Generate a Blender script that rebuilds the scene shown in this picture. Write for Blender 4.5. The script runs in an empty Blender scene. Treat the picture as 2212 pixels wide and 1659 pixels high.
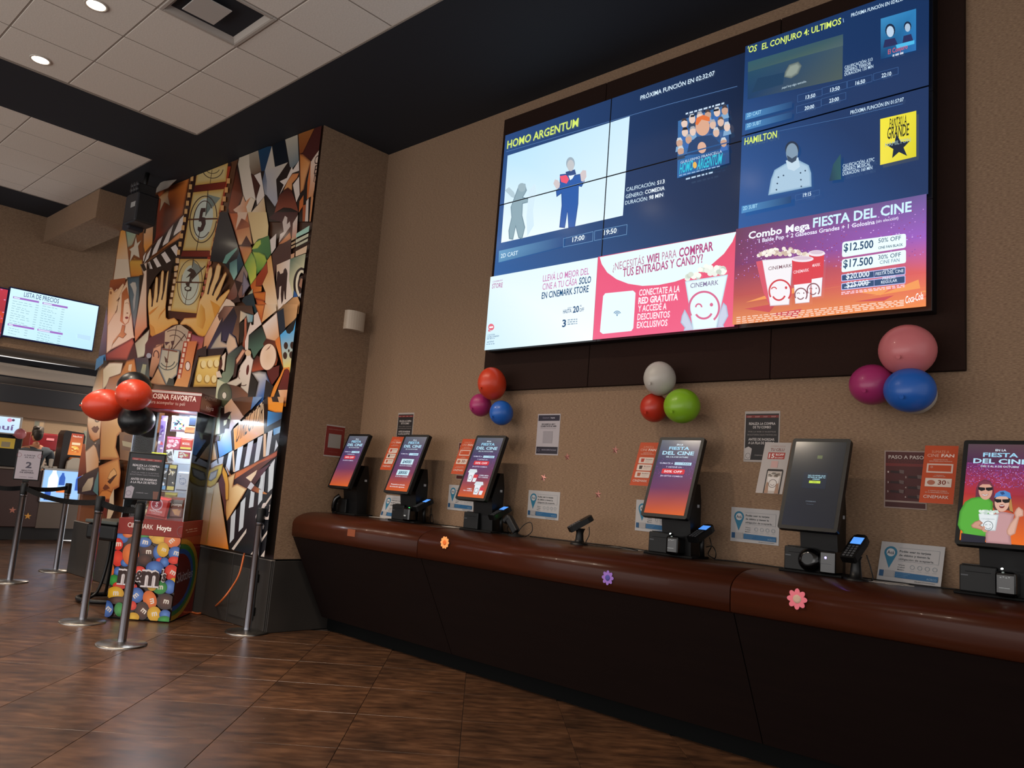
import bpy, bmesh, math, random
from mathutils import Vector, Matrix
from mathutils.geometry import tessellate_polygon
rnd = random.Random(7)
SC = bpy.context.scene
COL = SC.collection
# ---------------------------------------------------------------- camera
IW, IH, FP = 2212.0, 1659.0, 1701.16
CP = Vector((4.39976, -4.46937, 1.333))
def _rot(a, b, c):
    Rz = Matrix(((math.cos(a), -math.sin(a), 0), (math.sin(a), math.cos(a), 0), (0, 0, 1)))
    Rx = Matrix(((1, 0, 0), (0, math.cos(b), -math.sin(b)), (0, math.sin(b), math.cos(b))))
    Rr = Matrix(((math.cos(c), 0, math.sin(c)), (0, 1, 0), (-math.sin(c), 0, math.cos(c))))
    return Rz @ Rx @ Rr
RC = _rot(.75734, .13724, -.07765)
cam = bpy.data.cameras.new('camera'); cam_o = bpy.data.objects.new('camera', cam); COL.objects.link(cam_o)
cam.sensor_width = 36; cam.lens = 36 * FP / IW; cam.clip_start = .05; cam.clip_end = 100
_x, _y, _z = RC.col[0], RC.col[1], RC.col[2]
cam_o.matrix_world = Matrix(((_x[0], _z[0], -_y[0], CP[0]), (_x[1], _z[1], -_y[1], CP[1]), (_x[2], _z[2], -_y[2], CP[2]), (0, 0, 0, 1)))
SC.camera = cam_o
# ---------------------------------------------------------------- view, world, lights
SC.view_settings.view_transform = 'Standard'; SC.view_settings.look = 'None'
SC.view_settings.exposure = 0.0; SC.view_settings.gamma = 1.0; SC.view_settings.use_curve_mapping = False
wd = bpy.data.worlds.new('world'); SC.world = wd; wd.use_nodes = True
wd.node_tree.nodes['Background'].inputs[0].default_value = (1.0, .965, .94, 1)
wd.node_tree.nodes['Background'].inputs[1].default_value = .92
LAMP_W = 235.0
LAMP_C = (1.0, .83, .66)
def area(name, loc, rot, sx, sy, w, c):
    l = bpy.data.lights.new(name, 'AREA'); l.shape = 'RECTANGLE'; l.size = sx; l.size_y = sy; l.energy = w; l.color = c
    o = bpy.data.objects.new(name, l); COL.objects.link(o); o.location = loc; o.rotation_euler = rot; return o
# added fill behind the camera: brightens ceiling and walls, stands for the open hall
area('hall_fill', (1.0, -9.3, 1.9), (math.radians(90), 0, 0), 15, 3.4, 330, (1.0, .95, .92))
# ---------------------------------------------------------------- helpers
def ray(u, v): return RC @ Vector(((u - IW / 2) / FP, 1, -(v - IH / 2) / FP))
def on(ax, u, v, c):
    d = ray(u, v); return CP + d * ((c - CP[ax]) / d[ax])
def onp(u, v, P, n):
    d = ray(u, v); return CP + d * ((P - CP).dot(n) / d.dot(n))
def lin(c):
    if isinstance(c, str):
        c = c.lstrip('#')
        if len(c) == 3: c = ''.join(k * 2 for k in c)
        c = [int(c[i:i + 2], 16) / 255 for i in (0, 2, 4)]
        return tuple(x / 12.92 if x <= .04045 else ((x + .055) / 1.055) ** 2.4 for x in c)
    return tuple(c[:3])
MATS = {}
def mat(name, col='808080', rough=.6, metal=0, spec=.5, coat=0, emit=0, noise=None, bump=None, attr=False, gain=1, alpha=1, trans=0, coat_rough=.05, ior=1.5):
    """noise=(scale xyz, colour2, amount, detail) mixes a second colour; bump=(scale xyz, strength)"""
    if name in MATS: return MATS[name]
    m = bpy.data.materials.new(name); m.use_nodes = True; MATS[name] = m
    nt = m.node_tree; N = nt.nodes; L = nt.links; b = N['Principled BSDF']
    c = (*lin(col), 1)
    b.inputs['Base Color'].default_value = c; b.inputs['Roughness'].default_value = rough
    b.inputs['Metallic'].default_value = metal; b.inputs['Specular IOR Level'].default_value = spec
    b.inputs['Coat Weight'].default_value = coat; b.inputs['Coat Roughness'].default_value = coat_rough
    b.inputs['Alpha'].default_value = alpha; b.inputs['IOR'].default_value = ior
    b.inputs['Transmission Weight'].default_value = trans
    if attr:
        a = N.new('ShaderNodeVertexColor'); a.layer_name = 'col'
        if emit:
            b.inputs['Base Color'].default_value = (.004, .004, .005, 1)
            L.new(a.outputs[0], b.inputs['Emission Color']); b.inputs['Emission Strength'].default_value = emit
        else:
            L.new(a.outputs[0], b.inputs['Base Color'])
    elif emit:
        b.inputs['Emission Color'].default_value = c; b.inputs['Emission Strength'].default_value = emit
    tc = None
    def nz(scale, detail=3):
        nonlocal tc
        if tc is None: tc = N.new('ShaderNodeTexCoord')
        mp = N.new('ShaderNodeMapping'); mp.inputs['Scale'].default_value = scale
        L.new(tc.outputs['Object'], mp.inputs[0])
        n = N.new('ShaderNodeTexNoise'); n.inputs['Scale'].default_value = 1; n.inputs['Detail'].default_value = detail
        L.new(mp.outputs[0], n.inputs['Vector']); return n, mp
    if noise and not attr:
        n, mp = nz(noise[0], noise[3] if len(noise) > 3 else 3)
        r = N.new('ShaderNodeMapRange'); r.inputs[1].default_value = .5 - .5 / noise[2]; r.inputs[2].default_value = .5 + .5 / noise[2]
        L.new(n.outputs[0], r.inputs[0])
        mx = N.new('ShaderNodeMix'); mx.data_type = 'RGBA'
        mx.inputs[6].default_value = c; mx.inputs[7].default_value = (*lin(noise[1]), 1)
        L.new(r.outputs[0], mx.inputs[0]); L.new(mx.outputs[2], b.inputs['Base Color'])
    if bump:
        n, mp = nz(bump[0], 4)
        bp = N.new('ShaderNodeBump'); bp.inputs['Strength'].default_value = bump[1]; bp.inputs['Distance'].default_value = .01
        L.new(n.outputs[0], bp.inputs['Height']); L.new(bp.outputs[0], b.inputs['Normal'])
    return m
WM = {}
def wm(o): return WM.get(o.name, Matrix.Identity(4)) if o else Matrix.Identity(4)
def tag(o, label=None, cat=None, group=None, kind=None):
    if label: o['label'] = label
    if cat: o['category'] = cat
    if group: o['group'] = group
    if kind: o['kind'] = kind
    return o
def thing(name, loc, label, cat, rz=0, group=None, M=None, kind=None):
    o = bpy.data.objects.new(name, None); COL.objects.link(o); o.empty_display_size = .1
    m = M if M is not None else Matrix.Translation(Vector(loc)) @ Matrix.Rotation(rz, 4, 'Z')
    o.matrix_basis = m; WM[o.name] = m
    return tag(o, label, cat, group, kind)
class MB:
    """collects geometry for ONE mesh"""
    def __init__(s): s.v = []; s.f = []; s.sm = []
    def add(s, vs, fs, M=None, smooth=False):
        o = len(s.v)
        s.v += [tuple((M @ Vector(p)) if M else p) for p in vs]
        s.f += [tuple(i + o for i in f) for f in fs]; s.sm += [smooth] * len(fs); return s
    def box(s, x0, x1, y0, y1, z0, z1, M=None):
        vs = [(x, y, z) for x in (x0, x1) for y in (y0, y1) for z in (z0, z1)]
        return s.add(vs, [(0, 1, 3, 2), (4, 6, 7, 5), (0, 4, 5, 1), (2, 3, 7, 6), (0, 2, 6, 4), (1, 5, 7, 3)], M)
    def bbox(s, x0, x1, y0, y1, z0, z1, b=.005, seg=2, M=None):
        bm = bmesh.new(); bmesh.ops.create_cube(bm, size=1)
        for v in bm.verts:
            v.co = Vector((x0 + (v.co.x + .5) * (x1 - x0), y0 + (v.co.y + .5) * (y1 - y0), z0 + (v.co.z + .5) * (z1 - z0)))
        bmesh.ops.bevel(bm, geom=bm.edges[:], offset=b, segments=seg, affect='EDGES', profile=.5)
        vs = [v.co.copy() for v in bm.verts]; fs = [[v.index for v in f.verts] for f in bm.faces]; bm.free()
        return s.add(vs, fs, M, smooth=False)
    def lathe(s, prof, c=(0, 0, 0), n=24, M=None, smooth=True):
        vs = []; fs = []
        for r, z in prof:
            for k in range(n):
                a = 2 * math.pi * k / n; vs.append((c[0] + r * math.cos(a), c[1] + r * math.sin(a), c[2] + z))
        for i in range(len(prof) - 1):
            for k in range(n):
                k2 = (k + 1) % n; fs.append((i * n + k, i * n + k2, (i + 1) * n + k2, (i + 1) * n + k))
        s.add(vs, fs, M, smooth)
        s.add([vs[k] for k in range(n)], [tuple(range(n - 1, -1, -1))], M)
        s.add([vs[(len(prof) - 1) * n + k] for k in range(n)], [tuple(range(n))], M); return s
    def cyl(s, r, z0, z1, c=(0, 0), n=20, M=None): return s.lathe([(r, z0), (r, z1)], (c[0], c[1], 0), n, M)
    def prism(s, pts, z0, z1, M=None, smooth=False):
        n = len(pts); vs = [(x, y, z0) for x, y in pts] + [(x, y, z1) for x, y in pts]
        fs = [tuple(range(n - 1, -1, -1)), tuple(range(n, 2 * n))]
        s.add(vs, fs, M); o = len(s.v) - 2 * n
        for i in range(n):
            j = (i + 1) % n; s.f.append((o + i, o + j, o + n + j, o + n + i)); s.sm.append(smooth)
        return s
    def tube(s, pts, r, n=8, M=None, rs=None):
        P = [Vector(p) for p in pts]; vs = []; fs = []; up = Vector((0, 0, 1)); prev = None
        for i, p in enumerate(P):
            t = (P[min(i + 1, len(P) - 1)] - P[max(i - 1, 0)]).normalized()
            if prev is None: a = t.cross(up if abs(t.z) < .9 else Vector((1, 0, 0))).normalized()
            else: a = (prev - t * prev.dot(t)).normalized()
            prev = a; b = t.cross(a); rr = rs[i] if rs else r
            for k in range(n):
                an = 2 * math.pi * k / n; vs.append(p + (a * math.cos(an) + b * math.sin(an)) * rr)
        for i in range(len(P) - 1):
            for k in range(n):
                k2 = (k + 1) % n; fs.append((i * n + k, i * n + k2, (i + 1) * n + k2, (i + 1) * n + k))
        fs.append(tuple(range(n - 1, -1, -1))); fs.append(tuple((len(P) - 1) * n + k for k in range(n)))
        return s.add(vs, fs, M, True)
    def build(s, name, m, parent=None, world=False):
        me = bpy.data.meshes.new(name)
        vs = s.v
        if world and parent is not None:
            I = wm(parent).inverted(); vs = [I @ Vector(p) for p in vs]
        me.from_pydata([tuple(p) for p in vs], [], s.f)
        me.polygons.foreach_set('use_smooth', s.sm); me.update()
        bm = bmesh.new(); bm.from_mesh(me); bmesh.ops.recalc_face_normals(bm, faces=bm.faces[:]); bm.to_mesh(me); bm.free()
        if isinstance(m, (list, tuple)):
            for k in m: me.materials.append(k)
        else: me.materials.append(m)
        o = bpy.data.objects.new(name, me); COL.objects.link(o)
        if parent is not None: o.parent = parent; WM[o.name] = wm(parent)
        return o
def frame(O, ex, ey):
    """matrix with origin O, x along ex, y along ey, z = ex x ey"""
    ex = Vector(ex).normalized(); ez = ex.cross(Vector(ey)).normalized(); ey = ez.cross(ex)
    return Matrix(((ex[0], ey[0], ez[0], O[0]), (ex[1], ey[1], ez[1], O[1]), (ex[2], ey[2], ez[2], O[2]), (0, 0, 0, 1)))
_TX = {}
def text_mesh(s, bold=0):
    k = (s, bold)
    if k in _TX: return _TX[k]
    cu = bpy.data.curves.new('t', 'FONT'); cu.body = s; cu.size = 1; cu.offset = bold; cu.resolution_u = 2; cu.fill_mode = 'FRONT'
    o = bpy.data.objects.new('t', cu); me = o.to_mesh()
    vs = [(v.co.x, v.co.y) for v in me.vertices]; fs = [tuple(p.vertices) for p in me.polygons]
    o.to_mesh_clear(); bpy.data.objects.remove(o); bpy.data.curves.remove(cu)
    if not vs: vs = [(0, 0), (1, 0), (1, 1)]; fs = [(0, 1, 2)]
    x0 = min(v[0] for v in vs); x1 = max(v[0] for v in vs)
    r = (vs, fs, x0, x1); _TX[k] = r; return r
class Canvas:
    """flat coloured print on a plane: M frame (x right, y up, z to the viewer)"""
    def __init__(s, M, gain=1.0, step=.0004, px=None):
        s.M = M; s.I = M.inverted(); s.n = M.col[2].xyz; s.O = M.translation; s.g = gain; s.t = []; s.z = .0005; s.st = step; s.px = px; s.ts = 1.0; s.bs = .55
    def L(s, p):
        if s.px is None: return Vector(p[:2])
        u, v = s.px(*p)
        q = s.I @ onp(u, v, s.O, s.n); return Vector((q.x, q.y))
    def c(s, c): return tuple(x * s.g for x in lin(c))
    def tri(s, a, b, c, ca, cb, cc): s.t.append((a, b, c, ca, cb, cc, s.z))
    def poly(s, pts, c, c2=None, g=None, edge=None, ew=0, loc=False, cs=None, nx=True):
        P = [Vector(p) for p in pts] if loc else [s.L(p) for p in pts]
        if cs: C = [s.c(k) for k in cs]
        elif c2 is not None:
            a, b = (Vector(g[0]), Vector(g[1])) if loc else (s.L(g[0]), s.L(g[1]))
            d = b - a; A = s.c(c); B = s.c(c2)
            def gc(p):
                t = max(0, min(1, (p - a).dot(d) / max(d.dot(d), 1e-9))); return tuple(A[i] * (1 - t) + B[i] * t for i in range(3))
            C = [gc(p) for p in P]
        else: C = [s.c(c)] * len(P)
        n = len(P)
        def fill(Q, K):
            for t in tessellate_polygon([[Vector((q.x, q.y, 0)) for q in Q]]):
                s.tri(Q[t[0]], Q[t[1]], Q[t[2]], K[t[0]], K[t[1]], K[t[2]])
        if edge and ew > 0:
            ar = sum(P[i].x * P[(i + 1) % n].y - P[(i + 1) % n].x * P[i].y for i in range(n)); sg = 1 if ar > 0 else -1
            Q = []
            for i in range(n):
                a = (P[i] - P[i - 1]); b = (P[(i + 1) % n] - P[i])
                la, lb = max(a.length, 1e-6), max(b.length, 1e-6); a = a / la; b = b / lb
                nn = Vector((-(a.y + b.y), a.x + b.x)) * sg
                l = nn.length; nn = nn / l if l > 1e-4 else Vector((-a.y, a.x)) * sg
                k = max(.35, abs(nn.dot(Vector((-a.y, a.x)))))
                Q.append(P[i] + nn * min(ew / k, .45 * min(la, lb) + ew * .2))
            E = s.c(edge); cnt = Vector((sum(p.x for p in P) / n, sum(p.y for p in P) / n))
            for i in range(n):
                j = (i + 1) % n
                s.tri(P[i], P[j], Q[j], E, E, C[j]); s.tri(P[i], Q[j], Q[i], E, C[j], C[i])
            fill(Q, C)
        else: fill(P, C)
        if nx: s.z += s.st
        return s
    def ell(s, c, rx, ry, col, n=28, rot=0, col2=None, **k):
        """ellipse; centre/radii in canvas input units"""
        pts = []
        for i in range(n):
            a = 2 * math.pi * i / n; x = rx * math.cos(a); y = ry * math.sin(a)
            pts.append((c[0] + x * math.cos(rot) - y * math.sin(rot), c[1] + x * math.sin(rot) + y * math.cos(rot)))
        if col2 is not None:
            P = [s.L(p) for p in pts]; O = s.L(c); A = s.c(col2); B = s.c(col)
            for i in range(n): s.tri(O, P[i], P[(i + 1) % n], B, A, A)
            s.z += s.st; return s
        return s.poly(pts, col, **k)
    def ring(s, c, rx, ry, w, col, n=32, a0=0, a1=360, rot=0, loc=False):
        f = (lambda p: Vector(p)) if loc else s.L
        K = s.c(col)
        for i in range(n):
            q = []
            for aa in (i, i + 1):
                a = math.radians(a0 + (a1 - a0) * aa / n)
                for d in (0, w):
                    x = (rx - d) * math.cos(a); y = (ry - d) * math.sin(a)
                    q.append(f((c[0] + x * math.cos(rot) - y * math.sin(rot), c[1] + x * math.sin(rot) + y * math.cos(rot))))
            s.tri(q[0], q[1], q[3], K, K, K); s.tri(q[0], q[3], q[2], K, K, K)
        s.z += s.st; return s
    def line(s, pts, w, col, col2=None, loc=False):
        """stroke of width w metres"""
        P = [Vector(p) for p in pts] if loc else [s.L(p) for p in pts]
        K = s.c(col)
        for a, b in zip(P, P[1:]):
            d = (b - a)
            if d.length < 1e-6: continue
            d.normalize(); nn = Vector((-d.y, d.x)) * w / 2; e = d * w * .3
            s.tri(a - nn - e, b - nn + e, b + nn + e, K, K, K); s.tri(a - nn - e, b + nn + e, a + nn - e, K, K, K)
        s.z += s.st; return s
    def text(s, st, p0, p1, h, col, bold=.01, loc=False, shear=0):
        """baseline from p0 to p1, capital height h (metres)"""
        a, b = (Vector(p0), Vector(p1)) if loc else (s.L(p0), s.L(p1))
        vs, fs, x0, x1 = text_mesh(st, round(bold * s.bs, 4))
        d = b - a; w = d.length; d.normalize(); up = Vector((-d.y, d.x)); K = s.c(col)
        sx = w / max(x1 - x0, 1e-6); sy = h * s.ts / .70
        Q = [a + d * ((x - x0) * sx + shear * y * sy) + up * (y * sy) for x, y in vs]
        for f in fs:
            for i in range(1, len(f) - 1): s.tri(Q[f[0]], Q[f[i]], Q[f[i + 1]], K, K, K)
        s.z += s.st; return s
    def greek(s, p0, p1, h, col, words=5, seed=1):
        """a line of type too small to read: short bars"""
        r = random.Random(seed); a, b = s.L(p0), s.L(p1); d = b - a; t = 0; K = s.c(col)
        ws = [r.uniform(.5, 1.4) for _ in range(words)]; tot = sum(ws) + .35 * (words - 1)
        u = d.normalized(); up = Vector((-u.y, u.x)) * h
        for w in ws:
            p = a + d * (t / tot); q = a + d * ((t + w) / tot); t += w + .35
            s.tri(p, q, q + up, K, K, K); s.tri(p, q + up, p + up, K, K, K)
        s.z += s.st; return s
    def build(s, name, m, parent=None, clip=None):
        T = []
        for a, b, c, ca, cb, cc, z in s.t:
            pg = [(a.x, a.y, *ca), (b.x, b.y, *cb), (c.x, c.y, *cc)]
            if clip:
                x0, x1, y0, y1 = clip
                for ax, lim, sg in ((0, x0, 1), (0, x1, -1), (1, y0, 1), (1, y1, -1)):
                    out = []
                    for i in range(len(pg)):
                        p, q = pg[i - 1], pg[i]; dp = (p[ax] - lim) * sg; dq = (q[ax] - lim) * sg
                        if (dp < 0) != (dq < 0):
                            t = dp / (dp - dq); out.append(tuple(p[k] + (q[k] - p[k]) * t for k in range(5)))
                        if dq >= 0: out.append(q)
                    pg = out
                    if not pg: break
            for i in range(1, len(pg) - 1): T.append((pg[0], pg[i], pg[i + 1], z))
        M = (wm(parent).inverted() @ s.M) if parent is not None else s.M
        vs = []; cols = []
        for a, b, c, z in T:
            if (b[0] - a[0]) * (c[1] - a[1]) - (b[1] - a[1]) * (c[0] - a[0]) < 0: b, c = c, b
            for p in (a, b, c): vs.append(tuple(M @ Vector((p[0], p[1], z)))); cols += [p[2], p[3], p[4], 1.0]
        me = bpy.data.meshes.new(name); me.from_pydata(vs, [], [(i, i + 1, i + 2) for i in range(0, len(vs), 3)])
        at = me.color_attributes.new('col', 'FLOAT_COLOR', 'CORNER'); at.data.foreach_set('color', cols)
        me.materials.append(m); me.update()
        o = bpy.data.objects.new(name, me); COL.objects.link(o)
        if parent is not None: o.parent = parent; WM[o.name] = wm(parent)
        return o
def zoomer(x0, y0, s): return lambda x, y: (x0 + x / s, y0 + y / s)
ZC = 4.567; SY = -.13; PW, PH, SB = 1.0778, .6083, 2.4292
# ================================================================ materials of the room
m_wall = mat('wallpaper', '947a62', .85, spec=.2, noise=((55, 55, 260), '6b5443', 2.2, 5), bump=((60, 60, 300), .5))
m_dark = mat('dark_paint', '25272d', .75, spec=.25)
m_tilec = mat('ceiling_tile', 'ddd5cc', .9, spec=.1, noise=((90, 90, 90), 'c8c0b6', 1.5, 2))
m_grid = mat('ceiling_grid', '8f857b', .7)
m_plinth = mat('plinth_stone', '282624', .5, noise=((3, 3, 1.2), '232120', 1.6, 5), bump=((20, 20, 20), .1))
m_grout = mat('grout', '2c211a', .9)
m_dwood = mat('dark_laminate', '1c1210', .5, noise=((3, 3, 40), '140c0a', 1.4))
m_black = mat('black_plastic', '070708', .42, spec=.3)
m_blackm = mat('black_matt', '070708', .7, spec=.2)
def floor_mat():
    m = bpy.data.materials.new('floor_tile'); m.use_nodes = True; N = m.node_tree.nodes; L = m.node_tree.links; b = N['Principled BSDF']
    oi = N.new('ShaderNodeObjectInfo'); tc = N.new('ShaderNodeTexCoord'); cb = N.new('ShaderNodeCombineXYZ'); ad = N.new('ShaderNodeVectorMath')
    ml = N.new('ShaderNodeMath'); ml.operation = 'MULTIPLY'; ml.inputs[1].default_value = 40; L.new(oi.outputs['Random'], ml.inputs[0])
    L.new(ml.outputs[0], cb.inputs[0]); L.new(ml.outputs[0], cb.inputs[1]); L.new(ml.outputs[0], cb.inputs[2])
    L.new(tc.outputs['Object'], ad.inputs[0]); L.new(cb.outputs[0], ad.inputs[1])
    mp = N.new('ShaderNodeMapping'); mp.inputs['Scale'].default_value = (5, 14, 5); L.new(ad.outputs[0], mp.inputs[0])
    n1 = N.new('ShaderNodeTexNoise'); n1.inputs['Scale'].default_value = 1.2; n1.inputs['Detail'].default_value = 7; n1.inputs['Roughness'].default_value = .62
    L.new(mp.outputs[0], n1.inputs['Vector'])
    mp2 = N.new('ShaderNodeMapping'); mp2.inputs['Scale'].default_value = (1.6, 1.6, 1.6); L.new(ad.outputs[0], mp2.inputs[0])
    n2 = N.new('ShaderNodeTexNoise'); n2.inputs['Scale'].default_value = 1.5; n2.inputs['Detail'].default_value = 3; L.new(mp2.outputs[0], n2.inputs['Vector'])
    cr = N.new('ShaderNodeValToRGB'); e = cr.color_ramp.elements
    e[0].position = .30; e[0].color = (*lin('2e2018'), 1); e[1].position = .75; e[1].color = (*lin('664a35'), 1)
    k = e.new(.5); k.color = (*lin('4a3323'), 1)
    L.new(n1.outputs[0], cr.inputs[0])
    mx = N.new('ShaderNodeMix'); mx.data_type = 'RGBA'; mx.blend_type = 'MULTIPLY'
    cr2 = N.new('ShaderNodeValToRGB'); cr2.color_ramp.elements[0].position = .3; cr2.color_ramp.elements[0].color = (.62, .60, .60, 1); cr2.color_ramp.elements[1].position = .7; cr2.color_ramp.elements[1].color = (1.2, 1.08, .98, 1)
    L.new(n2.outputs[0], cr2.inputs[0]); mx.inputs[0].default_value = 1
    L.new(cr.outputs[0], mx.inputs[6]); L.new(cr2.outputs[0], mx.inputs[7]); L.new(mx.outputs[2], b.inputs['Base Color'])
    mr = N.new('ShaderNodeMapRange'); mr.inputs[3].default_value = .26; mr.inputs[4].default_value = .40; L.new(n1.outputs[0], mr.inputs[0]); L.new(mr.outputs[0], b.inputs['Roughness'])
    bp = N.new('ShaderNodeBump'); bp.inputs['Strength'].default_value = .12; bp.inputs['Distance'].default_value = .004; L.new(n1.outputs[0], bp.inputs['Height']); L.new(bp.outputs[0], b.inputs['Normal'])
    return m
m_floor = floor_mat()
# ================================================================ floor: slab and 61 cm tiles laid at 45 degrees
fl = MB().box(-12, 8, -9, .2, -.10, -.006).build('floor', m_grout); tag(fl, kind='structure')
TS = .6130; S0 = -.9396; D0 = .3300            # grid of x+y and x-y lines
h = TS * 2 ** .5
tm = MB(); a_ = TS - .003
tm.bbox(-a_ / 2, a_ / 2, -a_ / 2, a_ / 2, -.010, 0, .0010, 1)
t0 = None; cnt = 0
for i in range(-22, 12):
    for j in range(-14, 20):
        s_, d_ = S0 + (i + .5) * h, D0 + (j + .5) * h
        x, y = (s_ + d_) / 2, (s_ - d_) / 2
        if not (-10.2 < x < 4.6 and -6.5 < y < .3): continue
        q = RC.transposed() @ (Vector((x, y, 0)) - CP)
        if q.y < .5: continue
        u, v = IW / 2 + FP * q.x / q.y, IH / 2 - FP * q.z / q.y
        if not (-260 < u < 2400 and v < 2050): continue
        if y > -.1 and x > -1.7: continue
        if x > -6.1 and x < -1.9 and y > -.45: continue
        if cnt >= 298: continue
        if t0 is None: t0 = tm.build('floor_tile', m_floor, fl); o = t0
        else: o = t0.copy(); COL.objects.link(o)
        o.location = (x, y, 0); o.rotation_euler = (0, 0, math.radians(45)); cnt += 1
print('floor tiles', cnt)
# ================================================================ walls
w = MB().box(-1.752, 8, 0, .2, 0, ZC + .2).build('wall_back', m_wall); tag(w, kind='structure')
# mural column: front face slightly skewed, right end facing the counter
SL = .05
CX0, CX1, CY1 = -5.90, -1.752, -.757
CY0 = CY1 + SL * (CX0 - CX1)
def col_prism(z0, z1, g=0):
    return MB().prism([(CX0 - g, CY0 - g), (CX1 + g, CY1 - g), (CX1 + g, .2), (CX0 - g, .2)], z0, z1)
wc = col_prism(.615, ZC + .1).build('wall_column', m_wall); tag(wc, kind='structure')
pl = col_prism(0, .60, .012).build('trim_1', m_plinth); tag(pl, kind='structure')
# slab joints of the plinth cladding: each slab a piece
ex = Vector((1, SL, 0)).normalized()
pm = mat('plinth_slab', '35312e', .42, noise=((2.2, 2.2, 1.2), '211f1d', 1.8, 6), bump=((9, 9, 9), .12))
L0 = (CX1 - CX0) / ex.x
nslab = 7
for k in range(nslab):
    a = .004 + L0 * k / nslab; b = L0 * (k + 1) / nslab - .003
    F = frame(Vector((CX0, CY0 - .012, 0)), ex, (0, 0, 1))
    MB().bbox(a, b, .004, .600, 0, .012, .0015, 1, F).build('slab', pm, pl)
MB().bbox(0.0, .75, .004, .600, 0, .010, .0015, 1, frame(Vector((CX1 + .012, CY1 - .005, 0)), (0, 1, 0), (0, 0, 1))).build('slab', pm, pl)
# ledge strip on top of plinth
MB().box(0, L0 + .01, .600, .608, -.02, .016, frame(Vector((CX0, CY0 - .012, 0)), ex, (0, 0, 1))).build('ledge', mat('ledge', '77706a', .5), pl)
# access hatch
hf = frame(Vector((CX1, CY1 - .024, 0)), ex, (0, 0, 1))
ht = MB().bbox(-.56, -.17, .075, .50, .002, .010, .002, 1, hf).build('hatch', mat('hatch', '2e2c2a', .45), pl)
hg = MB()
for zz in (.12, .40): hg.bbox(-.166, -.150, zz, zz + .07, .0, .016, .002, 1, hf)
hg.build('hinge', m_black, pl)
# far left: bulkhead wall above the snack bar, soffit box, lower ceilings, far wall
XB = -7.5
w = MB().box(XB - .25, XB, -9, -.6, 2.72, ZC + .1).build('wall_bulkhead', m_wall); tag(w, kind='structure')
w = MB().box(XB - .25, XB, -.6, .8, 2.72, ZC + .1).build('wall_bulkhead_end', m_wall); tag(w, kind='structure')
bx = MB().box(XB, -5.583, -1.366, -.90, 4.21, ZC + .05).build('trim_2', m_wall); tag(bx, kind='structure')
w = MB().box(-11.6, -11.39, -9, 2.2, 0, 2.9).build('wall_far', mat('far_wall', 'a08a70', .8, noise=((40, 40, 200), '8d775e', 1.3))); tag(w, kind='structure')
w = MB().box(-11.38, -11.30, -9, 2.2, 1.985, 2.22).build('trim_3', mat('far_band', '5d4a3b', .8)); tag(w, kind='structure')
w = MB().box(-11.38, -11.22, -9, 2.2, 2.22, 2.52).build('trim_4', m_dark); tag(w, kind='structure')
# lower ceiling in front of the snack bar
lc = MB().box(-8.6, XB - .25, -9, 2.2, 2.72, 2.80).build('ceiling_lower', mat('low_ceil', '6e6259', .6)); tag(lc, kind='structure')
# curved dark soffit edge (an arc in plan)
arc = []
for k in range(25):
    t = k / 24; y = -4 + 6.2 * t
    arc.append((-8.35 - 1.15 * max(0, 1 - ((y + 1.0) / 2.6) ** 2), y))
cs = MB(); pts = arc + [(-10.9, 2.2), (-10.9, -4)]
cs.prism(pts, 2.50, 2.80)
cs = cs.build('trim_5', m_dark); tag(cs, kind='structure')
lt = MB().box(-11.39, -8.0, -4, 2.2, 2.52, 2.56).build('ceiling_snack_bar', mat('snack_ceil', 'b3a596', .8)); tag(lt, kind='structure')
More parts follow.
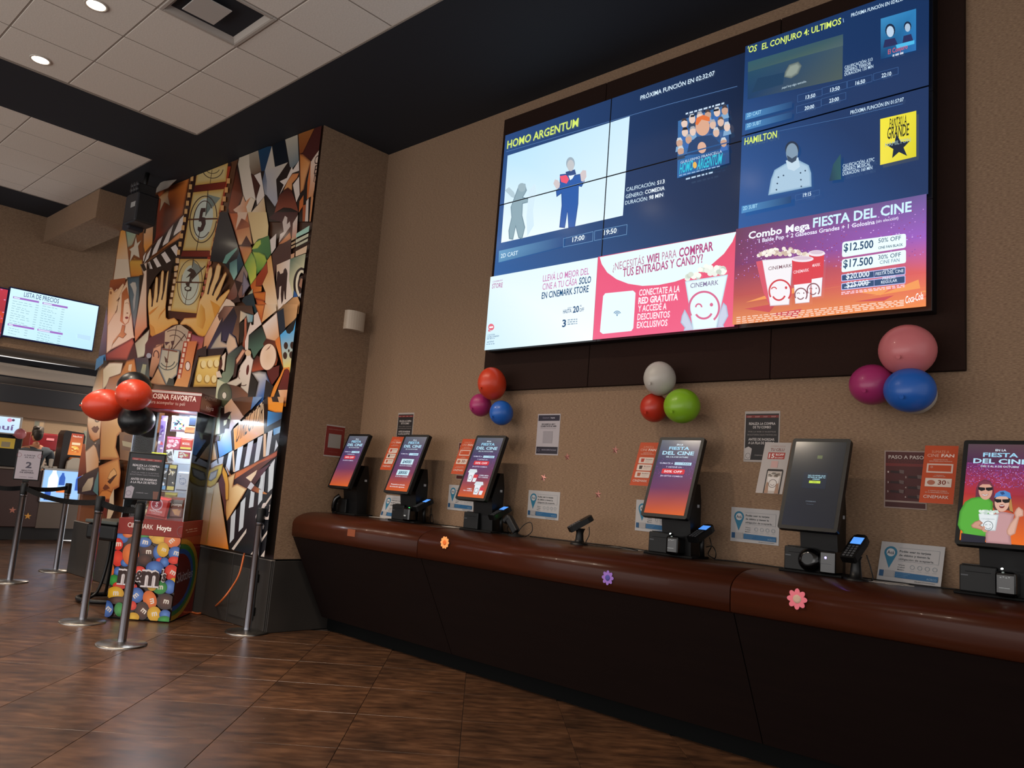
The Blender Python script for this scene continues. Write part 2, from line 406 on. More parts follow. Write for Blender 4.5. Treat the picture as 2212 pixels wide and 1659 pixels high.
# ================================================================ main ceiling
ce = MB().box(-8, 8, -9, .2, ZC + .035, ZC + .2).build('ceiling', m_dark); tag(ce, kind='structure')
def band(name, x0, x1, y0, y1):
    o = MB().box(x0, x1, y0, y1, ZC, ZC + .034).build(name, m_dark); tag(o, kind='structure')
band('trim_6', -5.583, 8, -1.366, .0)
band('trim_7', -4.085, -3.052, -9, -1.366)
band('trim_8', XB, -6.665, -9, -1.366)
ct0 = None; gridmb = MB(); ncell = 0
def ceil_field(x0, x1, y0, y1, gx, gy, skip=()):
    global ct0, ncell
    s = .61; xs = []; 
    k0 = math.floor((x0 - gx) / s); k1 = math.ceil((x1 - gx) / s)
    j0 = math.floor((y0 - gy) / s); j1 = math.ceil((y1 - gy) / s)
    for k in range(k0, k1):
        for j in range(j0, j1):
            a, b = max(x0, gx + k * s), min(x1, gx + (k + 1) * s); c, d = max(y0, gy + j * s), min(y1, gy + (j + 1) * s)
            if b - a < .03 or d - c < .03: continue
            q = RC.transposed() @ (Vector(((a + b) / 2, (c + d) / 2, ZC)) - CP)
            vis = q.y > .4 and -400 < IW / 2 + FP * q.x / q.y < 2600 and IH / 2 - FP * q.z / q.y > -700
            if (round((a + b) / 2, 1), round((c + d) / 2, 1)) in skip: continue
            if not vis: gridmb.box(a, b, c, d, ZC + .012, ZC + .03); continue
            full = abs(b - a - s) < .01 and abs(d - c - s) < .01
            if full and ct0 is not None: o = ct0.copy(); COL.objects.link(o)
            else:
                g = .006
                mm = MB().bbox(-(b - a) / 2 + g, (b - a) / 2 - g, -(d - c) / 2 + g, (d - c) / 2 - g, 0, .02, .003, 1)
                o = mm.build('ceiling_tile', m_tilec, ce)
                if full: ct0 = o
            o.location = ((a + b) / 2, (c + d) / 2, ZC + .006); ncell += 1
    T = MB()
    for k in range(k0, k1 + 1):
        x = gx + k * s
        if x0 - .02 <= x <= x1 + .02: T.box(x - .009, x + .009, y0, y1, ZC + .008, ZC + .03)
    for j in range(j0, j1 + 1):
        y = gy + j * s
        if y0 - .02 <= y <= y1 + .02: T.box(x0, x1, y - .009, y + .009, ZC + .0085, ZC + .03)
    T.box(x0 - .0, x0 + .015, y0, y1, ZC + .001, ZC + .034); T.box(x0, x1, y1 - .015, y1, ZC + .001, ZC + .034)
    t = T.build('grid_bars', m_grid, ce)
GX, GY = -.5915, -1.9276
VENT = (round(GX - .305 - 0 * .61, 1), round(GY - .305, 1))
ceil_field(-3.052, 7.9, -8.9, -1.366, GX, GY, skip=(VENT,))
ceil_field(-6.665, -4.085, -8.9, -1.366, -5.804, GY + .01)
if gridmb.v: o = gridmb.build('ceiling_tiles_beyond', m_tilec, ce); o['kind'] = 'stuff'
print('ceiling tiles', ncell)
# ================================================================ downlights
m_lamp = mat('lamp_glow', (1.0, .86, .66), .4, emit=14)
m_trimw = mat('white_trim', 'b8afa5', .4)
dl = None
def copy_tree(o, parent=None):
    c = o.copy(); COL.objects.link(c)
    if parent is not None: c.parent = parent
    for ch in [k for k in bpy.data.objects if k.parent == o]: copy_tree(ch, c)
    return c
lamps = [(-2.783, -2.832), (-1.545, -2.832), (-.325, -2.80), (.895, -2.80), (-4.9, -2.72), (-6.05, -2.72), (-2.78, -5.27), (-.325, -5.27)]
lab = {0: 'round recessed ceiling downlight nearer the dark ceiling beam, at the left edge', 1: 'round recessed ceiling downlight cut by the top edge, left of the air vent'}
def make_downlight(x, y, z, r=.065):
    t = thing('downlight', (x, y, z), 'round recessed ceiling downlight over the lobby, outside the picture', 'light')
    MB().lathe([(r + .016, .0), (r + .014, -.006), (r, -.006), (r - .004, .002)], n=28).build('trim_ring', m_trimw, t)
    MB().lathe([(r - .003, -.003), (r - .02, -.006), (.001, -.008)], n=24).build('lens', m_lamp, t)
    l = bpy.data.lights.new('spot', 'SPOT'); l.energy = LAMP_W; l.color = LAMP_C; l.spot_size = math.radians(132); l.spot_blend = 1.0; l.shadow_soft_size = .05
    lo = bpy.data.objects.new('bulb', l); COL.objects.link(lo); lo.parent = t; lo.location = (0, 0, -.03)
    return t
for i, (x, y) in enumerate(lamps):
    if i == 0: dl = make_downlight(x, y, ZC + .004); o = dl
    else: o = copy_tree(dl); o.location = (x, y, ZC + .004)
    o['label'] = lab.get(i, 'round recessed ceiling downlight over the lobby, outside the picture')
    if i > 1: o['group'] = 'downlights outside the picture'
t = make_downlight(-10.568, .029, 2.518, .09); t['label'] = 'small bright downlight in the low ceiling over the snack bar'
tag(t, 'small bright downlight in the low ceiling over the snack bar')
for ch in t.children:
    if ch.type == 'LIGHT': ch.data.energy = 90
for (x, y) in ((-10.4, -1.6), (-10.4, -3.2), (-10.6, 1.3)):  # added point lights without fixtures, brighten the far snack bar wall
    l = bpy.data.lights.new('snack_fill', 'POINT'); l.energy = 45; l.color = LAMP_C; l.shadow_soft_size = .1
    lo = bpy.data.objects.new('snack_fill', l); COL.objects.link(lo); lo.location = (x, y, 2.35)
# ================================================================ backing panels and the nine displays
m_scr = mat('screen_glow', '000000', .16, spec=.6, attr=True, emit=1.06)
m_print = mat('print', '808080', .55, spec=.3, attr=True)
m_gloss = mat('gloss_print', '808080', .22, spec=.5, attr=True, coat=.5, coat_rough=.12)
m_back = mat('brown_panel', '25150f', .85, spec=.15, noise=((60, 60, 60), '1d100b', 1.3), bump=((200, 200, 200), .1))
bk = thing('backing_panel', (1.6, -.04, 2.128), 'dark brown cladding board behind the wall of nine displays', 'panel')
for x0, x1 in ((-.115, .95), (.955, 2.32), (2.325, 3.363)):
    MB().bbox(x0, x1, -.04, -.002, 2.128, 4.458, .003, 1).build('board', m_back, bk, world=True)
m_bez = mat('bezel', '060608', .4)
dnames = {}
pos_row = ['bottom', 'middle', 'top']; pos_col = ['left', 'middle', 'right']
what = {(0, 2): 'title of the comedy film and upper half of a white still', (1, 2): 'countdown line and upper half of a crowded film poster',
        (0, 1): 'man in blue tracksuit, lower half, and start times', (1, 1): 'rating lines and lower half of a film poster',
        (2, 2): 'horror film listing and five start times', (2, 1): 'musical listing with a yellow poster and man in white',
        (0, 0): 'white shop advert with pink and blue writing', (1, 0): 'pink wifi advert with a popcorn bucket',
        (2, 0): 'red and purple combo prices with popcorn and cups'}
for (i, j), wt in what.items():
    t = thing('video_display', (PW * (i + .5), SY, SB + PH * j), '%s %s display of the video wall, showing %s' % (pos_row[j], pos_col[i], wt), 'display', group='displays of the video wall')
    t['label'] = ' '.join(t['label'].split()[:16]); dnames[(i, j)] = t
    MB().bbox(PW * i + .0006, PW * (i + 1) - .0006, SY, -.044, SB + PH * j + .0006, SB + PH * (j + 1) - .0006, .002, 1).build('case', m_bez, t, world=True)
FV = frame((0, SY, SB), (1, 0, 0), (0, 0, 1))
V1 = zoomer(1040, 180, 2.765); V2 = zoomer(1580, 0, 2.242); V3 = zoomer(1040, 180, 6.9125); V4 = zoomer(1030, 540, 6.9125)
cv = Canvas(FV, 1.0, px=V1)
Rx = lambda i0, i1, j0, j1: [(PW * i0, PH * j0), (PW * i1, PH * j0), (PW * i1, PH * j1), (PW * i0, PH * j1)]
# film listing over four displays
cv.poly(Rx(0, 2, 1, 3), '', cs=['35629f', '182a49', '14213b', '2b4a7e'], loc=True)
cv.poly([(157, 432), (886, 197), (845, 790), (118, 953)], 'bfe3f8', cs=['bde4fa', 'cdeafb', 'dff3ff', 'eefaff'])
# statue and man in the still
cv.poly([(140, 640), (165, 620), (195, 650), (210, 690), (180, 680)], 'b3cbd6')
cv.poly([(205, 660), (225, 605), (262, 600), (272, 640), (250, 680), (285, 690), (280, 712), (248, 720), (245, 790), (262, 860), (245, 930), (222, 925), (205, 860), (190, 935), (165, 930), (162, 880), (180, 800), (175, 740)], '8ea9b5', edge='64808f', ew=.012)
cv.ell((243, 622), 24, 26, '9db4be')
cv.poly([(285, 640), (320, 600), (330, 640), (310, 760), (315, 850), (275, 915), (270, 800)], 'd3eaf6')
cv.poly([(470, 545), (510, 540), (560, 548), (600, 540), (618, 585), (600, 620), (583, 615), (580, 720), (560, 860), (520, 865), (515, 770), (500, 865), (466, 862), (480, 730), (478, 660), (450, 680), (446, 640), (468, 620)], '2d5da8', edge='23407e', ew=.01)
cv.poly([(470, 555), (510, 548), (525, 575), (510, 600), (478, 590)], 'ee5a74')
cv.poly([(520, 548), (560, 545), (545, 570), (532, 580)], 'e8f4ff'); cv.poly([(505, 530), (560, 515), (568, 545), (535, 552), (508, 552)], '355085')
cv.ell((534, 480), 26, 38, '9fb0bd'); cv.ell((535, 492), 21, 34, 'c3c5c9')
cv.poly([(432, 600), (442, 575), (460, 580), (472, 600), (468, 625), (450, 632)], 'd2c6c8'); cv.poly([(592, 540), (608, 520), (628, 522), (630, 560), (612, 590), (598, 585)], 'd2c6c8')
cv.text('HOMO ARGENTUM', (155, 393), (580, 258), .068, 'd5ea6e', bold=.035)
cv.line([(152, 410), (740, 238), (1120, 128), (1530, 20)], .003, '5f86bd')
cv.ts = .82
cv.text('PRÓXIMA FUNCIÓN EN 02:32:07', (952, 103), (1395, -46), .040, 'd9efff', bold=.02)
cv.text('CALIFICACIÓN:', (868, 648), (1042, 610), .034, 'cfe6f6', bold=.008); cv.text('S13', (1052, 608), (1097, 598), .034, 'eaf6ff', bold=.03)
cv.text('GÉNERO:', (865, 690), (970, 668), .034, 'cfe6f6', bold=.008); cv.text('COMEDIA', (980, 664), (1097, 638), .034, 'eaf6ff', bold=.03)
cv.text('DURACIÓN:', (862, 728), (996, 700), .034, 'cfe6f6', bold=.008); cv.text('98 MIN', (1005, 697), (1089, 678), .034, 'eaf6ff', bold=.03)
cv.poly([(110, 1003), (500, 915), (494, 975), (107, 1072)], '', cs=['6aa0c8', '2c4f86', '2c4f86', '5f94bd'])
cv.text('2D CAST', (120, 1046), (222, 1026), .042, 'dff4ff', bold=.01)
for a in ([(495, 930), (672, 888), (670, 945), (494, 980), (495, 930)], [(682, 885), (875, 846), (872, 905), (680, 942), (682, 885)]): cv.line(a, .0035, '6f9cc8')
cv.text('17:00', (548, 951), (620, 935), .045, 'eefaff', bold=.03); cv.text('19:50', (737, 910), (812, 895), .045, 'eefaff', bold=.03)
# crowded poster
cv.poly([(1180, 230), (1480, 130), (1486, 480), (1175, 570)], '', cs=['3d6ea6', '3b69a0', '2a4b80', '2f6aa8'])
cv.greek((1225, 192), (1455, 128), .012, 'c8dcf0', 9, 3)
rr = random.Random(3)
for (x, y) in [(1218, 240), (1265, 215), (1312, 200), (1360, 190), (1415, 175), (1462, 165), (1225, 295), (1272, 290), (1392, 250), (1440, 235), (1478, 265), (1195, 360), (1250, 340), (1415, 300), (1460, 360), (1205, 410)]:
    cv.poly([(x - 24, y + 60), (x - 20, y + 28), (x + 18, y + 18), (x + 26, y + 46)], rr.choice(['2b4e80', '3a6ab2', '35455e', '7ea6cc']))
    cv.ell((x, y + 4), 19, 27, rr.choice(['d9b7a4', 'c79f8a', 'e3c8ba']), n=14); cv.poly([(x - 18, y - 4), (x - 12, y - 24), (x + 8, y - 28), (x + 19, y - 8), (x, y - 14)], rr.choice(['a9a9ae', '493d3d', '6a5346', 'c9ced4']))
cv.poly([(1240, 440), (1255, 370), (1300, 330), (1390, 320), (1440, 370), (1445, 400), (1340, 430)], '27436e')
cv.ell((1335, 270), 42, 54, 'd9a78c', n=20); cv.poly([(1292, 255), (1300, 218), (1340, 200), (1378, 215), (1380, 240), (1330, 228), (1305, 262)], 'e0723c')
cv.ell((1332, 395), 26, 34, 'dcae97', n=16)
for a in ([(1268, 208), (1284, 206)], [(1405, 175), (1430, 170)], [(1225, 285), (1243, 283)]): cv.line(a, .014, '151a22')
cv.text('GUILLERMO FRANCELLA', (1205, 492), (1452, 425), .022, 'cfe2f2', bold=.0)
cv.text('HOMO', (1198, 552), (1277, 528), .085, '33c3dc', bold=.03, shear=.12); cv.text('ARGENTUM', (1302, 528), (1448, 490), .085, '33c3dc', bold=.03, shear=.12)
cv.ell((1291, 500), 12, 20, 'e8b457', n=12)
cv.greek((1198, 566), (1440, 510), .008, '8fb0d6', 10, 5); cv.greek((1238, 588), (1398, 548), .011, 'b5cfe8', 6, 6)
# left bottom: white shop advert (characters and code left out)
cv.poly(Rx(0, 1, 0, 1), '', cs=['cfeeff', 'f5fcff', 'e6f6ff', 'e3f6fd'], loc=True)
cv.px = V4; cv.ts = .66
cv.text('CINEMARK', (285, 505), (438, 478), .020, 'b98fb4'); cv.text('STORE', (276, 592), (432, 572), .058, 'b56a9c', bold=.02)
cv.text('LLEVÁ LO MEJOR DEL', (1035, 492), (1722, 382), .075, 'c779ae', bold=.01)
cv.text('CINE A TU CASA', (1028, 617), (1545, 538), .075, 'c779ae', bold=.01); cv.text('SOLO', (1575, 533), (1752, 508), .075, '1d4f7a', bold=.04)
cv.text('EN CINEMARK STORE', (1018, 748), (1718, 645), .075, '1d4f7a', bold=.03)
cv.text('HASTA', (1338, 968), (1463, 952), .045, '2a5f86', bold=.02); cv.text('20', (1485, 955), (1575, 942), .07, '1d4f7a', bold=.05); cv.text('OFF', (1583, 942), (1652, 932), .04, '2a5f86', bold=.01); cv.text('%', (1590, 868), (1618, 864), .02, '2a5f86'); cv.text('FAN', (1412, 893), (1465, 886), .012, '2a5f86')
cv.text('3', (1328, 1168), (1385, 1160), .08, '1d4f7a', bold=.05)
for k in range(3): cv.greek((1410, 1072 + 32 * k), (1555, 1060 + 32 * k), .008, '8fa9bd', 4, k)
cv.ell((272, 1168), 44, 50, 'e26f80'); cv.poly([(228, 1200), (228, 1235), (270, 1232)], 'e26f80'); cv.poly([(245, 1162), (300, 1155), (300, 1178), (245, 1185)], 'ffffff')
cv.text('CARTERA', (218, 1300), (330, 1288), .018, '5d7f97', bold=.01); cv.text('DOBLE DISEÑO', (215, 1330), (392, 1310), .018, '4c7088', bold=.02); cv.greek((212, 1352), (325, 1342), .007, '8fa9bd', 4, 2)
cv.text('ANTIFAZ', (210, 1405), (315, 1392), .018, '4c7088', bold=.02); cv.greek((205, 1432), (325, 1422), .007, '8fa9bd', 4, 3)
# middle bottom: pink advert
cv.px = V1; cv.ts = .74
cv.poly(Rx(1, 2, 0, 1), '', cs=['ee6087', 'ec5f83', 'e4506f', 'e6557a'], loc=True)
cv.poly([(730, 1049), (742, 1090), (775, 1140), (830, 1180), (900, 1207), (985, 1220), (1080, 1215), (1180, 1195), (1290, 1155), (1390, 1100), (1470, 1030), (1520, 960), (1545, 900)], '', cs=['e5fafc'] * 13)
cv.text('¿NECESITÁS', (808, 1130), (995, 1090), .075, 'b87799', bold=.0); cv.text('WIFI', (1010, 1088), (1085, 1072), .075, 'b0487f', bold=.05); cv.text('PARA', (1102, 1068), (1188, 1050), .075, 'b87799', bold=.0); cv.text('COMPRAR', (1203, 1050), (1407, 1010), .080, 'b0487f', bold=.05)
cv.text('TUS ENTRADAS Y CANDY?', (868, 1167), (1345, 1082), .078, 'b0487f', bold=.03)
cv.poly([(752, 1280), (765, 1264), (930, 1248), (945, 1262), (932, 1470), (920, 1488), (750, 1505), (733, 1492)], 'e8fbff')
for r_ in (24, 16, 8): cv.ring((836, 1392), r_, r_, 4, '3b76a5', 14, 205, 335)
cv.ell((836, 1395), 4, 4, '3b76a5', n=8)
for st, a, b, bo in (('CONECTATE A LA', (966, 1280), (1208, 1256), .03), ('RED GRATUITA', (962, 1328), (1198, 1304), .06), ('Y ACCEDÉ A', (960, 1375), (1130, 1360), .03), ('DESCUENTOS', (957, 1424), (1150, 1408), .03), ('EXCLUSIVOS', (954, 1472), (1136, 1458), .03)):
    cv.text(st, a, b, .058, 'fdf0f6', bold=bo)
# bucket held by two hands
cv.poly([(1240, 1360), (1222, 1400), (1215, 1440), (1240, 1470), (1232, 1490), (1300, 1486), (1262, 1400)], 'c9cfe4', edge='9fb0cc', ew=.012)
cv.poly([(1470, 1320), (1490, 1340), (1500, 1400), (1470, 1455), (1478, 1470), (1430, 1474), (1440, 1400)], 'c9cfe4', edge='9fb0cc', ew=.012)
cv.poly([(1242, 1195), (1497, 1155), (1430, 1474), (1290, 1486)], 'e4f8fc', edge='b9d5e2', ew=.012)
for k in range(34):
    t_ = rr.random(); y0 = 1182 - 40 * t_ - rr.uniform(0, 55) * (1 - abs(t_ - .5) * 1.2)
    cv.ell((1255 + 225 * t_, y0), 17, 15, rr.choice(['e9efe6', 'd7e0d2', 'f4f7ee', 'c8d2c6']), n=9, nx=False); cv.z += .0001
cv.text('CINEMARK', (1275, 1236), (1442, 1216), .042, '7d6f95', bold=.01)
cv.ring((1358, 1352), 95, 100, 12, 'd6688f', 40, 150, 410); cv.ring((1355, 1365), 58, 58, 12, 'd6688f', 20, 25, 150)
cv.ring((1326, 1350), 22, 24, 9, 'd6688f', 12, 180, 360); cv.ell((1402, 1335), 10, 11, 'd6688f', n=12)
# right column
cv.px = V2; cv.ts = .78
cv.poly(Rx(2, 3, 1, 3), '', cs=['2b5a9c', '17335f', '15305a', '1d3a68'], loc=True)
cv.text("'OS", (97, 278), (142, 268), .055, 'd5ea6e', bold=.035); cv.text('EL CONJURO 4: ULTIMOS', (168, 262), (550, 140), .052, 'd5ea6e', bold=.035)
cv.line([(560, 115), (562, 132)], .004, '8fb0d6'); cv.text('PRÓXIMA FUNCIÓN EN 02:42:07', (598, 108), (852, 28), .028, 'cfe8fa', bold=.02)
cv.poly([(102, 322), (560, 190), (557, 405), (100, 502)], '', cs=['2a5064', '3c5464', '4b5a58', '1e3e66'])
cv.poly([(102, 322), (560, 190), (560, 245), (350, 300), (102, 370)], '', cs=['335a66', '3c5862', '4f6468', '46605e', '3b5a62'])
cv.poly([(280, 370), (300, 335), (345, 320), (362, 340), (345, 380), (310, 402), (275, 395)], '8f9a90', edge='4c5a5e', ew=.02)
cv.poly([(150, 400), (280, 372), (270, 430), (120, 470)], '22405e')
cv.text('¡aquí hoy algo extraño.', (266, 452), (385, 420), .018, 'b9cfdd')
for st, a, b in (('CALIFICACIÓN: S13', (568, 358), (702, 318)), ('GÉNERO: TERROR', (568, 375), (695, 338)), ('DURACIÓN: 135 MIN', (568, 392), (706, 352))): cv.text(st, a, b, .024, 'c6def0', bold=.02)
cv.poly([(742, 118), (912, 70), (912, 270), (742, 312)], '', cs=['3a8ac0', '2f7fb8', '2a6fb0', '12406e'])
for x, y, s_, c1 in ((788, 180, 1, 'b8cfe6'), (872, 162, .75, 'a9c0d6')):
    cv.poly([(x - 34 * s_, y + 78), (x - 26 * s_, y + 40), (x + 22 * s_, y + 30), (x + 36 * s_, y + 62)], '2a2f5a'); cv.ell((x, y - 6), 24 * s_, 32 * s_, '1a2a44', n=14); cv.ell((x, y), 18 * s_, 27 * s_, c1, n=14)
cv.poly([(815, 245), (905, 222), (905, 240), (820, 262)], '4fb8e6'); cv.text('El Conjuro', (778, 290), (872, 262), .036, 'd8606a', bold=.01); cv.greek((800, 302), (852, 288), .012, 'c0c8d8', 3)
for st, x, y in (('13:50', 382, 504), ('13:50', 500, 470), ('16:50', 622, 438), ('22:10', 748, 403), ('20:00', 378, 558), ('23:00', 497, 523)):
    cv.text(st, (x, y), (x + 46, y - 11), .030, 'd9efff', bold=.03)
    a = (x - 38, y + 14); cv.line([a, (a[0] + 118, a[1] - 31), (a[0] + 118, a[1] - 64), (a[0], a[1] - 33), a], .002, '3f669c')
for st, y in (('2D CAST', 590), ('2D SUBT', 640)):
    cv.poly([(95, y - 18), (320, y - 75), (318, y - 45), (93, y + 14)], '', cs=['4d8cc4', '1f4474', '1f4474', '4d8cc4']); cv.text(st, (102, y), (170, y - 17), .030, 'a8dcf6', bold=.01)
cv.line([(95, 690), (600, 590), (850, 530)], .002, '4a76ad')
cv.text('HAMILTON', (90, 724), (246, 688), .056, 'd5ea6e', bold=.035)
cv.text('PRÓXIMA FUNCIÓN EN 01:57:07', (600, 580), (856, 517), .028, 'cfe8fa', bold=.02)
cv.poly([(205, 966), (218, 890), (235, 845), (285, 815), (345, 795), (400, 822), (412, 860), (414, 925)], 'a9c6dc', edge='7da3c2', ew=.014)
cv.poly([(290, 800), (350, 785), (358, 830), (330, 850), (300, 840)], 'c2d8e8'); cv.ell((320, 745), 33, 38, '26344a', n=20); cv.ell((320, 762), 29, 45, '7f97ad', n=20); cv.poly([(296, 775), (320, 790), (345, 775), (340, 800), (320, 812), (300, 802)], '3b4c62')
for x, y in ((255, 880), (250, 910), (246, 940), (280, 872), (362, 860), (364, 893), (366, 925), (385, 850)): cv.ell((x, y), 4, 4, '33475e', n=8)
cv.poly([(500, 900), (520, 820), (555, 770), (557, 892)], '', cs=['1d3a58', '27505e', '2a5560', '2d5a60'])
cv.poly([(745, 605), (918, 566), (918, 785), (745, 825)], '', cs=['f0e33c', 'e4d935', 'd9cd28', 'efe04a'])
cv.text('MIRALO EN', (812, 612), (850, 602), .012, '5a5618', bold=.02); cv.text('PANTALLA', (790, 652), (872, 634), .075, '2b2f1e', bold=.02); cv.text('GRANDE', (778, 702), (882, 682), .085, '2b2f1e', bold=.03)
st_ = []
for k in range(10):
    a = math.radians(-90 + 36 * k - 8); r_ = 62 if k % 2 == 0 else 26
    st_.append((832 + r_ * math.cos(a), 738 + r_ * math.sin(a)))
cv.poly(st_, '14243c'); cv.text('HAMILTON', (770, 740), (890, 714), .030, '9fb8b8', bold=.0)
for st, a, b in (('CALIFICACIÓN: ATPC', (566, 838), (718, 806)), ('GÉNERO: MUSICAL', (566, 857), (700, 827)), ('DURACIÓN: 160 MIN', (566, 876), (708, 845))): cv.text(st, a, b, .026, 'c6def0', bold=.02)
cv.text('19:15', (376, 978), (415, 970), .032, 'd9efff', bold=.03); cv.line([(340, 968), (455, 943), (455, 968), (340, 994), (340, 968)], .002, '3f669c')
cv.poly([(82, 1020), (320, 972), (318, 1005), (80, 1055)], '', cs=['4d8cc4', '1f4474', '1f4474', '4d8cc4']); cv.text('2D SUBT', (88, 1040), (157, 1026), .030, 'a8dcf6', bold=.01)
# combo advert
cv.ts = .70
cv.poly([(PW * 2, 0), (PW * 3, 0), (PW * 3, PH * .3), (PW * 2, PH * .3)], '', cs=['e58a52', 'f08a48', 'dc5f5e', 'b8504e'], loc=True)
cv.poly([(PW * 2, PH * .3), (PW * 3, PH * .3), (PW * 3, PH * .62), (PW * 2, PH * .62)], '', cs=['b8504e', 'dc5f5e', '9a5fc0', '7a3560'], loc=True)
cv.poly([(PW * 2, PH * .62), (PW * 3, PH * .62), (PW * 3, PH), (PW * 2, PH)], '', cs=['7a3560', '9a5fc0', '6a5a96', '6b3e58'], loc=True)
for k in range(420):
    x = PW * 2 + rr.uniform(.02, PW - .02); x = round(x / .013) * .013; y = PH * (.45 + .42 * rr.random() ** 1.0); y = round(y / .010) * .010
    cv.poly([(x, y), (x + .006, y), (x + .006, y + .0045), (x, y + .0045)], rr.choice(['a97ad6', 'c78fe0', '8d4f9e', 'e0b8f4', 'b04f86', '9a3f60']), loc=True, nx=False)
cv.z += .0004
for k in range(16):
    x = PW * (2 + rr.random()); y = PH * rr.uniform(.05, .3)
    cv.poly([(x, y), (x + rr.uniform(.1, .3), y + rr.uniform(-.05, .06)), (x + .2, y + .012)], rr.choice(['e86a4c', 'c94a52', 'f09a58']), loc=True, nx=False)
cv.z += .0004
cv.text('Combo Mega', (115, 1178), (410, 1130), .062, 'f2f6ff', bold=.05); cv.text('FIESTA DEL CINE', (425, 1124), (898, 1048), .078, 'cdf0ff', bold=.045)
cv.text('1 Balde Pop + 2 Gaseosas Grandes + 1 Golosina', (165, 1196), (722, 1108), .034, 'eceaff', bold=.035); cv.text('(sin elección)', (728, 1104), (835, 1087), .024, 'eceaff', bold=.01)
def rbox_px(p, c, r=.15):
    (x0, y0), (x1, y1), (x2, y2), (x3, y3) = p; q = []
    for a, b, d in ((0, 3, 1), (1, 0, 2), (2, 1, 3), (3, 2, 0)):
        P, A, B = p[a], p[b], p[d]; la = math.dist(P, A); lb = math.dist(P, B); k = r * min(math.dist(p[0], p[3]), math.dist(p[0], p[1]))
        u = (P[0] + (A[0] - P[0]) * k / la, P[1] + (A[1] - P[1]) * k / la); w = (P[0] + (B[0] - P[0]) * k / lb, P[1] + (B[1] - P[1]) * k / lb)
        m = ((u[0] + w[0]) * .25 + P[0] * .5, (u[1] + w[1]) * .25 + P[1] * .5); q += [u, m, w]
    cv.poly(q, c)
rbox_px([(567, 1195), (872, 1155), (872, 1222), (565, 1268)], 'eaffff'); rbox_px([(565, 1278), (872, 1232), (872, 1295), (563, 1340)], 'eaffff')
rbox_px([(562, 1350), (870, 1312), (870, 1352), (562, 1384)], 'b9b6e6'); rbox_px([(566, 1354), (866, 1317), (866, 1348), (566, 1379)], '2a4a74')
rbox_px([(562, 1392), (870, 1354), (870, 1394), (562, 1426)], 'b9b6e6'); rbox_px([(566, 1396), (866, 1359), (866, 1390), (566, 1421)], '2a4a74')
cv.text('$12.500', (574, 1240), (716, 1222), .062, '24486e', bold=.04); cv.text('50% OFF', (740, 1200), (848, 1186), .034, '24486e', bold=.01); cv.text('CINE FAN BLACK', (740, 1230), (858, 1214), .020, '24486e', bold=.03)
cv.text('$17.500', (572, 1318), (714, 1302), .062, '24486e', bold=.04); cv.text('30% OFF', (740, 1280), (848, 1266), .034, '24486e', bold=.01); cv.text('CINE FAN', (748, 1302), (842, 1290), .028, '4a6a90', bold=.0)
cv.text('$20.000', (586, 1372), (698, 1360), .044, 'eaf4ff', bold=.03); cv.text('20% OFF', (762, 1338), (826, 1330), .018, 'dce8f8'); cv.text('FIESTA DEL CINE', (728, 1356), (862, 1340), .024, 'dce8f8', bold=.02)
cv.text('$25.000', (588, 1414), (694, 1402), .044, 'eaf4ff', bold=.03); cv.line([(580, 1412), (702, 1388)], .004, 'eaf4ff'); cv.text('PRECIO', (762, 1378), (824, 1370), .022, 'dce8f8', bold=.02); cv.text('REGULAR', (755, 1396), (832, 1386), .022, 'dce8f8', bold=.02)
cv.line([(720, 1337), (722, 1370)], .002, 'b9b6e6'); cv.line([(722, 1378), (722, 1410)], .002, 'b9b6e6')
for k in range(2): cv.greek((565, 1440 + 8 * k), (868, 1405 + 8 * k), .006, 'f6c6d6', 14, k)
for k in range(4): cv.greek((62, 1562 + 10 * k - 4), (865, 1478 + 8 * k), .006, 'f6cdb8', 26, k + 9)
cv.text('Coca-Cola', (872, 1492), (958, 1470), .055, 'ffffff', bold=.02, shear=.2)
# bucket and cups
def bucket(x0, x1, xt0, xt1, yt, yb, lab):
    cv.poly([(xt0, yt), (xt1, yt - 12), (x1, yb - 6), (x0, yb)], 'f2eef2', edge='b9a9b9', ew=.006)
for k in range(60):
    x = rr.uniform(165, 410); cv.ell((x, 1262 - 34 * math.sin(math.pi * (x - 150) / 275) * rr.random() - 2), 10, 9, rr.choice(['efe6da', 'dccab8', 'f6f1e8', 'cdb6a6']), n=8, nx=False); cv.z += .00006
bucket(225, 318, 185, 335, 1282, 1502, 0); cv.poly([(158, 1290), (188, 1284), (226, 1500), (195, 1440)], 'd7566a')
cv.text('CINEMARK', (217, 1332), (330, 1316), .030, '7a5360', bold=.01); cv.ring((274, 1432), 56, 58, 8, 'cf3e48', 40, 150, 400); cv.ring((268, 1438), 36, 40, 8, 'cf3e48', 16, 25, 150); cv.ring((245, 1422), 14, 12, 5, 'cf3e48', 10, 180, 360); cv.ell((303, 1415), 6, 7, 'cf3e48', n=10)
def cup(x, yt, yb, wt, wb):
    cv.poly([(x - wt, yt), (x + wt, yt - 10), (x + wb, yb - 6), (x - wb, yb)], 'f4f0f4', edge='c0b0c0', ew=.004)
    cv.poly([(x - wt, yt), (x + wt, yt - 10), (x + wt * .88, yt + 108), (x - wt * .88, yt + 118)], 'd8404c')
    cv.ell((x, yt - 6), wt + 4, 15, 'f0e4ec', n=20); cv.ell((x, yt - 10), wt - 4, 9, 'd9c2d2', n=20)
cup(450, 1258, 1462, 36, 22); cv.text('MARK', (428, 1318), (468, 1312), .026, 'f8dfe4')
cup(382, 1285, 1492, 50, 34); cv.text('CINEMARK', (340, 1350), (414, 1338), .026, 'f8dfe4')
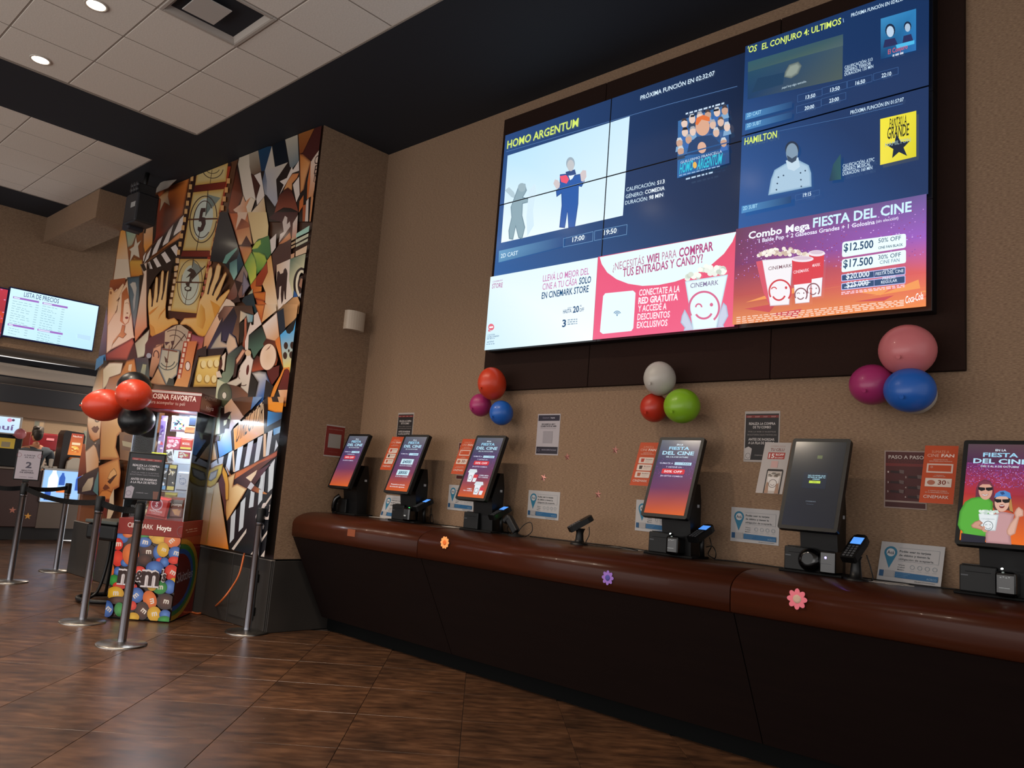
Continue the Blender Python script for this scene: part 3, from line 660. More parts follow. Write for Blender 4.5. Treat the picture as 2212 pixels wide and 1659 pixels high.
for x, y in ((376, 1450), (436, 1428)):
    cv.ring((x, y), 32, 34, 6, '8a5560', 24, 150, 400); cv.ring((x - 2, y + 4), 19, 20, 5, '8a5560', 12, 25, 150); cv.ring((x - 12, y - 4), 8, 7, 3, '8a5560', 8, 180, 360); cv.ell((x + 14, y - 8), 3, 4, '8a5560', n=8)
g_ = .0045
for (i, j), t in dnames.items():
    cv.build('screen_image', m_scr, t, clip=(PW * i + g_, PW * (i + 1) - g_, PH * j + g_, PH * (j + 1) - g_))
# ================================================================ price list display and its neighbour over the snack bar
XT = XB + .06
FT = frame((XT, 0, 0), (0, 1, 0), (0, 0, 1))
def far_display(name, tl, tr, br, bl, label):
    P = [on(0, *q, XT) for q in (tl, tr, br, bl)]
    y0, y1 = (P[0].y + P[3].y) / 2, (P[1].y + P[2].y) / 2; z0, z1 = (P[2].z + P[3].z) / 2, (P[0].z + P[1].z) / 2
    t = thing(name, (XT, (y0 + y1) / 2, z0), label, 'display')
    MB().bbox(XT - .055, XT, y0 - .012, y1 + .012, z0 - .018, z1 + .018, .004, 1).build('case', mat('blue_bezel', '101f52', .25), t, world=True)
    return t, y0, y1, z0, z1
VT = zoomer(0, 600, 9.2167)
t, y0, y1, z0, z1 = far_display('price_display', VT(225, 212), VT(1980, 565), VT(1815, 1435), VT(48, 1145), 'bright white price list display with purple bars over the snack bar')
c2 = Canvas(FT, 1.0, px=VT)
c2.poly([(y0, z0), (y1, z0), (y1, z1), (y0, z1)], '', cs=['cff3ff', 'bfeaff', 'd8f8ff', 'd4f6ff'], loc=True)
c2.text('LISTA DE PRECIOS', (472, 372), (1168, 512), .062, '5c6f96', bold=.02)
for a, b, w0 in (((258, 405), (775, 505), .27), ((845, 522), (1345, 615), .38), ((150, 945), (677, 1038), .2), ((742, 1052), (1245, 1140), .5)):
    dx, dy = (b[0] - a[0]), (b[1] - a[1])
    c2.poly([(a[0] + 4, a[1] - 38), (b[0] + 3, b[1] - 38), b, a], 'a06fc4'); c2.poly([(a[0] + 22, a[1] - 28), (a[0] + dx * w0, a[1] - 28 + dy * w0), (a[0] + dx * w0 - 3, a[1] + dy * w0 - 6), (a[0] + 18, a[1] - 4)], 'e4e6fa')
for x0_, x1_, y_, sl, n_ in ((250, 650, 462, .19, 10), (840, 1160, 565, .19, 10), (165, 420, 1000, .18, 3), (735, 1080, 1098, .18, 4)):
    for k in range(n_):
        yy = y_ + (1150 - 600) / 11.5 * k; xs = -9 * k
        c2.greek((x0_ + xs, yy), (x1_ + xs - rr.uniform(0, 120), yy + (x1_ - x0_) * sl), .006, '8fb3bd', 4, k)
        c2.greek((x1_ + 60 + xs, yy + (x1_ + 60 - x0_) * sl), (x1_ + 120 + xs, yy + (x1_ + 120 - x0_) * sl), .008, '9fbfc9', 1, k)
c2.poly([(1530, 1120), (1800, 1170), (1775, 1260), (1525, 1200)], 'bfe2fb')
c2.build('screen_image', m_scr, t, clip=(y0, y1, z0, z1))
XT2 = XT
t, a0, a1, z0b, z1b = far_display('advert_display', (-190, 590), VT(168, 187), VT(3, 1187), (-205, 690), 'red advert display cut by the left edge, beside the price list')
c2 = Canvas(FT, 1.0, px=VT)
c2.poly([(a0, z0b), (a1, z0b), (a1, z1b), (a0, z1b)], '', cs=['9a2a2a', '8a2c2c', 'c03a4a', 'a83a50'], loc=True)
c2.poly([(a0, z0 + .25), (a1, z0 + .15), (a1, z0 + .3), (a0, z0 + .38)], 'c8432c', loc=True)
for k in range(40): c2.ell((a1 - rr.random() * .4, z0b + rr.random() * (z1b - z0b)), .012, .008, rr.choice(['d06a9a', 'b04a7a', 'e08ab0']), n=8, loc=True)
c2.build('screen_image', m_scr, t, clip=(a0, a1, z0b, z1b))
# ================================================================ the long counter
CT = 1.032
m_cwood = mat('counter_wood', '3e1b0d', .30, spec=.12, noise=((1.2, 30, 30), '31150a', 1.4, 5), coat=.05, coat_rough=.05)
m_ctop = mat('counter_laminate', '2a1c15', .34, spec=.25, noise=((40, 40, 40), '2b1c15', 1.4))
m_cbody = mat('counter_body', '160b09', .6, spec=.15, noise=((2, 2, 30), '100706', 1.4))
m_steel = mat('brushed_steel', 'a9a9ad', .24, metal=1, bump=((60, 60, 4), .04))
cn = thing('service_counter', (1.5, -.4, 0), 'long reddish brown counter with rounded wooden front edge and dark sloping body', 'counter')
def section(pts, x0f, x1f, name, m):
    """pts (y,z); ends given as functions x(y,z)"""
    mb = MB(); n = len(pts)
    vs = [(x0f(y, z), y, z) for y, z in pts] + [(x1f(y, z), y, z) for y, z in pts]
    mb.add(vs[:], [tuple(range(n)), tuple(range(2 * n - 1, n - 1, -1))])
    for i in range(n):
        j = (i + 1) % n; mb.f.append((i, j, n + j, n + i)); mb.sm.append(False)
    o = mb.build(name, m, cn, world=True); return o
XL = lambda y, z: -1.745 + (-.16 * y)          # skew end beside the column
nose = [(-.30, CT + .001)]
for k in range(13):
    a = math.radians(90 - 90 * k / 12); nose.append((-.45 - .24 * math.cos(a), .93 + .103 * math.sin(a)))
nose += [(-.688, .87), (-.684, .828), (-.66, .818), (-.62, .83), (-.30, .95)]
joints = [None, .02, 2.455, 4.9]
for k in range(3):
    a = XL if k == 0 else (lambda y, z, q=joints[k]: q + .003); b = (lambda y, z, q=joints[k + 1]: q - .003)
    o = section(nose, a, b, 'rounded_edge', m_cwood)
    for p in o.data.polygons:
        if len(p.vertices) == 4 : p.use_smooth = True
    section([(-.645, .820), (-.26, .118), (-.10, .118), (-.10, .82)], (lambda y, z: -1.70 + .0 * z + .02) if k == 0 else a, b, 'body_panel', m_cbody)
section([(0, .94), (0, CT), (-.302, CT), (-.302, .94)], XL, lambda y, z: 4.9, 'top_board', m_ctop)
section([(-.18, 0), (-.18, .118), (-.03, .118), (-.03, 0)], lambda y, z: -1.70, lambda y, z: 4.9, 'toe_kick', mat('kick', '050606', .8, spec=.1))
# square patch on the wooden edge
patch = MB().box(0, .1, 0, .055, 0, .0012, frame((-.83, -.6905, .90), (1, 0, 0), (0, 0, 1))).build('patch', mat('patch', '7a3e22', .3), cn, world=True)
# ---------------------------------------------------------------- paper flowers on the edge
def flower(px_, label, c1, c2, r=.034, n=8):
    p = on(1, *px_, -.694)
    t = thing('paper_flower', p, label, 'decoration', group='paper flowers on the counter edge')
    M = frame((0, 0, 0), (1, 0, 0), (0, 0, 1))
    for k in range(n):
        a = 2 * math.pi * k / n; q = []
        for i in range(10):
            b = 2 * math.pi * i / 10; x = r * .62 + r * .40 * math.cos(b); y = r * .27 * math.sin(b)
            q.append((x * math.cos(a) - y * math.sin(a), x * math.sin(a) + y * math.cos(a)))
        MB().prism(q, .0005 + .0004 * (k % 2), .002 + .0004 * (k % 2), M).build('petal', c1, t)
    MB().lathe([(r * .42, .002), (r * .38, .0045), (r * .2, .005)], n=16, M=M).build('centre', c2, t)
flower((961, 1172), 'orange paper flower stuck on the counter edge below the left kiosks', mat('fl_o1', 'f2a45e', .7), mat('fl_o2', 'e06a1c', .7), .043, 10)
flower((1313, 1248), 'purple paper flower on the counter edge below the black card reader', mat('fl_p1', '8a63b4', .7), mat('fl_p2', '44408c', .7), .041)
flower((1722, 1294), 'large pink paper flower on the counter edge below the dark screened kiosk', mat('fl_r1', 'e0707f', .7), mat('fl_r2', 'c2a08c', .7), .049)
# ================================================================ ticket kiosks
TA = math.radians(19.5)
SCW, SCH = .314, .524
def kiosk_frame(cx, back=0): # world frame of screen plane, origin bottom left corner
    up = Vector((0, math.sin(TA), math.cos(TA))); O = Vector((cx - SCW / 2, -.38, CT + .228)); n = Vector((0, -math.cos(TA), math.sin(TA)))
    return frame(O + n * -back, (1, 0, 0), up)
m_scrg = mat('kiosk_glow', '000000', .12, spec=.7, attr=True, emit=.92)
def em(name, c, e): return mat(name, c, .4, emit=e)
m_green = em('led_green', '3dff6a', 6); m_blue = em('lcd_blue', '4f8fe8', .9); m_wled = em('led_white', 'f0fff4', 5); m_purp = em('led_purple', '8f78ff', 6)
m_glossb = mat('gloss_black', '040405', .16, spec=.4, coat=.2)
def cable(parent, pts, r=.003, name='cable'): return MB().tube(smooth(pts), r, 6).build(name, m_black, parent)
def smooth(P, k=6):
    P = [Vector(p) for p in P]; out = []
    for i in range(len(P) - 1):
        a, b, c, d = P[max(i - 1, 0)], P[i], P[i + 1], P[min(i + 2, len(P) - 1)]
        for j in range(k):
            t = j / k; out.append(.5 * ((2 * b) + (-a + c) * t + (2 * a - 5 * b + 4 * c - d) * t * t + (-a + 3 * b - 3 * c + d) * t ** 3))
    return out + [P[-1]]
def card_terminal(parent, o, tilt, mcol=None, rot=0, lcd=True):
    """hand card reader: local frame at o"""
    M = Matrix.Translation(o) @ Matrix.Rotation(rot, 4, 'Z') @ Matrix.Rotation(tilt, 4, 'X')
    q = [(-.036, -.085), (-.04, -.07), (-.042, .05), (-.036, .08), (-.02, .09), (.02, .09), (.036, .08), (.042, .05), (.04, -.07), (.036, -.085)]
    b = MB().prism(q, -.018, .018, M).build('reader', m_black, parent)
    if lcd: MB().box(-.029, .029, .018, .066, .0182, .0195, M).build('lcd', m_blue, b)
    k = MB()
    for i in range(3):
        for j in range(5): k.bbox(-.027 + .02 * i, -.013 + .02 * i, -.075 + .017 * j, -.064 + .017 * j, .018, .0215, .001, 1, M)
    k.build('keys', mat('keys', '3a3b3e', .5), b); return b
def make_kiosk(cx, label, side='reader', lead=None, printer_led=None):
    t = thing('ticket_kiosk', (cx, -.38, CT), label, 'kiosk', group='ticket kiosks on the counter')
    S = wm(t).inverted() @ kiosk_frame(cx)
    q = []
    for (x, y, a0) in ((SCW - .012, SCH - .012, 0), (.012, SCH - .012, 90), (.012, .012, 180), (SCW - .012, .012, 270)):
        for k in range(4): a = math.radians(a0 + 30 * k); q.append((x + .012 * math.cos(a), y + .012 * math.sin(a)))
    sc = MB().prism(q, -.034, 0, S).build('screen', mat('screen_case', '0a0b0c', .4, spec=.35), t)
    # spine
    sp = MB(); pr = [(.150, 0), (.250, 0), (.250, .10), (.245, .34), (.225, .44), (.19, .44), (.12, .25), (.14, .12)]
    vs = [(-.085, y, z) for y, z in pr] + [(.112, y, z) for y, z in pr]; n = len(pr)
    sp.add(vs, [tuple(range(n)), tuple(range(2 * n - 1, n - 1, -1))] + [(i, (i + 1) % n, n + (i + 1) % n, n + i) for i in range(n)])
    s_ = sp.build('stand', m_black, t)
    MB().bbox(-.185, .150, .095, .30, 0, .012, .003, 1).build('base_plate', m_blackm, t)
    p = MB().bbox(-.165, -.012, .115, .315, .012, .135, .006, 2).build('printer', mat('printer', '08090a', .5, spec=.3), t)
    MB().bbox(-.160, -.018, .14, .31, .1352, .139, .0015, 1).build('lid', m_glossb, p)
    MB().box(-.14, -.035, .1145, .116, .104, .107).build('paper_slot', m_blackm, p)
    MB().box(-.158, -.128, .1142, .1151, .085, .091).build('badge', mat('badge', '3c3f44', .5), p)
    if printer_led: MB().lathe([(.004, 0), (.003, .002)], (-.045, .155, .139), 10).build('status_light', printer_led, p)
    MB().box(.1122, .1126, .20, .225, .30, .318).build('sticker', mat('sticker', '9a9da2', .6), s_)
    if side in ('reader', 'both'):
        r = card_terminal(t, Vector((.165, .165, .150)), math.radians(28), lcd=(side == 'both' or True), rot=math.radians(-12))
        MB().tube([(.165, .18, .138), (.16, .19, .07), (.16, .2, .012)], .014, 8).build('reader_post', m_black, t)
        cable(t, [(.18, .24, .13), (.20, .23, .08), (.17, .25, .03), (.22, .24, .012), (.235, .22, .05), (.20, .24, .08), (.15, .26, .07)])
    if lead == 'scan':      # round scanner bowl beside the printer
        sb = MB().lathe([(.062, 0), (.060, .012), (.045, .03), (.03, .034)], n=28, M=Matrix.Translation((-.02, .108, .075)) @ Matrix.Rotation(math.radians(80), 4, 'X')).build('round_scanner', m_glossb, t)
        bx_ = MB().bbox(.035, .12, .085, .20, .012, .13, .01, 2).build('card_box', m_glossb, t)
        MB().lathe([(.006, 0), (.004, .002)], n=10, M=Matrix.Translation((.07, .0845, .095)) @ Matrix.Rotation(math.radians(90), 4, 'X')).build('status_light', m_purp, bx_)
        MB().box(.045, .10, .0842, .0851, .062, .065).build('line_mark', mat('badge', '3c3f44', .5), bx_)
    elif lead == 'pad':
        bx_ = MB().bbox(-.01, .075, .055, .16, .012, .125, .018, 3).build('scan_pad', m_glossb, t)
        MB().lathe([(.0055, 0), (.004, .002)], n=10, M=Matrix.Translation((.02, .06, .135)) @ Matrix.Rotation(math.radians(50), 4, 'X')).build('status_light', m_wled, bx_)
        for k in range(4): MB().box(.012 + .011 * k, .018 + .011 * k, .0545, .0552, .095 + .003 * (k % 2), .099 + .003 * (k % 2)).build('mark', mat('mark', '9fa6a8', .5), bx_)
        MB().box(.008, .05, .0545, .0552, .050, .0525).build('mark', mat('mark', '9fa6a8', .5), bx_)
    elif lead == 'green':
        bx_ = MB().bbox(.03, .115, .07, .18, .012, .12, .014, 3).build('card_box', m_glossb, t)
        MB().lathe([(.007, 0), (.005, .002)], (.075, .10, .1195), 10).build('status_light', m_green, bx_)
        MB().box(.05, .075, .0694, .0702, .05, .06).build('mark', mat('mark', '9fa6a8', .5), bx_)
    elif lead == 'hand':
        MB().tube(smooth([(-.12, .07, .02), (-.115, .06, .07), (-.10, .065, .13), (-.08, .09, .16)]), .022, 10).build('hand_scanner', m_glossb, t)
    return t, sc
def kioskart(cx, parent, name, fn):
    c = Canvas(kiosk_frame(cx), 1.0, .0003); m = .020; c.w, c.h = SCW - 2 * m, SCH - 2 * m
    c.Q = lambda u, v: (m + u * c.w, m + (1 - v) * c.h)
    fn(c); return c.build(name, m_scrg, parent)
def qpoly(c, pts, *a, **k): c.poly([c.Q(*p) for p in pts], *a, loc=True, **k)
def qtext(c, s, u0, u1, v, hh, col, bold=.02): c.text(s, c.Q(u0, v), c.Q(u1, v), hh * c.h, col, bold=bold, loc=True)
def fiesta_bg(c, lo=.0):
    qpoly(c, [(0, 0), (1, 0), (1, .3), (0, .3)], '', cs=['5a6270', '6a6a72', '58486e', '3e3a62'])
    qpoly(c, [(0, .3), (1, .3), (1, .66), (0, .66)], '', cs=['3e3a62', '58486e', '7c3a58', '6c3860'])
    qpoly(c, [(0, .66), (1, .66), (1, 1), (0, 1)], '', cs=['6c3860', '7c3a58', 'e0642a', 'cf5a28'])
    r = random.Random(5)
    for k in range(150):
        u, v = round(r.uniform(.02, .97), 2), round(r.uniform(.26, .52), 2); qpoly(c, [(u, v), (u + .012, v), (u + .012, v + .005), (u, v + .005)], r.choice(['8d6ac0', 'b06ac8', '6a4a90', 'a04a80']), nx=False)
    c.z += .0003
def fiesta_title(c, dy=0, k=1):
    qtext(c, 'EN LA', .42, .58, .075 + dy, .022, 'dff2ff', .04)
    qtext(c, 'FIESTA', .24, .76, .135 + dy, .042, '9fd8f4', .05); qtext(c, 'DEL CINE', .10, .90, .205 + dy, .048, 'b8e6fa', .05)
    qtext(c, 'DEL 2 AL 8 DE OCTUBRE', .22, .78, .245 + dy, .018, 'd8ecf8', .03)
def sumate(c):
    qtext(c, 'SUMATE A', .10, .44, .335, .020, 'd6d6ee', .03); qpoly(c, [(.48, .308), (.90, .308), (.90, .345), (.48, .345)], 'bfe6f8'); qtext(c, 'CINE', .51, .67, .337, .018, '9fc0da', .0); qtext(c, 'FAN', .69, .86, .337, .019, '4a5a80', .03)
    qtext(c, 'Y OBTENÉ UN', .28, .68, .385, .018, 'd6d6ee', .03)
def off50(c):
    qpoly(c, [(.20, .41), (.22, .402), (.76, .402), (.78, .41), (.78, .462), (.76, .47), (.22, .47), (.20, .462)], 'd8343e'); qtext(c, '50% OFF', .26, .72, .452, .030, 'ffe0e4', .05)
    qtext(c, 'EN ESTOS COMBOS', .20, .76, .508, .018, 'dcd6f0', .03)
def combo_art(c, u, v, s=1):
    def P(*q): return [(u + a * s, v + b * s) for a, b in q]
    qpoly(c, P((-.14, 0), (.08, -.01), (.04, .14), (-.10, .14)), 'eef4fa'); qpoly(c, P((-.18, 0), (-.14, -.05), (.10, -.05), (.14, -.01), (.08, .005)), 'dfeaf0')
    qpoly(c, P((.06, .03), (.22, .03), (.19, .14), (.08, .14)), 'd8404c'); qpoly(c, P((.08, .08), (.2, .08), (.19, .14), (.09, .14)), 'eef4fa')
    c.ring(c.Q(u - .03 * s, v + .08 * s), .018 * s, .018 * s, .003, '3a4a60', 16, loc=True)
def art_a(c): fiesta_bg(c); fiesta_title(c); sumate(c); off50(c)
def art_b(c):
    fiesta_bg(c); fiesta_title(c); qtext(c, 'SUMATE A', .10, .44, .335, .020, 'd6d6ee', .03); qpoly(c, [(.48, .308), (.90, .308), (.90, .35), (.48, .35)], 'bfe6f8'); qtext(c, 'FAN', .66, .86, .34, .019, '4a5a80', .03)
    for v, s in ((.42, '$4000'), (.62, '$8000')):
        qpoly(c, [(.24, v), (.80, v), (.80, v + .10), (.24, v + .10)], 'd2f2fc'); qtext(c, s, .32, .72, v + .078, .055, '3a5a78', .05); qtext(c, '2D, 3D, 4D A CONSUMO', .24, .80, v + .135, .020, 'd8e4f4', .03)
    qtext(c, 'Presentá tu entrada', .18, .82, .90, .022, 'f0e8e8', .04); qtext(c, 'de la función siguiente', .16, .84, .94, .020, 'f0e8e8', .04)
def art_c(c):
    art_a(c); combo_art(c, .30, .60, 1.1); combo_art(c, .70, .80, 1.1)
    qtext(c, 'COMBO MEGA', .58, .94, .65, .018, 'e8ecf8', .04); qtext(c, 'POP + 2 GASEOSAS', .58, .94, .68, .016, 'e8ecf8', .04)
    qtext(c, 'COMBO', .30, .48, .88, .018, 'e8ecf8', .04); qtext(c, 'POP + GASEOSA', .18, .52, .91, .016, 'e8ecf8', .04)
def art_d(c):
    qpoly(c, [(0, 0), (1, 0), (1, 1), (0, 1)], '', cs=['2c3030', '1c2024', '171b24', '1a1f2b'])
    qpoly(c, [(.48, .165), (.58, .165), (.58, .205), (.48, .205)], '55603c')
    qpoly(c, [(.27, .37), (.73, .37), (.73, .56), (.27, .56)], '1c2634')
    for k, s in enumerate(('NO OLVIDES QUE', 'RETIRÁS AL LEER TU', 'CÓDIGO')): qtext(c, s, .36 + .05 * (k == 2) * 2, .70 - .1 * (k == 2), .415 + .022 * k, .014, 'a9d8e8', .04)
    qpoly(c, [(.40, .47), (.62, .47), (.62, .50), (.40, .50)], 'c6e04a'); qtext(c, 'INICIO', .47, .55, .49, .010, '4a5a1a', .02)
    qtext(c, 'CINEMARK', .40, .60, .72, .014, '6c7480', .01); qtext(c, 'hoyts', .43, .56, .75, .010, '565e6a', .01)
kd = [(-1.475, 'leftmost ticket kiosk, at the column end, with hand scanner and plain purple-orange screen', 'none', 'hand', None, art_a),
      (-.672, 'second ticket kiosk from the left, two pale price boxes on its screen', 'reader', 'green', None, art_b),
      (.195, 'third ticket kiosk from the left, small popcorn combos drawn on its screen', 'reader', None, None, art_c),
      (1.845, 'ticket kiosk right of the lone card reader, 50% OFF on purple-orange screen', 'reader', 'pad', None, art_a),
      (2.708, 'ticket kiosk with dark grey screen and one small green button', 'none', 'scan', m_wled, art_d),
      (3.555, 'ticket kiosk cut by the right edge, its screen showing two people with popcorn', 'none', 'pad', m_green, None)]
KS = {}
for i, (cx, lb, sd, ld, pl_, art) in enumerate(kd):
    t, sc = make_kiosk(cx, lb, sd, ld, pl_); KS[i] = t
    if art: kioskart(cx, sc, 'screen_image', art)
    K6 = sc
# kiosk at the right edge: two people with popcorn
def art_e(c):
    qpoly(c, [(0, 0), (1, 0), (1, .2), (0, .2)], '', cs=['54404a', '5c4048', '5a2a52', '4a2048'])
    qpoly(c, [(0, .2), (1, .2), (1, .52), (0, .52)], '', cs=['6a2a66', '6a2c66', 'a02c40', 'b82c30'])
    qpoly(c, [(0, .52), (1, .52), (1, 1), (0, 1)], '', cs=['b02a30', '9a2438', 'f06a14', 'f07a18'])
    r = random.Random(8)
    for k in range(420):
        u, v = round(r.uniform(.0, .98) / .021) * .021, round(r.uniform(.20, .45) / .012) * .012; qpoly(c, [(u, v), (u + .014, v), (u + .014, v + .006), (u, v + .006)], r.choice(['8d5ab8', 'b26ad0', 'c89ae0', '6a5ab0', 'a04a90', 'd05a90']), nx=False)
    c.z += .0003
    fiesta_title(c)
    c.px = lambda x, y: (2040 + x / 4.4826, 940 + y / 4.4826)
    c.poly([(300, 620), (308, 520), (335, 460), (390, 430), (445, 445), (478, 500), (488, 600), (478, 660), (300, 640)], '6a2c40')
    c.poly([(130, 870), (150, 740), (200, 650), (260, 612), (330, 600), (430, 612), (470, 650), (470, 800), (440, 860), (430, 980), (300, 990), (180, 960), (175, 930), (150, 915)], '58b03c', edge='3f8a2c', ew=.012)
    c.poly([(165, 950), (405, 985), (395, 1045), (160, 1032)], '1e2030')
    c.ell((400, 540), 66, 88, 'd9a48e', n=28); c.poly([(335, 500), (350, 460), (400, 445), (450, 465), (468, 510), (440, 480), (370, 478)], '7a3448')
    c.poly([(328, 505), (395, 512), (398, 535), (360, 545), (332, 530)], '141418'); c.poly([(402, 512), (470, 508), (468, 535), (430, 545), (405, 535)], '141418')
    c.poly([(362, 570), (400, 580), (432, 570), (420, 590), (392, 596), (372, 588)], 'f4ece8', edge='7a2a2a', ew=.004)
    c.poly([(405, 1045), (400, 960), (440, 860), (470, 780), (540, 745), (600, 750), (680, 770), (660, 860), (640, 950), (652, 1065)], 'c99a9c', edge='a87c80', ew=.012)
    c.poly([(480, 650), (490, 600), (560, 560), (650, 600), (660, 680), (668, 760), (620, 730), (500, 740), (470, 700)], '54342c'); c.poly([(620, 640), (650, 620), (668, 750), (635, 735)], 'b8864c')
    c.ell((560, 660), 70, 86, 'e0b09c', n=28); c.poly([(486, 610), (500, 570), (540, 545), (590, 542), (640, 565), (650, 625), (600, 600), (540, 598)], '4a86c8'); c.poly([(540, 560), (575, 552), (590, 575), (560, 585)], '2a4a80')
    c.poly([(490, 622), (555, 628), (556, 655), (515, 660), (492, 645)], '141418'); c.poly([(563, 628), (640, 625), (632, 658), (590, 664), (565, 650)], '141418')
    c.ell((560, 695), 26, 18, '7a2a2a', n=14); c.poly([(538, 686), (582, 686), (575, 694), (545, 694)], 'f4ece8')
    c.poly([(605, 930), (640, 860), (690, 800), (680, 760), (700, 720), (725, 700), (770, 735), (770, 790), (730, 800), (715, 860), (690, 960), (640, 985), (610, 965)], 'e0b09c', edge='b88472', ew=.008)
    c.poly([(335, 770), (345, 765), (530, 775), (500, 932), (372, 932), (345, 850)], 'eaf0f2', edge='b8c4c8', ew=.008)
    for k in range(40): c.ell((345 + 175 * r.random(), 770 - 30 * math.sin(3.14 * r.random())), 13, 11, r.choice(['eef4f0', 'd8e6dc', 'c8d8d0']), n=8, nx=False)
    c.z += .0003
    c.text('CINEMARK', (362, 822), (492, 828), .006, 'a9b4b8'); c.ring((428, 885), 48, 48, 6, '6a7478', 30); c.ring((428, 890), 28, 28, 5, '6a7478', 14, 25, 155); c.ring((410, 880), 12, 8, 4, '6a7478', 8, 180, 360); c.ell((448, 876), 4, 5, '6a7478', n=8)
    c.poly([(262, 880), (300, 845), (345, 830), (380, 860), (350, 880), (385, 900), (372, 930), (320, 915), (275, 905)], 'd09a84', edge='a06a54', ew=.006)
    c.poly([(372, 925), (380, 885), (400, 895), (395, 925), (425, 930), (415, 948), (385, 945)], 'd09a84')
kioskart(3.555, K6, 'screen_image', art_e)
# ================================================================ stand-alone reader, scanner
t = thing('card_reader', (1.15, -.27, CT), 'lone black card reader tilted on a round pedestal on the counter', 'card reader')
MB().lathe([(.062, 0), (.060, .010), (.035, .016), (.028, .03), (.024, .075), (.030, .095), (.036, .105)], n=24).build('pedestal', m_black, t)
card_terminal(t, Vector((-.008, .01, .135)), math.radians(32), rot=math.radians(-38), lcd=False)
cable(t, [(.05, .03, .12), (.055, .03, .07), (.04, .02, .02), (.08, 0, .006), (.2, .03, .006), (.32, .09, .006), (.42, .06, .006)])
t = thing('barcode_scanner', (.58, -.27, CT), 'black barcode scanner with a green light leaning in its stand on the counter', 'scanner')
MB().lathe([(.055, 0), (.052, .008), (.02, .016), (.014, .03)], n=20).build('foot', m_blackm, t)
b_ = MB(); SM = Matrix.Translation((.0, 0, .035)) @ Matrix.Rotation(math.radians(-42), 4, 'Y')
b_.bbox(-.026, .026, -.022, .022, -.01, .125, .010, 3, SM); b_.bbox(-.05, .02, -.024, .024, .10, .14, .012, 3, SM)
b_ = b_.build('handle', m_black, t); MB().box(-.03, -.005, -.012, .012, .1398, .1415, SM).build('status_light', m_green, b_)
cable(t, [(.02, 0, .035), (.06, .02, .09), (.11, .03, .105), (.125, .03, .05), (.08, .02, .008), (.0, .06, .006), (-.12, .05, .006), (-.3, .07, .006)])
t = thing('card_reader', (2.93, -.29, CT), 'black card reader with bright blue display on a post, beside the dark screened kiosk', 'card reader')
MB().lathe([(.06, 0), (.058, .01), (.03, .014), (.026, .05), (.022, .10), (.03, .12)], n=24).build('pedestal', m_black, t)
card_terminal(t, Vector((-.01, .01, .155)), math.radians(42), rot=math.radians(-12)); cable(t, [(.04, .03, .13), (.06, .04, .06), (.07, .03, .008), (.0, .08, .006), (-.1, .12, .006)])
t = thing('cable_run', (0, 0, CT), 'thin black cables lying along the counter top behind the kiosks', 'cable')
for P in ([(-1.2, -.1, .004), (-.9, -.06, .004), (-.5, -.1, .004), (-.1, -.07, .004)], [(.6, -.14, .004), (.9, -.1, .004), (1.3, -.06, .004), (1.62, -.1, .004)], [(2.05, -.12, .004), (2.2, -.06, .004), (2.5, -.1, .004)], [(2.9, -.1, .004), (3.1, -.13, .004), (3.36, -.08, .004)]):
    cable(t, P, .0035)
# ================================================================ papers and posters
def sheet(name, label, BL, BR, TL, fn, cat='poster', th=.0014, m=None, group=None, mp=None, gain=1.25, curl=0):
    BL, BR, TL = Vector(BL), Vector(BR), Vector(TL); ex = BR - BL; ey = TL - BL; M = frame(BL, ex, ey); w = ex.length; hh = ey.dot(M.col[1].xyz)
    sk = ey.dot(M.col[0].xyz)
    t = thing(name, BL, label, cat, group=group)
    mb = MB(); vs = [(0, 0), (w, 0), (w + sk, hh), (sk, hh)]
    mb.prism(vs, 0, th, M); mb.build('sheet', m or mat('paper', 'c9c2ba', .6), t, world=True)
    M2 = M.copy(); M2.translation = M.translation + M.col[2].xyz * th
    c = Canvas(M2, gain, .0002); c.w, c.h = w, hh; c.Q = lambda u, v: (u * w + (1 - v) * sk, (1 - v) * hh)
    fn(c); c.build('print', mp or m_print, t); return t
def w3(x, z, y=-.0005): return (x, y, z)
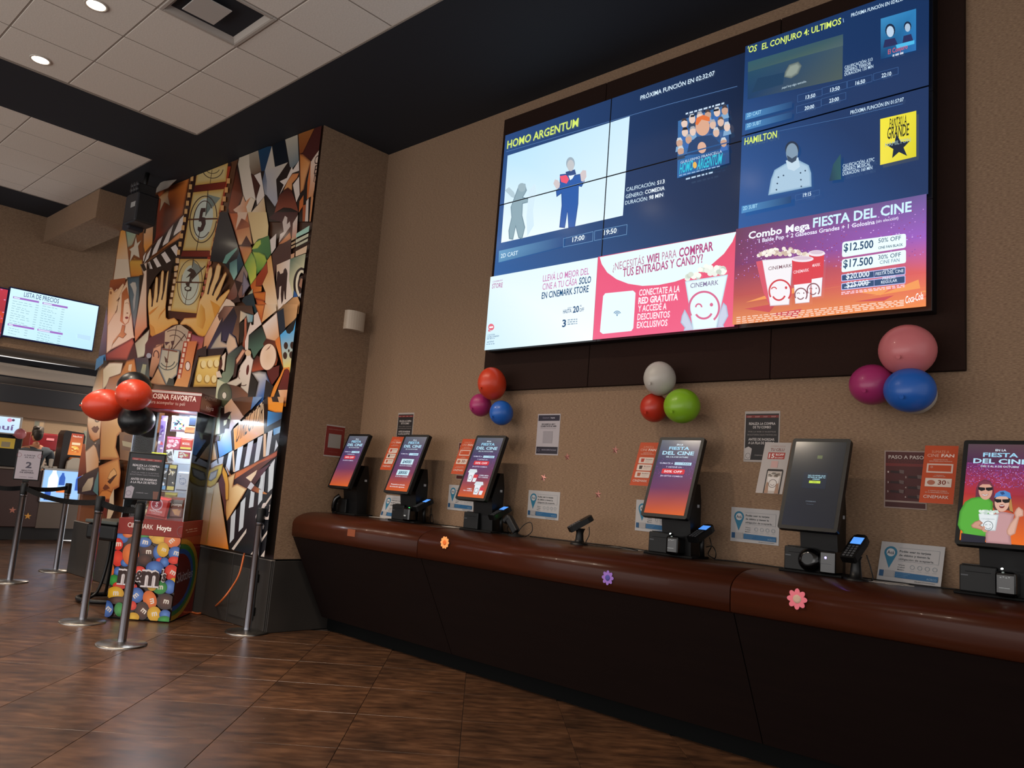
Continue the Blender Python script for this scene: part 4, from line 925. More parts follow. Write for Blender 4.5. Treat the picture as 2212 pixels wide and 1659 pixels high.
def p_aca(c):
    qpoly(c, [(0, 0), (1, 0), (1, 1), (0, 1)], 'b9b6b6')
    pin = [(.05 + .0, .27)]
    pts = []
    for k in range(25):
        a = math.radians(150 + 240 * k / 24); pts.append((.17 + .105 * math.cos(a), .27 + .16 * math.sin(a)))
    pts.append((.17, .68)); qpoly(c, pts, '2c7696'); c.ell(c.Q(.17, .27), .021, .021, 'c6c6c8', loc=True, n=24)
    qtext(c, 'Acá', .115, .225, .31, .085, '1c2f44', .03)
    for k, s in enumerate(('Podés usar tu tarjeta', 'de débito y tienen la', 'obligación de aceptarla.')): qtext(c, s, .31, (.80, .79, .86)[k], .24 + .10 * k, .050, '30363c', (.04, .03, .01)[k])
    for a in ([(.30, .13), (.93, .13), (.93, .47), (.30, .47)],): c.line([c.Q(*p) for p in a], .0012, '7a8288', loc=True)
    for k, s in enumerate(('Visa', 'Cabal', 'Maestro')): qtext(c, s, .31, .42, .58 + .06 * k, .026, '30363c', .02)
    for k in range(4): c.ring(c.Q(.54 + .115 * k, .60), .011, .011, .0018, '7a8a94', 16, loc=True); qtext(c, 'aceptada', .505 + .115 * k, .575 + .115 * k, .70, .014, '7a8a94', .0)
    qpoly(c, [(.03, .74), (.10, .74), (.10, .90), (.03, .90)], '24527c'); qpoly(c, [(.12, .73), (.27, .73), (.27, .90), (.12, .90)], 'a5a2a2')
    qpoly(c, [(.285, .75), (.95, .77), (.95, .91), (.285, .90)], '24608e'); qtext(c, 'ACRCO', .78, .93, .88, .05, '8fa9bc', -.005)
    for k in range(3): c.line([c.Q(.30, .78 + .04 * k), c.Q(.52 - .03 * k, .785 + .04 * k)], .001, '7fa0b8', loc=True)
    qtext(c, 'afip.gob.ar/consumidor', .60, .92, .96, .022, '30363c', .03)
def p_combo(c):
    qpoly(c, [(0, 0), (1, 0), (1, 1), (0, 1)], 'a9a09a'); qpoly(c, [(.03, .05), (.97, .05), (.97, .96), (.03, .96)], '211c1c'); qpoly(c, [(.03, .08), (.97, .08), (.97, .13), (.03, .13)], '7a2a26')
    for k, s in enumerate(('CANDY', 'SHOP', 'CANDY', 'SHOP')): qtext(c, s, .07 + .23 * k, .20 + .23 * k, .12, .022, 'c99a94', .02)
    qtext(c, 'REALIZA LA COMPRA', .13, .88, .27, .048, 'cfc6c2', .03); qtext(c, 'DE TU COMBO', .25, .76, .34, .048, 'cfc6c2', .03)
    qtext(c, 'POR LA WEB O NUESTRAS', .12, .90, .42, .028, '8f8682', .0); qtext(c, 'BOLETERÍAS ELECTRÓNICAS', .10, .92, .48, .028, '8f8682', .0)
    qtext(c, 'ANTES DE INGRESAR', .13, .87, .58, .048, 'cfc6c2', .03); qtext(c, 'A LA FILA DE RETIRO', .13, .87, .65, .048, 'cfc6c2', .03)
    qpoly(c, [(.03, .74), (.14, .70), (.24, .74), (.20, .955), (.04, .955)], 'b8b0ac'); c.ring(c.Q(.13, .88), .016, .016, .002, '4a4444', 18, loc=True); qtext(c, 'CINEMARK  hoyts', .32, .68, .88, .024, '9a9290', .01)
    qpoly(c, [(.78, .76), (.95, .76), (.93, .95), (.80, .95)], '5a3026')
def p_red(c):
    qpoly(c, [(0, 0), (1, 0), (1, 1), (0, 1)], '7c2a24'); qpoly(c, [(0, 0), (1, 0), (1, .04), (0, .04)], 'aea6a0'); qpoly(c, [(0, .96), (1, .96), (1, 1), (0, 1)], 'aea6a0')
    qtext(c, 'CÓDIGO PROMOCIONAL', .12, .90, .15, .03, 'b08078', .02); qpoly(c, [(.16, .28), (.84, .28), (.84, .72), (.16, .72)], '9a938d'); qtext(c, 'Cinemark  hoyts', .28, .74, .86, .03, '9a5a50', .01)
def p_wifi(c):
    qpoly(c, [(0, 0), (1, 0), (1, 1), (0, 1)], 'b4acb0'); qpoly(c, [(.03, .03), (.97, .03), (.97, .17), (.03, .17)], '2a2434'); qpoly(c, [(.03, .80), (.97, .80), (.97, .97), (.03, .97)], '2a2430')
    qtext(c, 'Cinemark', .22, .52, .11, .030, '9a94a8', .0); qtext(c, 'hoyts', .58, .76, .11, .032, 'd8d4e0', .03)
    qtext(c, 'ESCANEÁ EL QR Y', .20, .80, .27, .035, '2a2630', .05); qtext(c, 'CONECTATE AL WIFI', .15, .85, .32, .035, '2a2630', .05); qtext(c, 'acercá la cámara de tu celular', .15, .85, .36, .014, '6a6470', .0)
    qpoly(c, [(.29, .42), (.71, .42), (.71, .71), (.29, .71)], '9c959a'); qtext(c, 'MODO ESPECTACULAR', .28, .92, .89, .028, 'aaa4b4', .02); c.ring(c.Q(.14, .885), .012, .009, .0015, '9a94a8', 14, loc=True)
def p_paso(c):
    qpoly(c, [(0, 0), (1, 0), (1, 1), (0, 1)], 'a08a80'); qpoly(c, [(.03, .02), (.97, .02), (.97, .865), (.03, .865)], '4e1614'); qpoly(c, [(.03, .895), (.97, .895), (.97, .98), (.03, .98)], '461412')
    qpoly(c, [(.03, .22), (.97, .22), (.97, .27), (.03, .27)], '742420')
    qtext(c, 'PASO A PASO', .10, .93, .14, .060, 'cdbcb4', .03); qtext(c, 'PARA COMPRAR', .10, .90, .21, .05, '6a2a26', .0)
    for k, (u, v) in enumerate(((.08, .39), (.50, .47), (.08, .57), (.50, .65), (.08, .73), (.50, .81))):
        qtext(c, str(k + 1), u, u + .035, v, .03, 'c8b4ac', .03); qpoly(c, [(u + .07, v - .04), (u + .38, v - .035), (u + .38, v + .005), (u + .07, v)], '2c0c0c'); qpoly(c, [(u + .28, v - .06), (u + .40, v - .05), (u + .39, v + .01), (u + .29, v)], '6a5450')
def p_fan(big):
    def f(c):
        qpoly(c, [(0, 0), (1, 0), (1, 1), (0, 1)], 'bf4a22'); qtext(c, 'SUMATE A', .22, .74, .13, .045, 'd79a82', -.002); qtext(c, 'CINE', .10, .45, .20, .052, 'dcb0a0', .0); qtext(c, 'FAN', .52, .90, .20, .052, 'eed6cc', .05)
        qtext(c, 'REGISTRATE EN', .30, .72, .255, .016, 'e0b8a8', .02); qtext(c, 'BOLETERÍA ELECTRÓNICA', .18, .86, .285, .016, 'e0b8a8', .03)
        if big:
            qpoly(c, [(.12, .32), (.90, .32), (.90, .48), (.12, .48)], 'dcc0b4'); qpoly(c, [(.17, .345), (.85, .345), (.85, .455), (.17, .455)], 'bf4a22'); c.ring(c.Q(.27, .38), .005, .005, .0015, 'dcc0b4', 12, loc=True)
            qtext(c, 'Y OBTENÉ EL', .38, .66, .53, .014, 'e0b8a8', .02); qtext(c, 'DESCUENTO DE', .34, .70, .55, .014, 'e0b8a8', .02)
            qpoly(c, [(.12, .575), (.90, .575), (.90, .72), (.12, .72)], 'dccabe'); qtext(c, '30', .50, .74, .68, .075, '7a2a1a', .04); qtext(c, '%', .77, .84, .66, .035, '7a2a1a', .0); c.ell(c.Q(.30, .65), .018, .013, 'b06a54', loc=True, n=14)
            qtext(c, 'A TODOS LOS COMBOS', .24, .80, .80, .016, 'e0b8a8', .03); qtext(c, 'EN TU BOLETERÍA FAVORITA', .16, .86, .83, .016, 'e0b8a8', .03)
        else:
            for k in range(3):
                v = .36 + .165 * k; qpoly(c, [(.16, v), (.20, v - .008), (.86, v - .008), (.90, v), (.90, v + .125), (.86, v + .133), (.20, v + .133), (.16, v + .125)], 'dccabe')
                qpoly(c, [(.26, v + .02), (.44, v + .02), (.42, v + .10), (.28, v + .10)], ('b03a28', '4a3430', 'b0583a')[k]); qtext(c, ('Descuentos', 'Más puntos', 'Beneficios')[k], .50, .84, v + .045, .022, '5a3a30', .03); c.line([c.Q(.50, v + .07), c.Q(.78, v + .07)], .0012, '9a7a6a', loc=True); c.line([c.Q(.50, v + .095), c.Q(.70, v + .095)], .0012, '9a7a6a', loc=True)
        qtext(c, 'CINEMARK', .12, .86, .92, .052, 'eed6cc', .0)
    return f
def p_celu(c):
    qpoly(c, [(0, 0), (1, 0), (1, 1), (0, 1)], 'b5aca8'); qtext(c, 'COMPRÁ DESDE', .24, .80, .09, .030, 'a07a74', -.003); qtext(c, 'TU CELU', .26, .78, .17, .055, '7a3a34', .03)
    qpoly(c, [(.20, .20), (.84, .20), (.84, .33), (.20, .33)], 'a8342e'); qtext(c, '15', .24, .45, .31, .085, 'e6dcd8', .05); qtext(c, '%OFF', .48, .80, .262, .04, 'e6dcd8', .04); qtext(c, 'EN CANDY', .48, .80, .315, .026, 'e6dcd8', .03)
    qpoly(c, [(.38, .37), (.64, .37), (.64, .50), (.38, .50)], 'c8a09a')
    qpoly(c, [(.28, 1), (.28, .56), (.31, .53), (.86, .53), (.89, .56), (.89, 1)], '2a2626'); qpoly(c, [(.32, 1), (.32, .57), (.85, .57), (.85, 1)], 'bdb2aa'); qpoly(c, [(.47, .53), (.70, .53), (.68, .555), (.49, .555)], '2a2626')
    qpoly(c, [(.36, .68), (.80, .68), (.74, .95), (.42, .95)], 'ded6d0')
    r = random.Random(2)
    for k in range(40): c.ell(c.Q(.36 + .44 * r.random(), .68 - .07 * r.random()), .008, .007, r.choice(['d8ccc0', 'c0b0a2', 'e4dcd2']), n=8, loc=True, nx=False)
    c.z += .0002
    c.ring(c.Q(.58, .81), .024, .025, .003, '5a4a48', 26, loc=True); c.ring(c.Q(.58, .81), .013, .013, .0025, '5a4a48', 12, 200, 340, loc=True)
    qpoly(c, [(.32, .95), (.36, .78), (.42, .80), (.46, .95), (.46, 1), (.32, 1)], 'a8846e'); qpoly(c, [(.70, 1), (.72, .82), (.80, .80), (.84, .92), (.85, 1)], 'a8846e')
G = .72
def aca(name_label, x, z, w=.304, hh=.203): sheet('payment_notice', name_label, w3(x, z), w3(x + w, z), w3(x, z + hh), p_aca, 'notice', group='blue pin payment notices', gain=G)
aca('white notice with a blue map pin, on the wall left of the lone card reader', .436, 1.163)
aca('white notice with blue pin, on the wall just left of the dark screened kiosk', 2.089, 1.150)
aca('white notice with blue pin, partly hidden behind the ticket kiosk with 50% OFF', 1.40, 1.152)
aca('white notice with blue pin, partly hidden behind the third kiosk from the left', -.445, 1.16)
# leaning notices
def lean(label, x, zt, yb, x2=None): sheet('payment_notice', label, (x, yb, CT + .003), (x + .304, yb, CT + .003), (x + .01, yb + .045, CT + .20), p_aca, 'notice', group='blue pin payment notices', gain=G)
lean('white notice with blue pin, leaning on the wall between the two rightmost kiosks', 2.955, 0, -.06)
lean('white notice with blue pin, leaning behind the second kiosk from the left', -1.20, 0, -.10)
sheet('wifi_notice', 'white and dark purple wifi notice on the wall below the first balloon cluster', w3(.474, 1.632), w3(.694, 1.632), w3(.474, 1.940), p_wifi, 'notice', gain=G)
sheet('combo_poster', 'black combo poster on the wall above the dark screened kiosk', w3(2.155, 1.630), w3(2.378, 1.630), w3(2.155, 1.937), p_combo, gain=G, group='black combo posters')
sheet('combo_poster', 'black combo poster high on the wall behind the second kiosk from the left', w3(-1.203, 1.665), w3(-.983, 1.665), w3(-1.203, 1.970), p_combo, gain=G, group='black combo posters')
sheet('code_poster', 'dark red code poster on the side of the column by the leftmost kiosk', (-1.7525, -.377, 1.535), (-1.7525, -.175, 1.535), (-1.7525, -.377, 1.825), p_red, gain=G)
sheet('steps_poster', 'dark red six step poster on the wall left of the rightmost kiosk', w3(2.968, 1.410), w3(3.178, 1.410), w3(2.968, 1.714), p_paso, gain=G, group='dark red step posters')
sheet('steps_poster', 'dark red six step poster behind the orange leaflet of the 50% OFF kiosk', w3(1.475, 1.41), w3(1.685, 1.41), w3(1.475, 1.714), p_paso, gain=G, group='dark red step posters')
sheet('steps_poster', 'dark red poster mostly hidden behind the third kiosk from the left', w3(-.375, 1.41), w3(-.165, 1.41), w3(-.375, 1.714), p_paso, gain=G, group='dark red step posters')
def leaflet(label, cx, x0, w, hh, fn, z0=.21, rot=0, dz=0):
    F = kiosk_frame(cx, .040 + dz); ex, ey, O = F.col[0].xyz, F.col[1].xyz, F.translation
    BL = O + ex * (x0) + ey * z0; c_, s_ = math.cos(rot), math.sin(rot); e1 = ex * c_ + ey * s_; e2 = ey * c_ - ex * s_
    sheet('leaflet', label, BL, BL + e1 * w, BL + e2 * hh, fn, 'leaflet', group='leaflets fixed behind the kiosks', gain=G)
leaflet('orange leaflet with a 30 percent box, at the left of the rightmost kiosk', 3.555, 3.217 - 3.398, .15, .305, p_fan(1), .205)
leaflet('white leaflet with a phone and 15 percent offer, beside the dark screened kiosk', 2.708, 2.372 - 2.551, .155, .310, p_celu, .205)
leaflet('orange leaflet with three pale boxes, at the left of the 50% OFF kiosk', 1.845, 1.525 - 1.688, .145, .298, p_fan(0), .205)
leaflet('orange leaflet behind the third kiosk from the left', .195, -.146 - .038, .150, .300, p_fan(1), .21)
leaflet('orange leaflet with three pale boxes behind the second kiosk from the left', -.672, -1.04 + .829, .155, .310, p_fan(0), .21)
# loose papers on the counter
for (x, y, w_, d_, r_, lb) in ((-1.16, -.12, .20, .09, .12, 'thin white sheet lying on the counter between the two leftmost kiosks'), (-.20, -.16, .16, .08, -.05, 'white slip lying on the counter left of the third kiosk'), (1.42, -.13, .26, .08, -.14, 'pale sheet lying on the counter left of the 50% OFF kiosk'),
                               (3.02, -.20, .24, .12, .08, 'loose white sheets on the counter below the leaning notice'), (3.12, -.24, .13, .03, .5, 'narrow pale strip lying before the leaning notice')):
    t = thing('loose_paper', (x, y, CT + .001), lb, 'paper', rz=r_, group='loose papers on the counter')
    MB().box(-w_ / 2, w_ / 2, -d_ / 2, d_ / 2, 0, .0015).build('sheet', mat('slip', 'b5afa8', .5), t)
# foil stars on the wall
def star_pts(r, k=.42, a0=90):
    return [((r if i % 2 == 0 else r * k) * math.cos(math.radians(a0 + 36 * i)), (r if i % 2 == 0 else r * k) * math.sin(math.radians(a0 + 36 * i))) for i in range(10)]
m_foil = mat('rose_foil', 'a87068', .3, metal=.6)
def star(p, label, r, m, a0=90, F=None):
    t = thing('foil_star', p, label, 'decoration', group='foil stars')
    q = star_pts(r, .42, a0); mb = MB(); n = 10; vs = [(x, y, 0) for x, y in q] + [(0, 0, .006)]
    mb.add(vs, [(i, (i + 1) % n, n) for i in range(n)] + [tuple(range(n - 1, -1, -1))], F or frame((0, 0, 0), (1, 0, 0), (0, 0, 1))); mb.build('star', m, t)
for (u, v), lb, a in (((1329, 972), 'rose foil star on the wall, rightmost and highest of the four foil stars', 84), ((1225.5, 987), 'rose foil star on the wall just right of the wifi notice', 100), ((1174, 1032), 'rose foil star on the wall below the wifi notice', 70), ((1292, 1068), 'rose foil star on the wall straight above the lone card reader', 90)):
    star(on(1, u, v, -.001), lb, .031, m_foil, a)
# ================================================================ white sensor on the column side
t = thing('wall_sensor', (-1.752, -.21, 2.73), 'small off-white curved box fixed high on the side of the column', 'sensor')
q = [(-.105, 0), (.105, 0)] + [(.105 * math.cos(math.radians(a)), .03 + .055 * math.sin(math.radians(a))) for a in range(0, 181, 15)]
MB().prism(q, 0, .18, frame((0, 0, 0), (0, -1, 0), (1, 0, 0)) @ Matrix.Rotation(0, 4, 'X')).build('cover', mat('sensor', 'b3a493', .5), t)
# ================================================================ balloons
def balloon_mat(n, c): return mat('balloon_' + n, c, .18, spec=.5, coat=.3, coat_rough=.08)
def balloon(c, rx, rz, m, name, parent_label, tilt=0, ry=None, group=None, az=0, back=True):
    """a party balloon: round in front, its knot turned to what it is tied to"""
    t = thing('balloon', c, parent_label, 'balloon', group=group)
    R0 = Matrix.Rotation(az, 4, 'Z') @ Matrix.Rotation(tilt, 4, 'Y')
    if back: R0 = R0 @ Matrix.Rotation(math.radians(-68), 4, 'X'); sx, sy, sz = rx, rz, ry or (rx + rz) * .48
    else: sx, sy, sz = rx, ry or rx, rz
    pr = []
    for k in range(25):
        a = math.pi * k / 24; r_ = math.sin(a) * (1 - .13 * max(0, -math.cos(a)) ** 2); pr.append((max(r_, .002), math.cos(a) * (1.0 if math.cos(a) > 0 else 1.08)))
    def mk_(q): return Matrix.Identity(4)
    MB().lathe([(x, -z) for x, z in pr][::-1] if False else pr, n=36, M=R0 @ Matrix.Diagonal((sx, sy, sz, 1))).build('skin', m, t)
    MB().lathe([(.001, 0), (.009, -.012), (.011, -.016)], (0, 0, 0), 12, M=R0 @ Matrix.Translation((0, 0, -sz * 1.08))).build('knot', m, t)
def balloon_mat(n, c): return mat('balloon_' + n, c, .38, spec=.35, coat=.12, coat_rough=.08)
bo, br, bm_, bb, bw, bg_, bp_, bk_ = [balloon_mat(*k) for k in (('orange', 'b8361c'), ('redorange', 'a82a18'), ('magenta', '94285c'), ('blue', '1c54a4'), ('white', 'aaa49c'), ('green', '729c1c'), ('pink', 'b8666a'), ('black', '0c0f13'))]
def B(u, v, rx, rz, m, lb, y=-.14, tilt=0, gr='wall balloon clusters', ax=1, ry=None, az=0):
    c = on(ax, u, v, y); k = (c - CP).length / FP
    balloon(c, rx * k, rz * k, m, '', lb, tilt, ry=ry, group=gr, az=az)
B(1063, 829, 30, 36, bo, 'orange balloon at the top of the left wall cluster', -.20)
B(1038, 875, 24, 25, bm_, 'magenta balloon at the lower left of the left wall cluster', -.13)
B(1083, 892, 26, 27, bb, 'small blue balloon at the bottom of the left wall cluster', -.16)
B(1425, 818, 34, 37, bw, 'white balloon at the top of the middle wall cluster', -.20)
B(1413, 881, 30, 31, br, 'red balloon at the lower left of the middle wall cluster', -.13)
B(1473, 877, 39, 37, bg_, 'lime green balloon at the lower right of the middle wall cluster', -.19)
B(1960, 757, 52, 50, bp_, 'large pink balloon at the top of the right wall cluster', -.20)
B(1884, 831, 43, 40, bm_, 'magenta balloon at the left of the right wall cluster', -.17)
B(1965, 843, 47, 43, bb, 'blue balloon at the bottom of the right wall cluster', -.24)
B(1975, 852, 40, 38, bw, 'white balloon almost hidden behind the blue one of the right wall cluster', -.11)
# ================================================================ the mural: flat vinyl print on the column
mt_ = thing('wall_mural', (CX0, CY0, .61), 'tall glossy mural of film strips, hands, stars and clapperboards on the column', 'mural')
MW = (Vector((CX1, CY1, 0)) - Vector((CX0, CY0, 0))).length
FM = frame(Vector((CX0, CY0, .612)) + Vector((ex.y, -ex.x, 0)) * .001, ex, (0, 0, 1))
MB().box(.01, MW - .004, 0, ZC - .615, 0, .003, FM).build('vinyl', mat('vinyl', '3a2a20', .4), mt_, world=True)
FM2 = FM.copy(); FM2.translation = FM.translation + FM.col[2].xyz * .0032
m_mural = mat('mural_print', '808080', .35, spec=.3, attr=True, coat=.7, coat_rough=.13)
mu = Canvas(FM2, 1.0, .00025)
ZA, ZB_, ZCc, ZD, ZE, ZF, ZG, ZH, ZI = [zoomer(*k) for k in ((460, 260, 7.542), (230, 360, 7.215), (460, 460, 7.542), (220, 560, 7.542), (440, 660, 7.542), (170, 740, 6.379), (420, 860, 7.542), (400, 1000, 7.542), (160, 960, 6.914))]
K = '1d1410'; BR = '5a2a16'; RU = '8a4220'; OR = 'b56c34'; TA_ = 'bf9468'; CR = 'c2b09c'; WH = 'cbbfb4'; GO = 'c08c3a'; MA = '4a1c14'; NV = '142436'; TE = '6c9488'
def p(z, pts, c, c2=None, g=None, e=None, w=.03, **k):
    mu.px = z; mu.poly(pts, c, c2, g, edge=e, ew=w, **k)
mu.poly([(0, 0), (MW, 0), (MW, 3.96), (0, 3.96)], '', cs=['6a3c20', '1a1614', '3a241a', '6b4226'], loc=True)
# --- background wedges, upper left
p(ZB_, [(230, 960), (285, 960), (320, 1200), (365, 1659), (130, 1659), (160, 1400)], 'c8862e', 'c0ae98', ((250, 1000), (250, 1659)))
p(ZD, [(240, 0), (430, 0), (470, 318), (190, 345)], 'c0ae98')
p(ZB_, [(285, 900), (360, 840), (440, 850), (500, 910), (480, 1020), (440, 1150), (400, 1240), (330, 1270)], '6f9c88', '94937a', ((350, 900), (350, 1250)), MA, .03)
p(ZB_, [(480, 1060), (520, 1000), (560, 880), (575, 1659), (470, 1659), (360, 1500), (330, 1270), (440, 1200)], '8a5228', '5a2816', ((500, 900), (500, 1500)))
p(ZB_, [(380, 1560), (430, 1410), (560, 1480), (575, 1659), (365, 1659)], 'b08434', 'c09a44', ((450, 1420), (450, 1650)), BR, .03)
p(ZD, [(440, 0), (665, 0), (672, 290), (470, 300)], 'b98c3a', 'b06c26', ((560, 0), (480, 290)), BR, .03)
p(ZB_, [(585, 830), (690, 470), (760, 450), (735, 1000), (720, 1210), (600, 1350), (575, 1250)], 'c2b2a0', 'c07a2c', ((700, 600), (600, 1300)), MA, .02)
p(ZB_, [(640, 870), (610, 1040), (585, 1040), (600, 870)], K); p(ZB_, [(500, 880), (530, 870), (515, 1060), (488, 1070)], K)
# red field and star
p(ZB_, [(765, 440), (880, 330), (1050, 200), (1320, 120), (1200, 760), (900, 1080), (720, 1210), (740, 700)], 'b0652c', '7a1e12', ((1250, 200), (820, 1000)), K, .06)
p(ZB_, [(745, 470), (800, 430), (830, 480), (800, 700), (770, 1100), (722, 1200)], K)
p(ZB_, [(985, 320), (965, 460), (998, 620), (905, 560), (830, 715), (850, 520), (815, 480), (920, 390), (900, 340)], 'a8733c', 'c4ac90', ((920, 380), (900, 620)), MA, .012)
p(ZB_, [(465, 1080), (485, 1190), (555, 1140), (500, 1240), (525, 1430), (430, 1380), (365, 1500), (385, 1330), (355, 1290), (430, 1240)], 'b8ab98', e='7a5434', w=.012)
# clapperboard
p(ZB_, [(575, 1540), (1150, 1130), (1180, 1000), (1210, 1180), (1090, 1659), (690, 1659)], K)
p(ZB_, [(720, 1230), (900, 1080), (1210, 760), (1180, 970), (1060, 1100), (700, 1400), (580, 1530), (578, 1480)], '241814')
for q in ([(1210, 760), (1190, 980), (1050, 1080), (1060, 1030), (1150, 820)], [(1050, 900), (970, 1180), (880, 1240), (890, 1190), (980, 990)], [(885, 1080), (790, 1340), (712, 1395), (740, 1290), (810, 1150)], [(710, 1260), (660, 1430), (590, 1510), (640, 1370)], [(625, 1335), (590, 1470), (578, 1480), (580, 1400)]): p(ZB_, q, 'c2b5ac')
p(ZB_, [(820, 1320), (1060, 1100), (1180, 985), (1150, 1130), (900, 1290), (710, 1410), (700, 1400)], 'b8794a', '9a5424', ((1150, 1050), (800, 1340)), K, .02)
for q in ([(1010, 1265), (1085, 1215), (1130, 1290), (1100, 1400)], [(860, 1370), (920, 1325), (1012, 1468), (945, 1508)], [(735, 1450), (785, 1415), (862, 1550), (800, 1575)], [(650, 1500), (685, 1480), (735, 1610), (690, 1625)]): p(ZB_, q, 'c2b5ac')
# --- film strip
p(ZB_, [(1420, 70), (1948, -60), (1948, 0), (1530, 1659), (1080, 1659), (1090, 1500), (1230, 700), (1350, 110)], '2a1612')
p(ZB_, [(1900, 0), (1948, 0), (1700, 1150), (1590, 1659), (1530, 1659), (1640, 1160), (1840, 350)], '8a2e18')
def frame_(z, q, n=None):
    p(z, q, 'b09a68', e='a8803c', w=.05)
    cx = sum(a[0] for a in q) / 4; cy = sum(a[1] for a in q) / 4; return cx, cy
frame_(ZB_, [(1425, 60), (1905, -60), (1870, 235), (1392, 295)]); mu.px = ZB_
mu.ring((1665, 20), 170, 170, 12, '3e3026', 24, 10, 175); mu.ring((1665, 20), 115, 95, 10, '3e3026', 24, 20, 165); mu.line([(1655, 60), (1625, 270)], .012, '4a382a')
p(ZB_, [(1390, 300), (1875, 240), (1850, 350), (1365, 400)], '6a2214', '4a1812', ((1850, 300), (1400, 350)))
frame_(ZB_, [(1362, 405), (1845, 352), (1640, 1310), (1200, 1310)]); mu.px = ZB_
p(ZB_, [(1595, 380), (1600, 440), (1790, 490), (1560, 770)], '6a7268', '4a544e', ((1650, 450), (1570, 740)))
mu.ell((1520, 820), 150, 330, 'a8aca0', rot=.13, n=30)
p(ZB_, [(1590, 470), (1655, 480), (1700, 560), (1560, 770)], '5c6862')
mu.ring((1520, 825), 215, 372, 15, '3e2c22', 36, 0, 350, rot=.13); mu.ring((1520, 825), 155, 295, 14, '3e2c22', 30, 40, 320, rot=.13)
mu.line([(1290, 828), (1740, 815)], .018, '4a2a1a'); mu.line([(1595, 380), (1560, 770)], .014, '3a2a22'); mu.line([(1465, 1030), (1415, 1305)], .014, '4a382a')
p(ZB_, [(1490, 650), (1560, 650), (1555, 710), (1520, 715), (1505, 790), (1555, 800), (1560, 900), (1520, 1000), (1465, 1030), (1435, 990), (1440, 940), (1480, 950), (1500, 900), (1490, 860), (1450, 860), (1475, 700)], '3c2a26')
p(ZB_, [(1200, 1320), (1640, 1320), (1625, 1410), (1170, 1405)], '5a1c12', '6a2214', ((1200, 1350), (1600, 1350)))
frame_(ZD, [(1290, 0), (1750, 0), (1560, 885), (1140, 845)]); mu.px = ZD
mu.ell((1450, 430), 150, 330, 'a4a89a', rot=.1, n=30)
p(ZD, [(1510, 0), (1530, 60), (1660, 150), (1480, 330)], '6c7068'); mu.ring((1450, 380), 205, 375, 12, '5a4632', 36, 0, 360, rot=.1); mu.ring((1450, 370), 145, 300, 10, '6a5640', 30, 0, 200, rot=.1)
mu.line([(1230, 378), (1670, 385)], .016, '4a2a1a'); mu.line([(1700, 120), (1480, 340)], .016, '3a2a22'); mu.line([(1420, 480), (1375, 740)], .012, '4a382a'); mu.line([(1508, 0), (1490, 140)], .014, '3a2a22')
p(ZD, [(1405, 190), (1470, 145), (1530, 190), (1560, 240), (1510, 300), (1470, 330), (1490, 375), (1450, 400), (1445, 450), (1480, 460), (1470, 520), (1420, 530), (1370, 510), (1365, 465), (1400, 440), (1380, 400), (1440, 370), (1455, 280), (1390, 310), (1470, 220)], '33241e')
mu.ell((1420, 480), 38, 26, 'a4a89a', n=16)
p(ZD, [(1130, 850), (1560, 890), (1640, 740), (1590, 960), (1330, 1080), (1290, 990), (1110, 990)], '4a1c12', '2a1410', ((1400, 860), (1300, 1000)))
# strip sprocket holes
def holes(z, a, b, n, w, h, c, s=.0):
    mu.px = z
    for k in range(n):
        t = (k + .5) / n; x = a[0] + (b[0] - a[0]) * t; y = a[1] + (b[1] - a[1]) * t
        mu.poly([(x - w, y + h), (x - w + 4 + s * 8, y - h), (x + w, y - h), (x + w - 4, y + h)], c, nx=False)
    mu.z += .00025
holes(ZB_, (1362, 130), (1085, 1659), 12, 25, 38, 'b98c58'); holes(ZB_, (1935, 160), (1580, 1700), 11, 28, 40, 'b98450')
holes(ZD, (1270, -20), (1115, 860), 8, 24, 36, 'b99a78'); holes(ZD, (1790, 20), (1600, 830), 8, 20, 34, '9a5040')
# --- upper right: stripes and stars
p(ZA, [(430, 600), (1800, 90), (1780, 480), (1640, 1659), (180, 1659), (260, 1450), (440, 640)], K)
p(ZA, [(440, 640), (420, 760), (520, 1230), (320, 1659), (260, 1440), (300, 1240)], '7a3a20', '3a1a12', ((300, 1400), (480, 1000)), K, .03)
p(ZA, [(460, 580), (610, 540), (620, 760), (720, 1300), (640, 1480), (560, 1330), (520, 1230), (430, 720)], 'a59886', 'bdaea0', ((500, 600), (650, 1300)))
p(ZA, [(610, 540), (755, 470), (810, 840), (690, 900), (640, 870), (620, 740)], '8c8070', '5a4434', ((680, 550), (700, 880)))
p(ZA, [(640, 880), (690, 905), (790, 1060), (735, 1250), (720, 1300), (650, 930)], '3c2018')
p(ZA, [(695, 905), (800, 855), (865, 1240), (745, 1390), (730, 1290), (795, 1070)], 'b9aca2')
p(ZA, [(760, 460), (985, 430), (870, 830), (810, 840)], '16344c', '1a2c44', ((800, 480), (900, 800)))
p(ZA, [(990, 425), (1190, 310), (1250, 690), (1040, 770), (1010, 560)], '0a1018')
p(ZA, [(985, 430), (1035, 770), (1245, 695), (1055, 975), (1080, 1330), (1035, 1415), (880, 1200), (830, 1000), (870, 830)], 'a29686', '8c8a90', ((1000, 700), (850, 1000)), None)
p(ZA, [(830, 1000), (870, 820), (905, 1000), (900, 1230), (870, 1210)], '4a5264', '7a7a80', ((840, 1000), (900, 1100)))
p(ZA, [(1200, 305), (1405, 240), (1425, 670), (1320, 790), (1280, 770)], '9a9080', '5c6468', ((1300, 300), (1320, 760)))
p(ZA, [(1425, 670), (1430, 830), (1320, 870), (1240, 1000), (1110, 1225), (1180, 1060), (1115, 1005), (1230, 950), (1310, 770), (1330, 820)], 'b8aaa0')
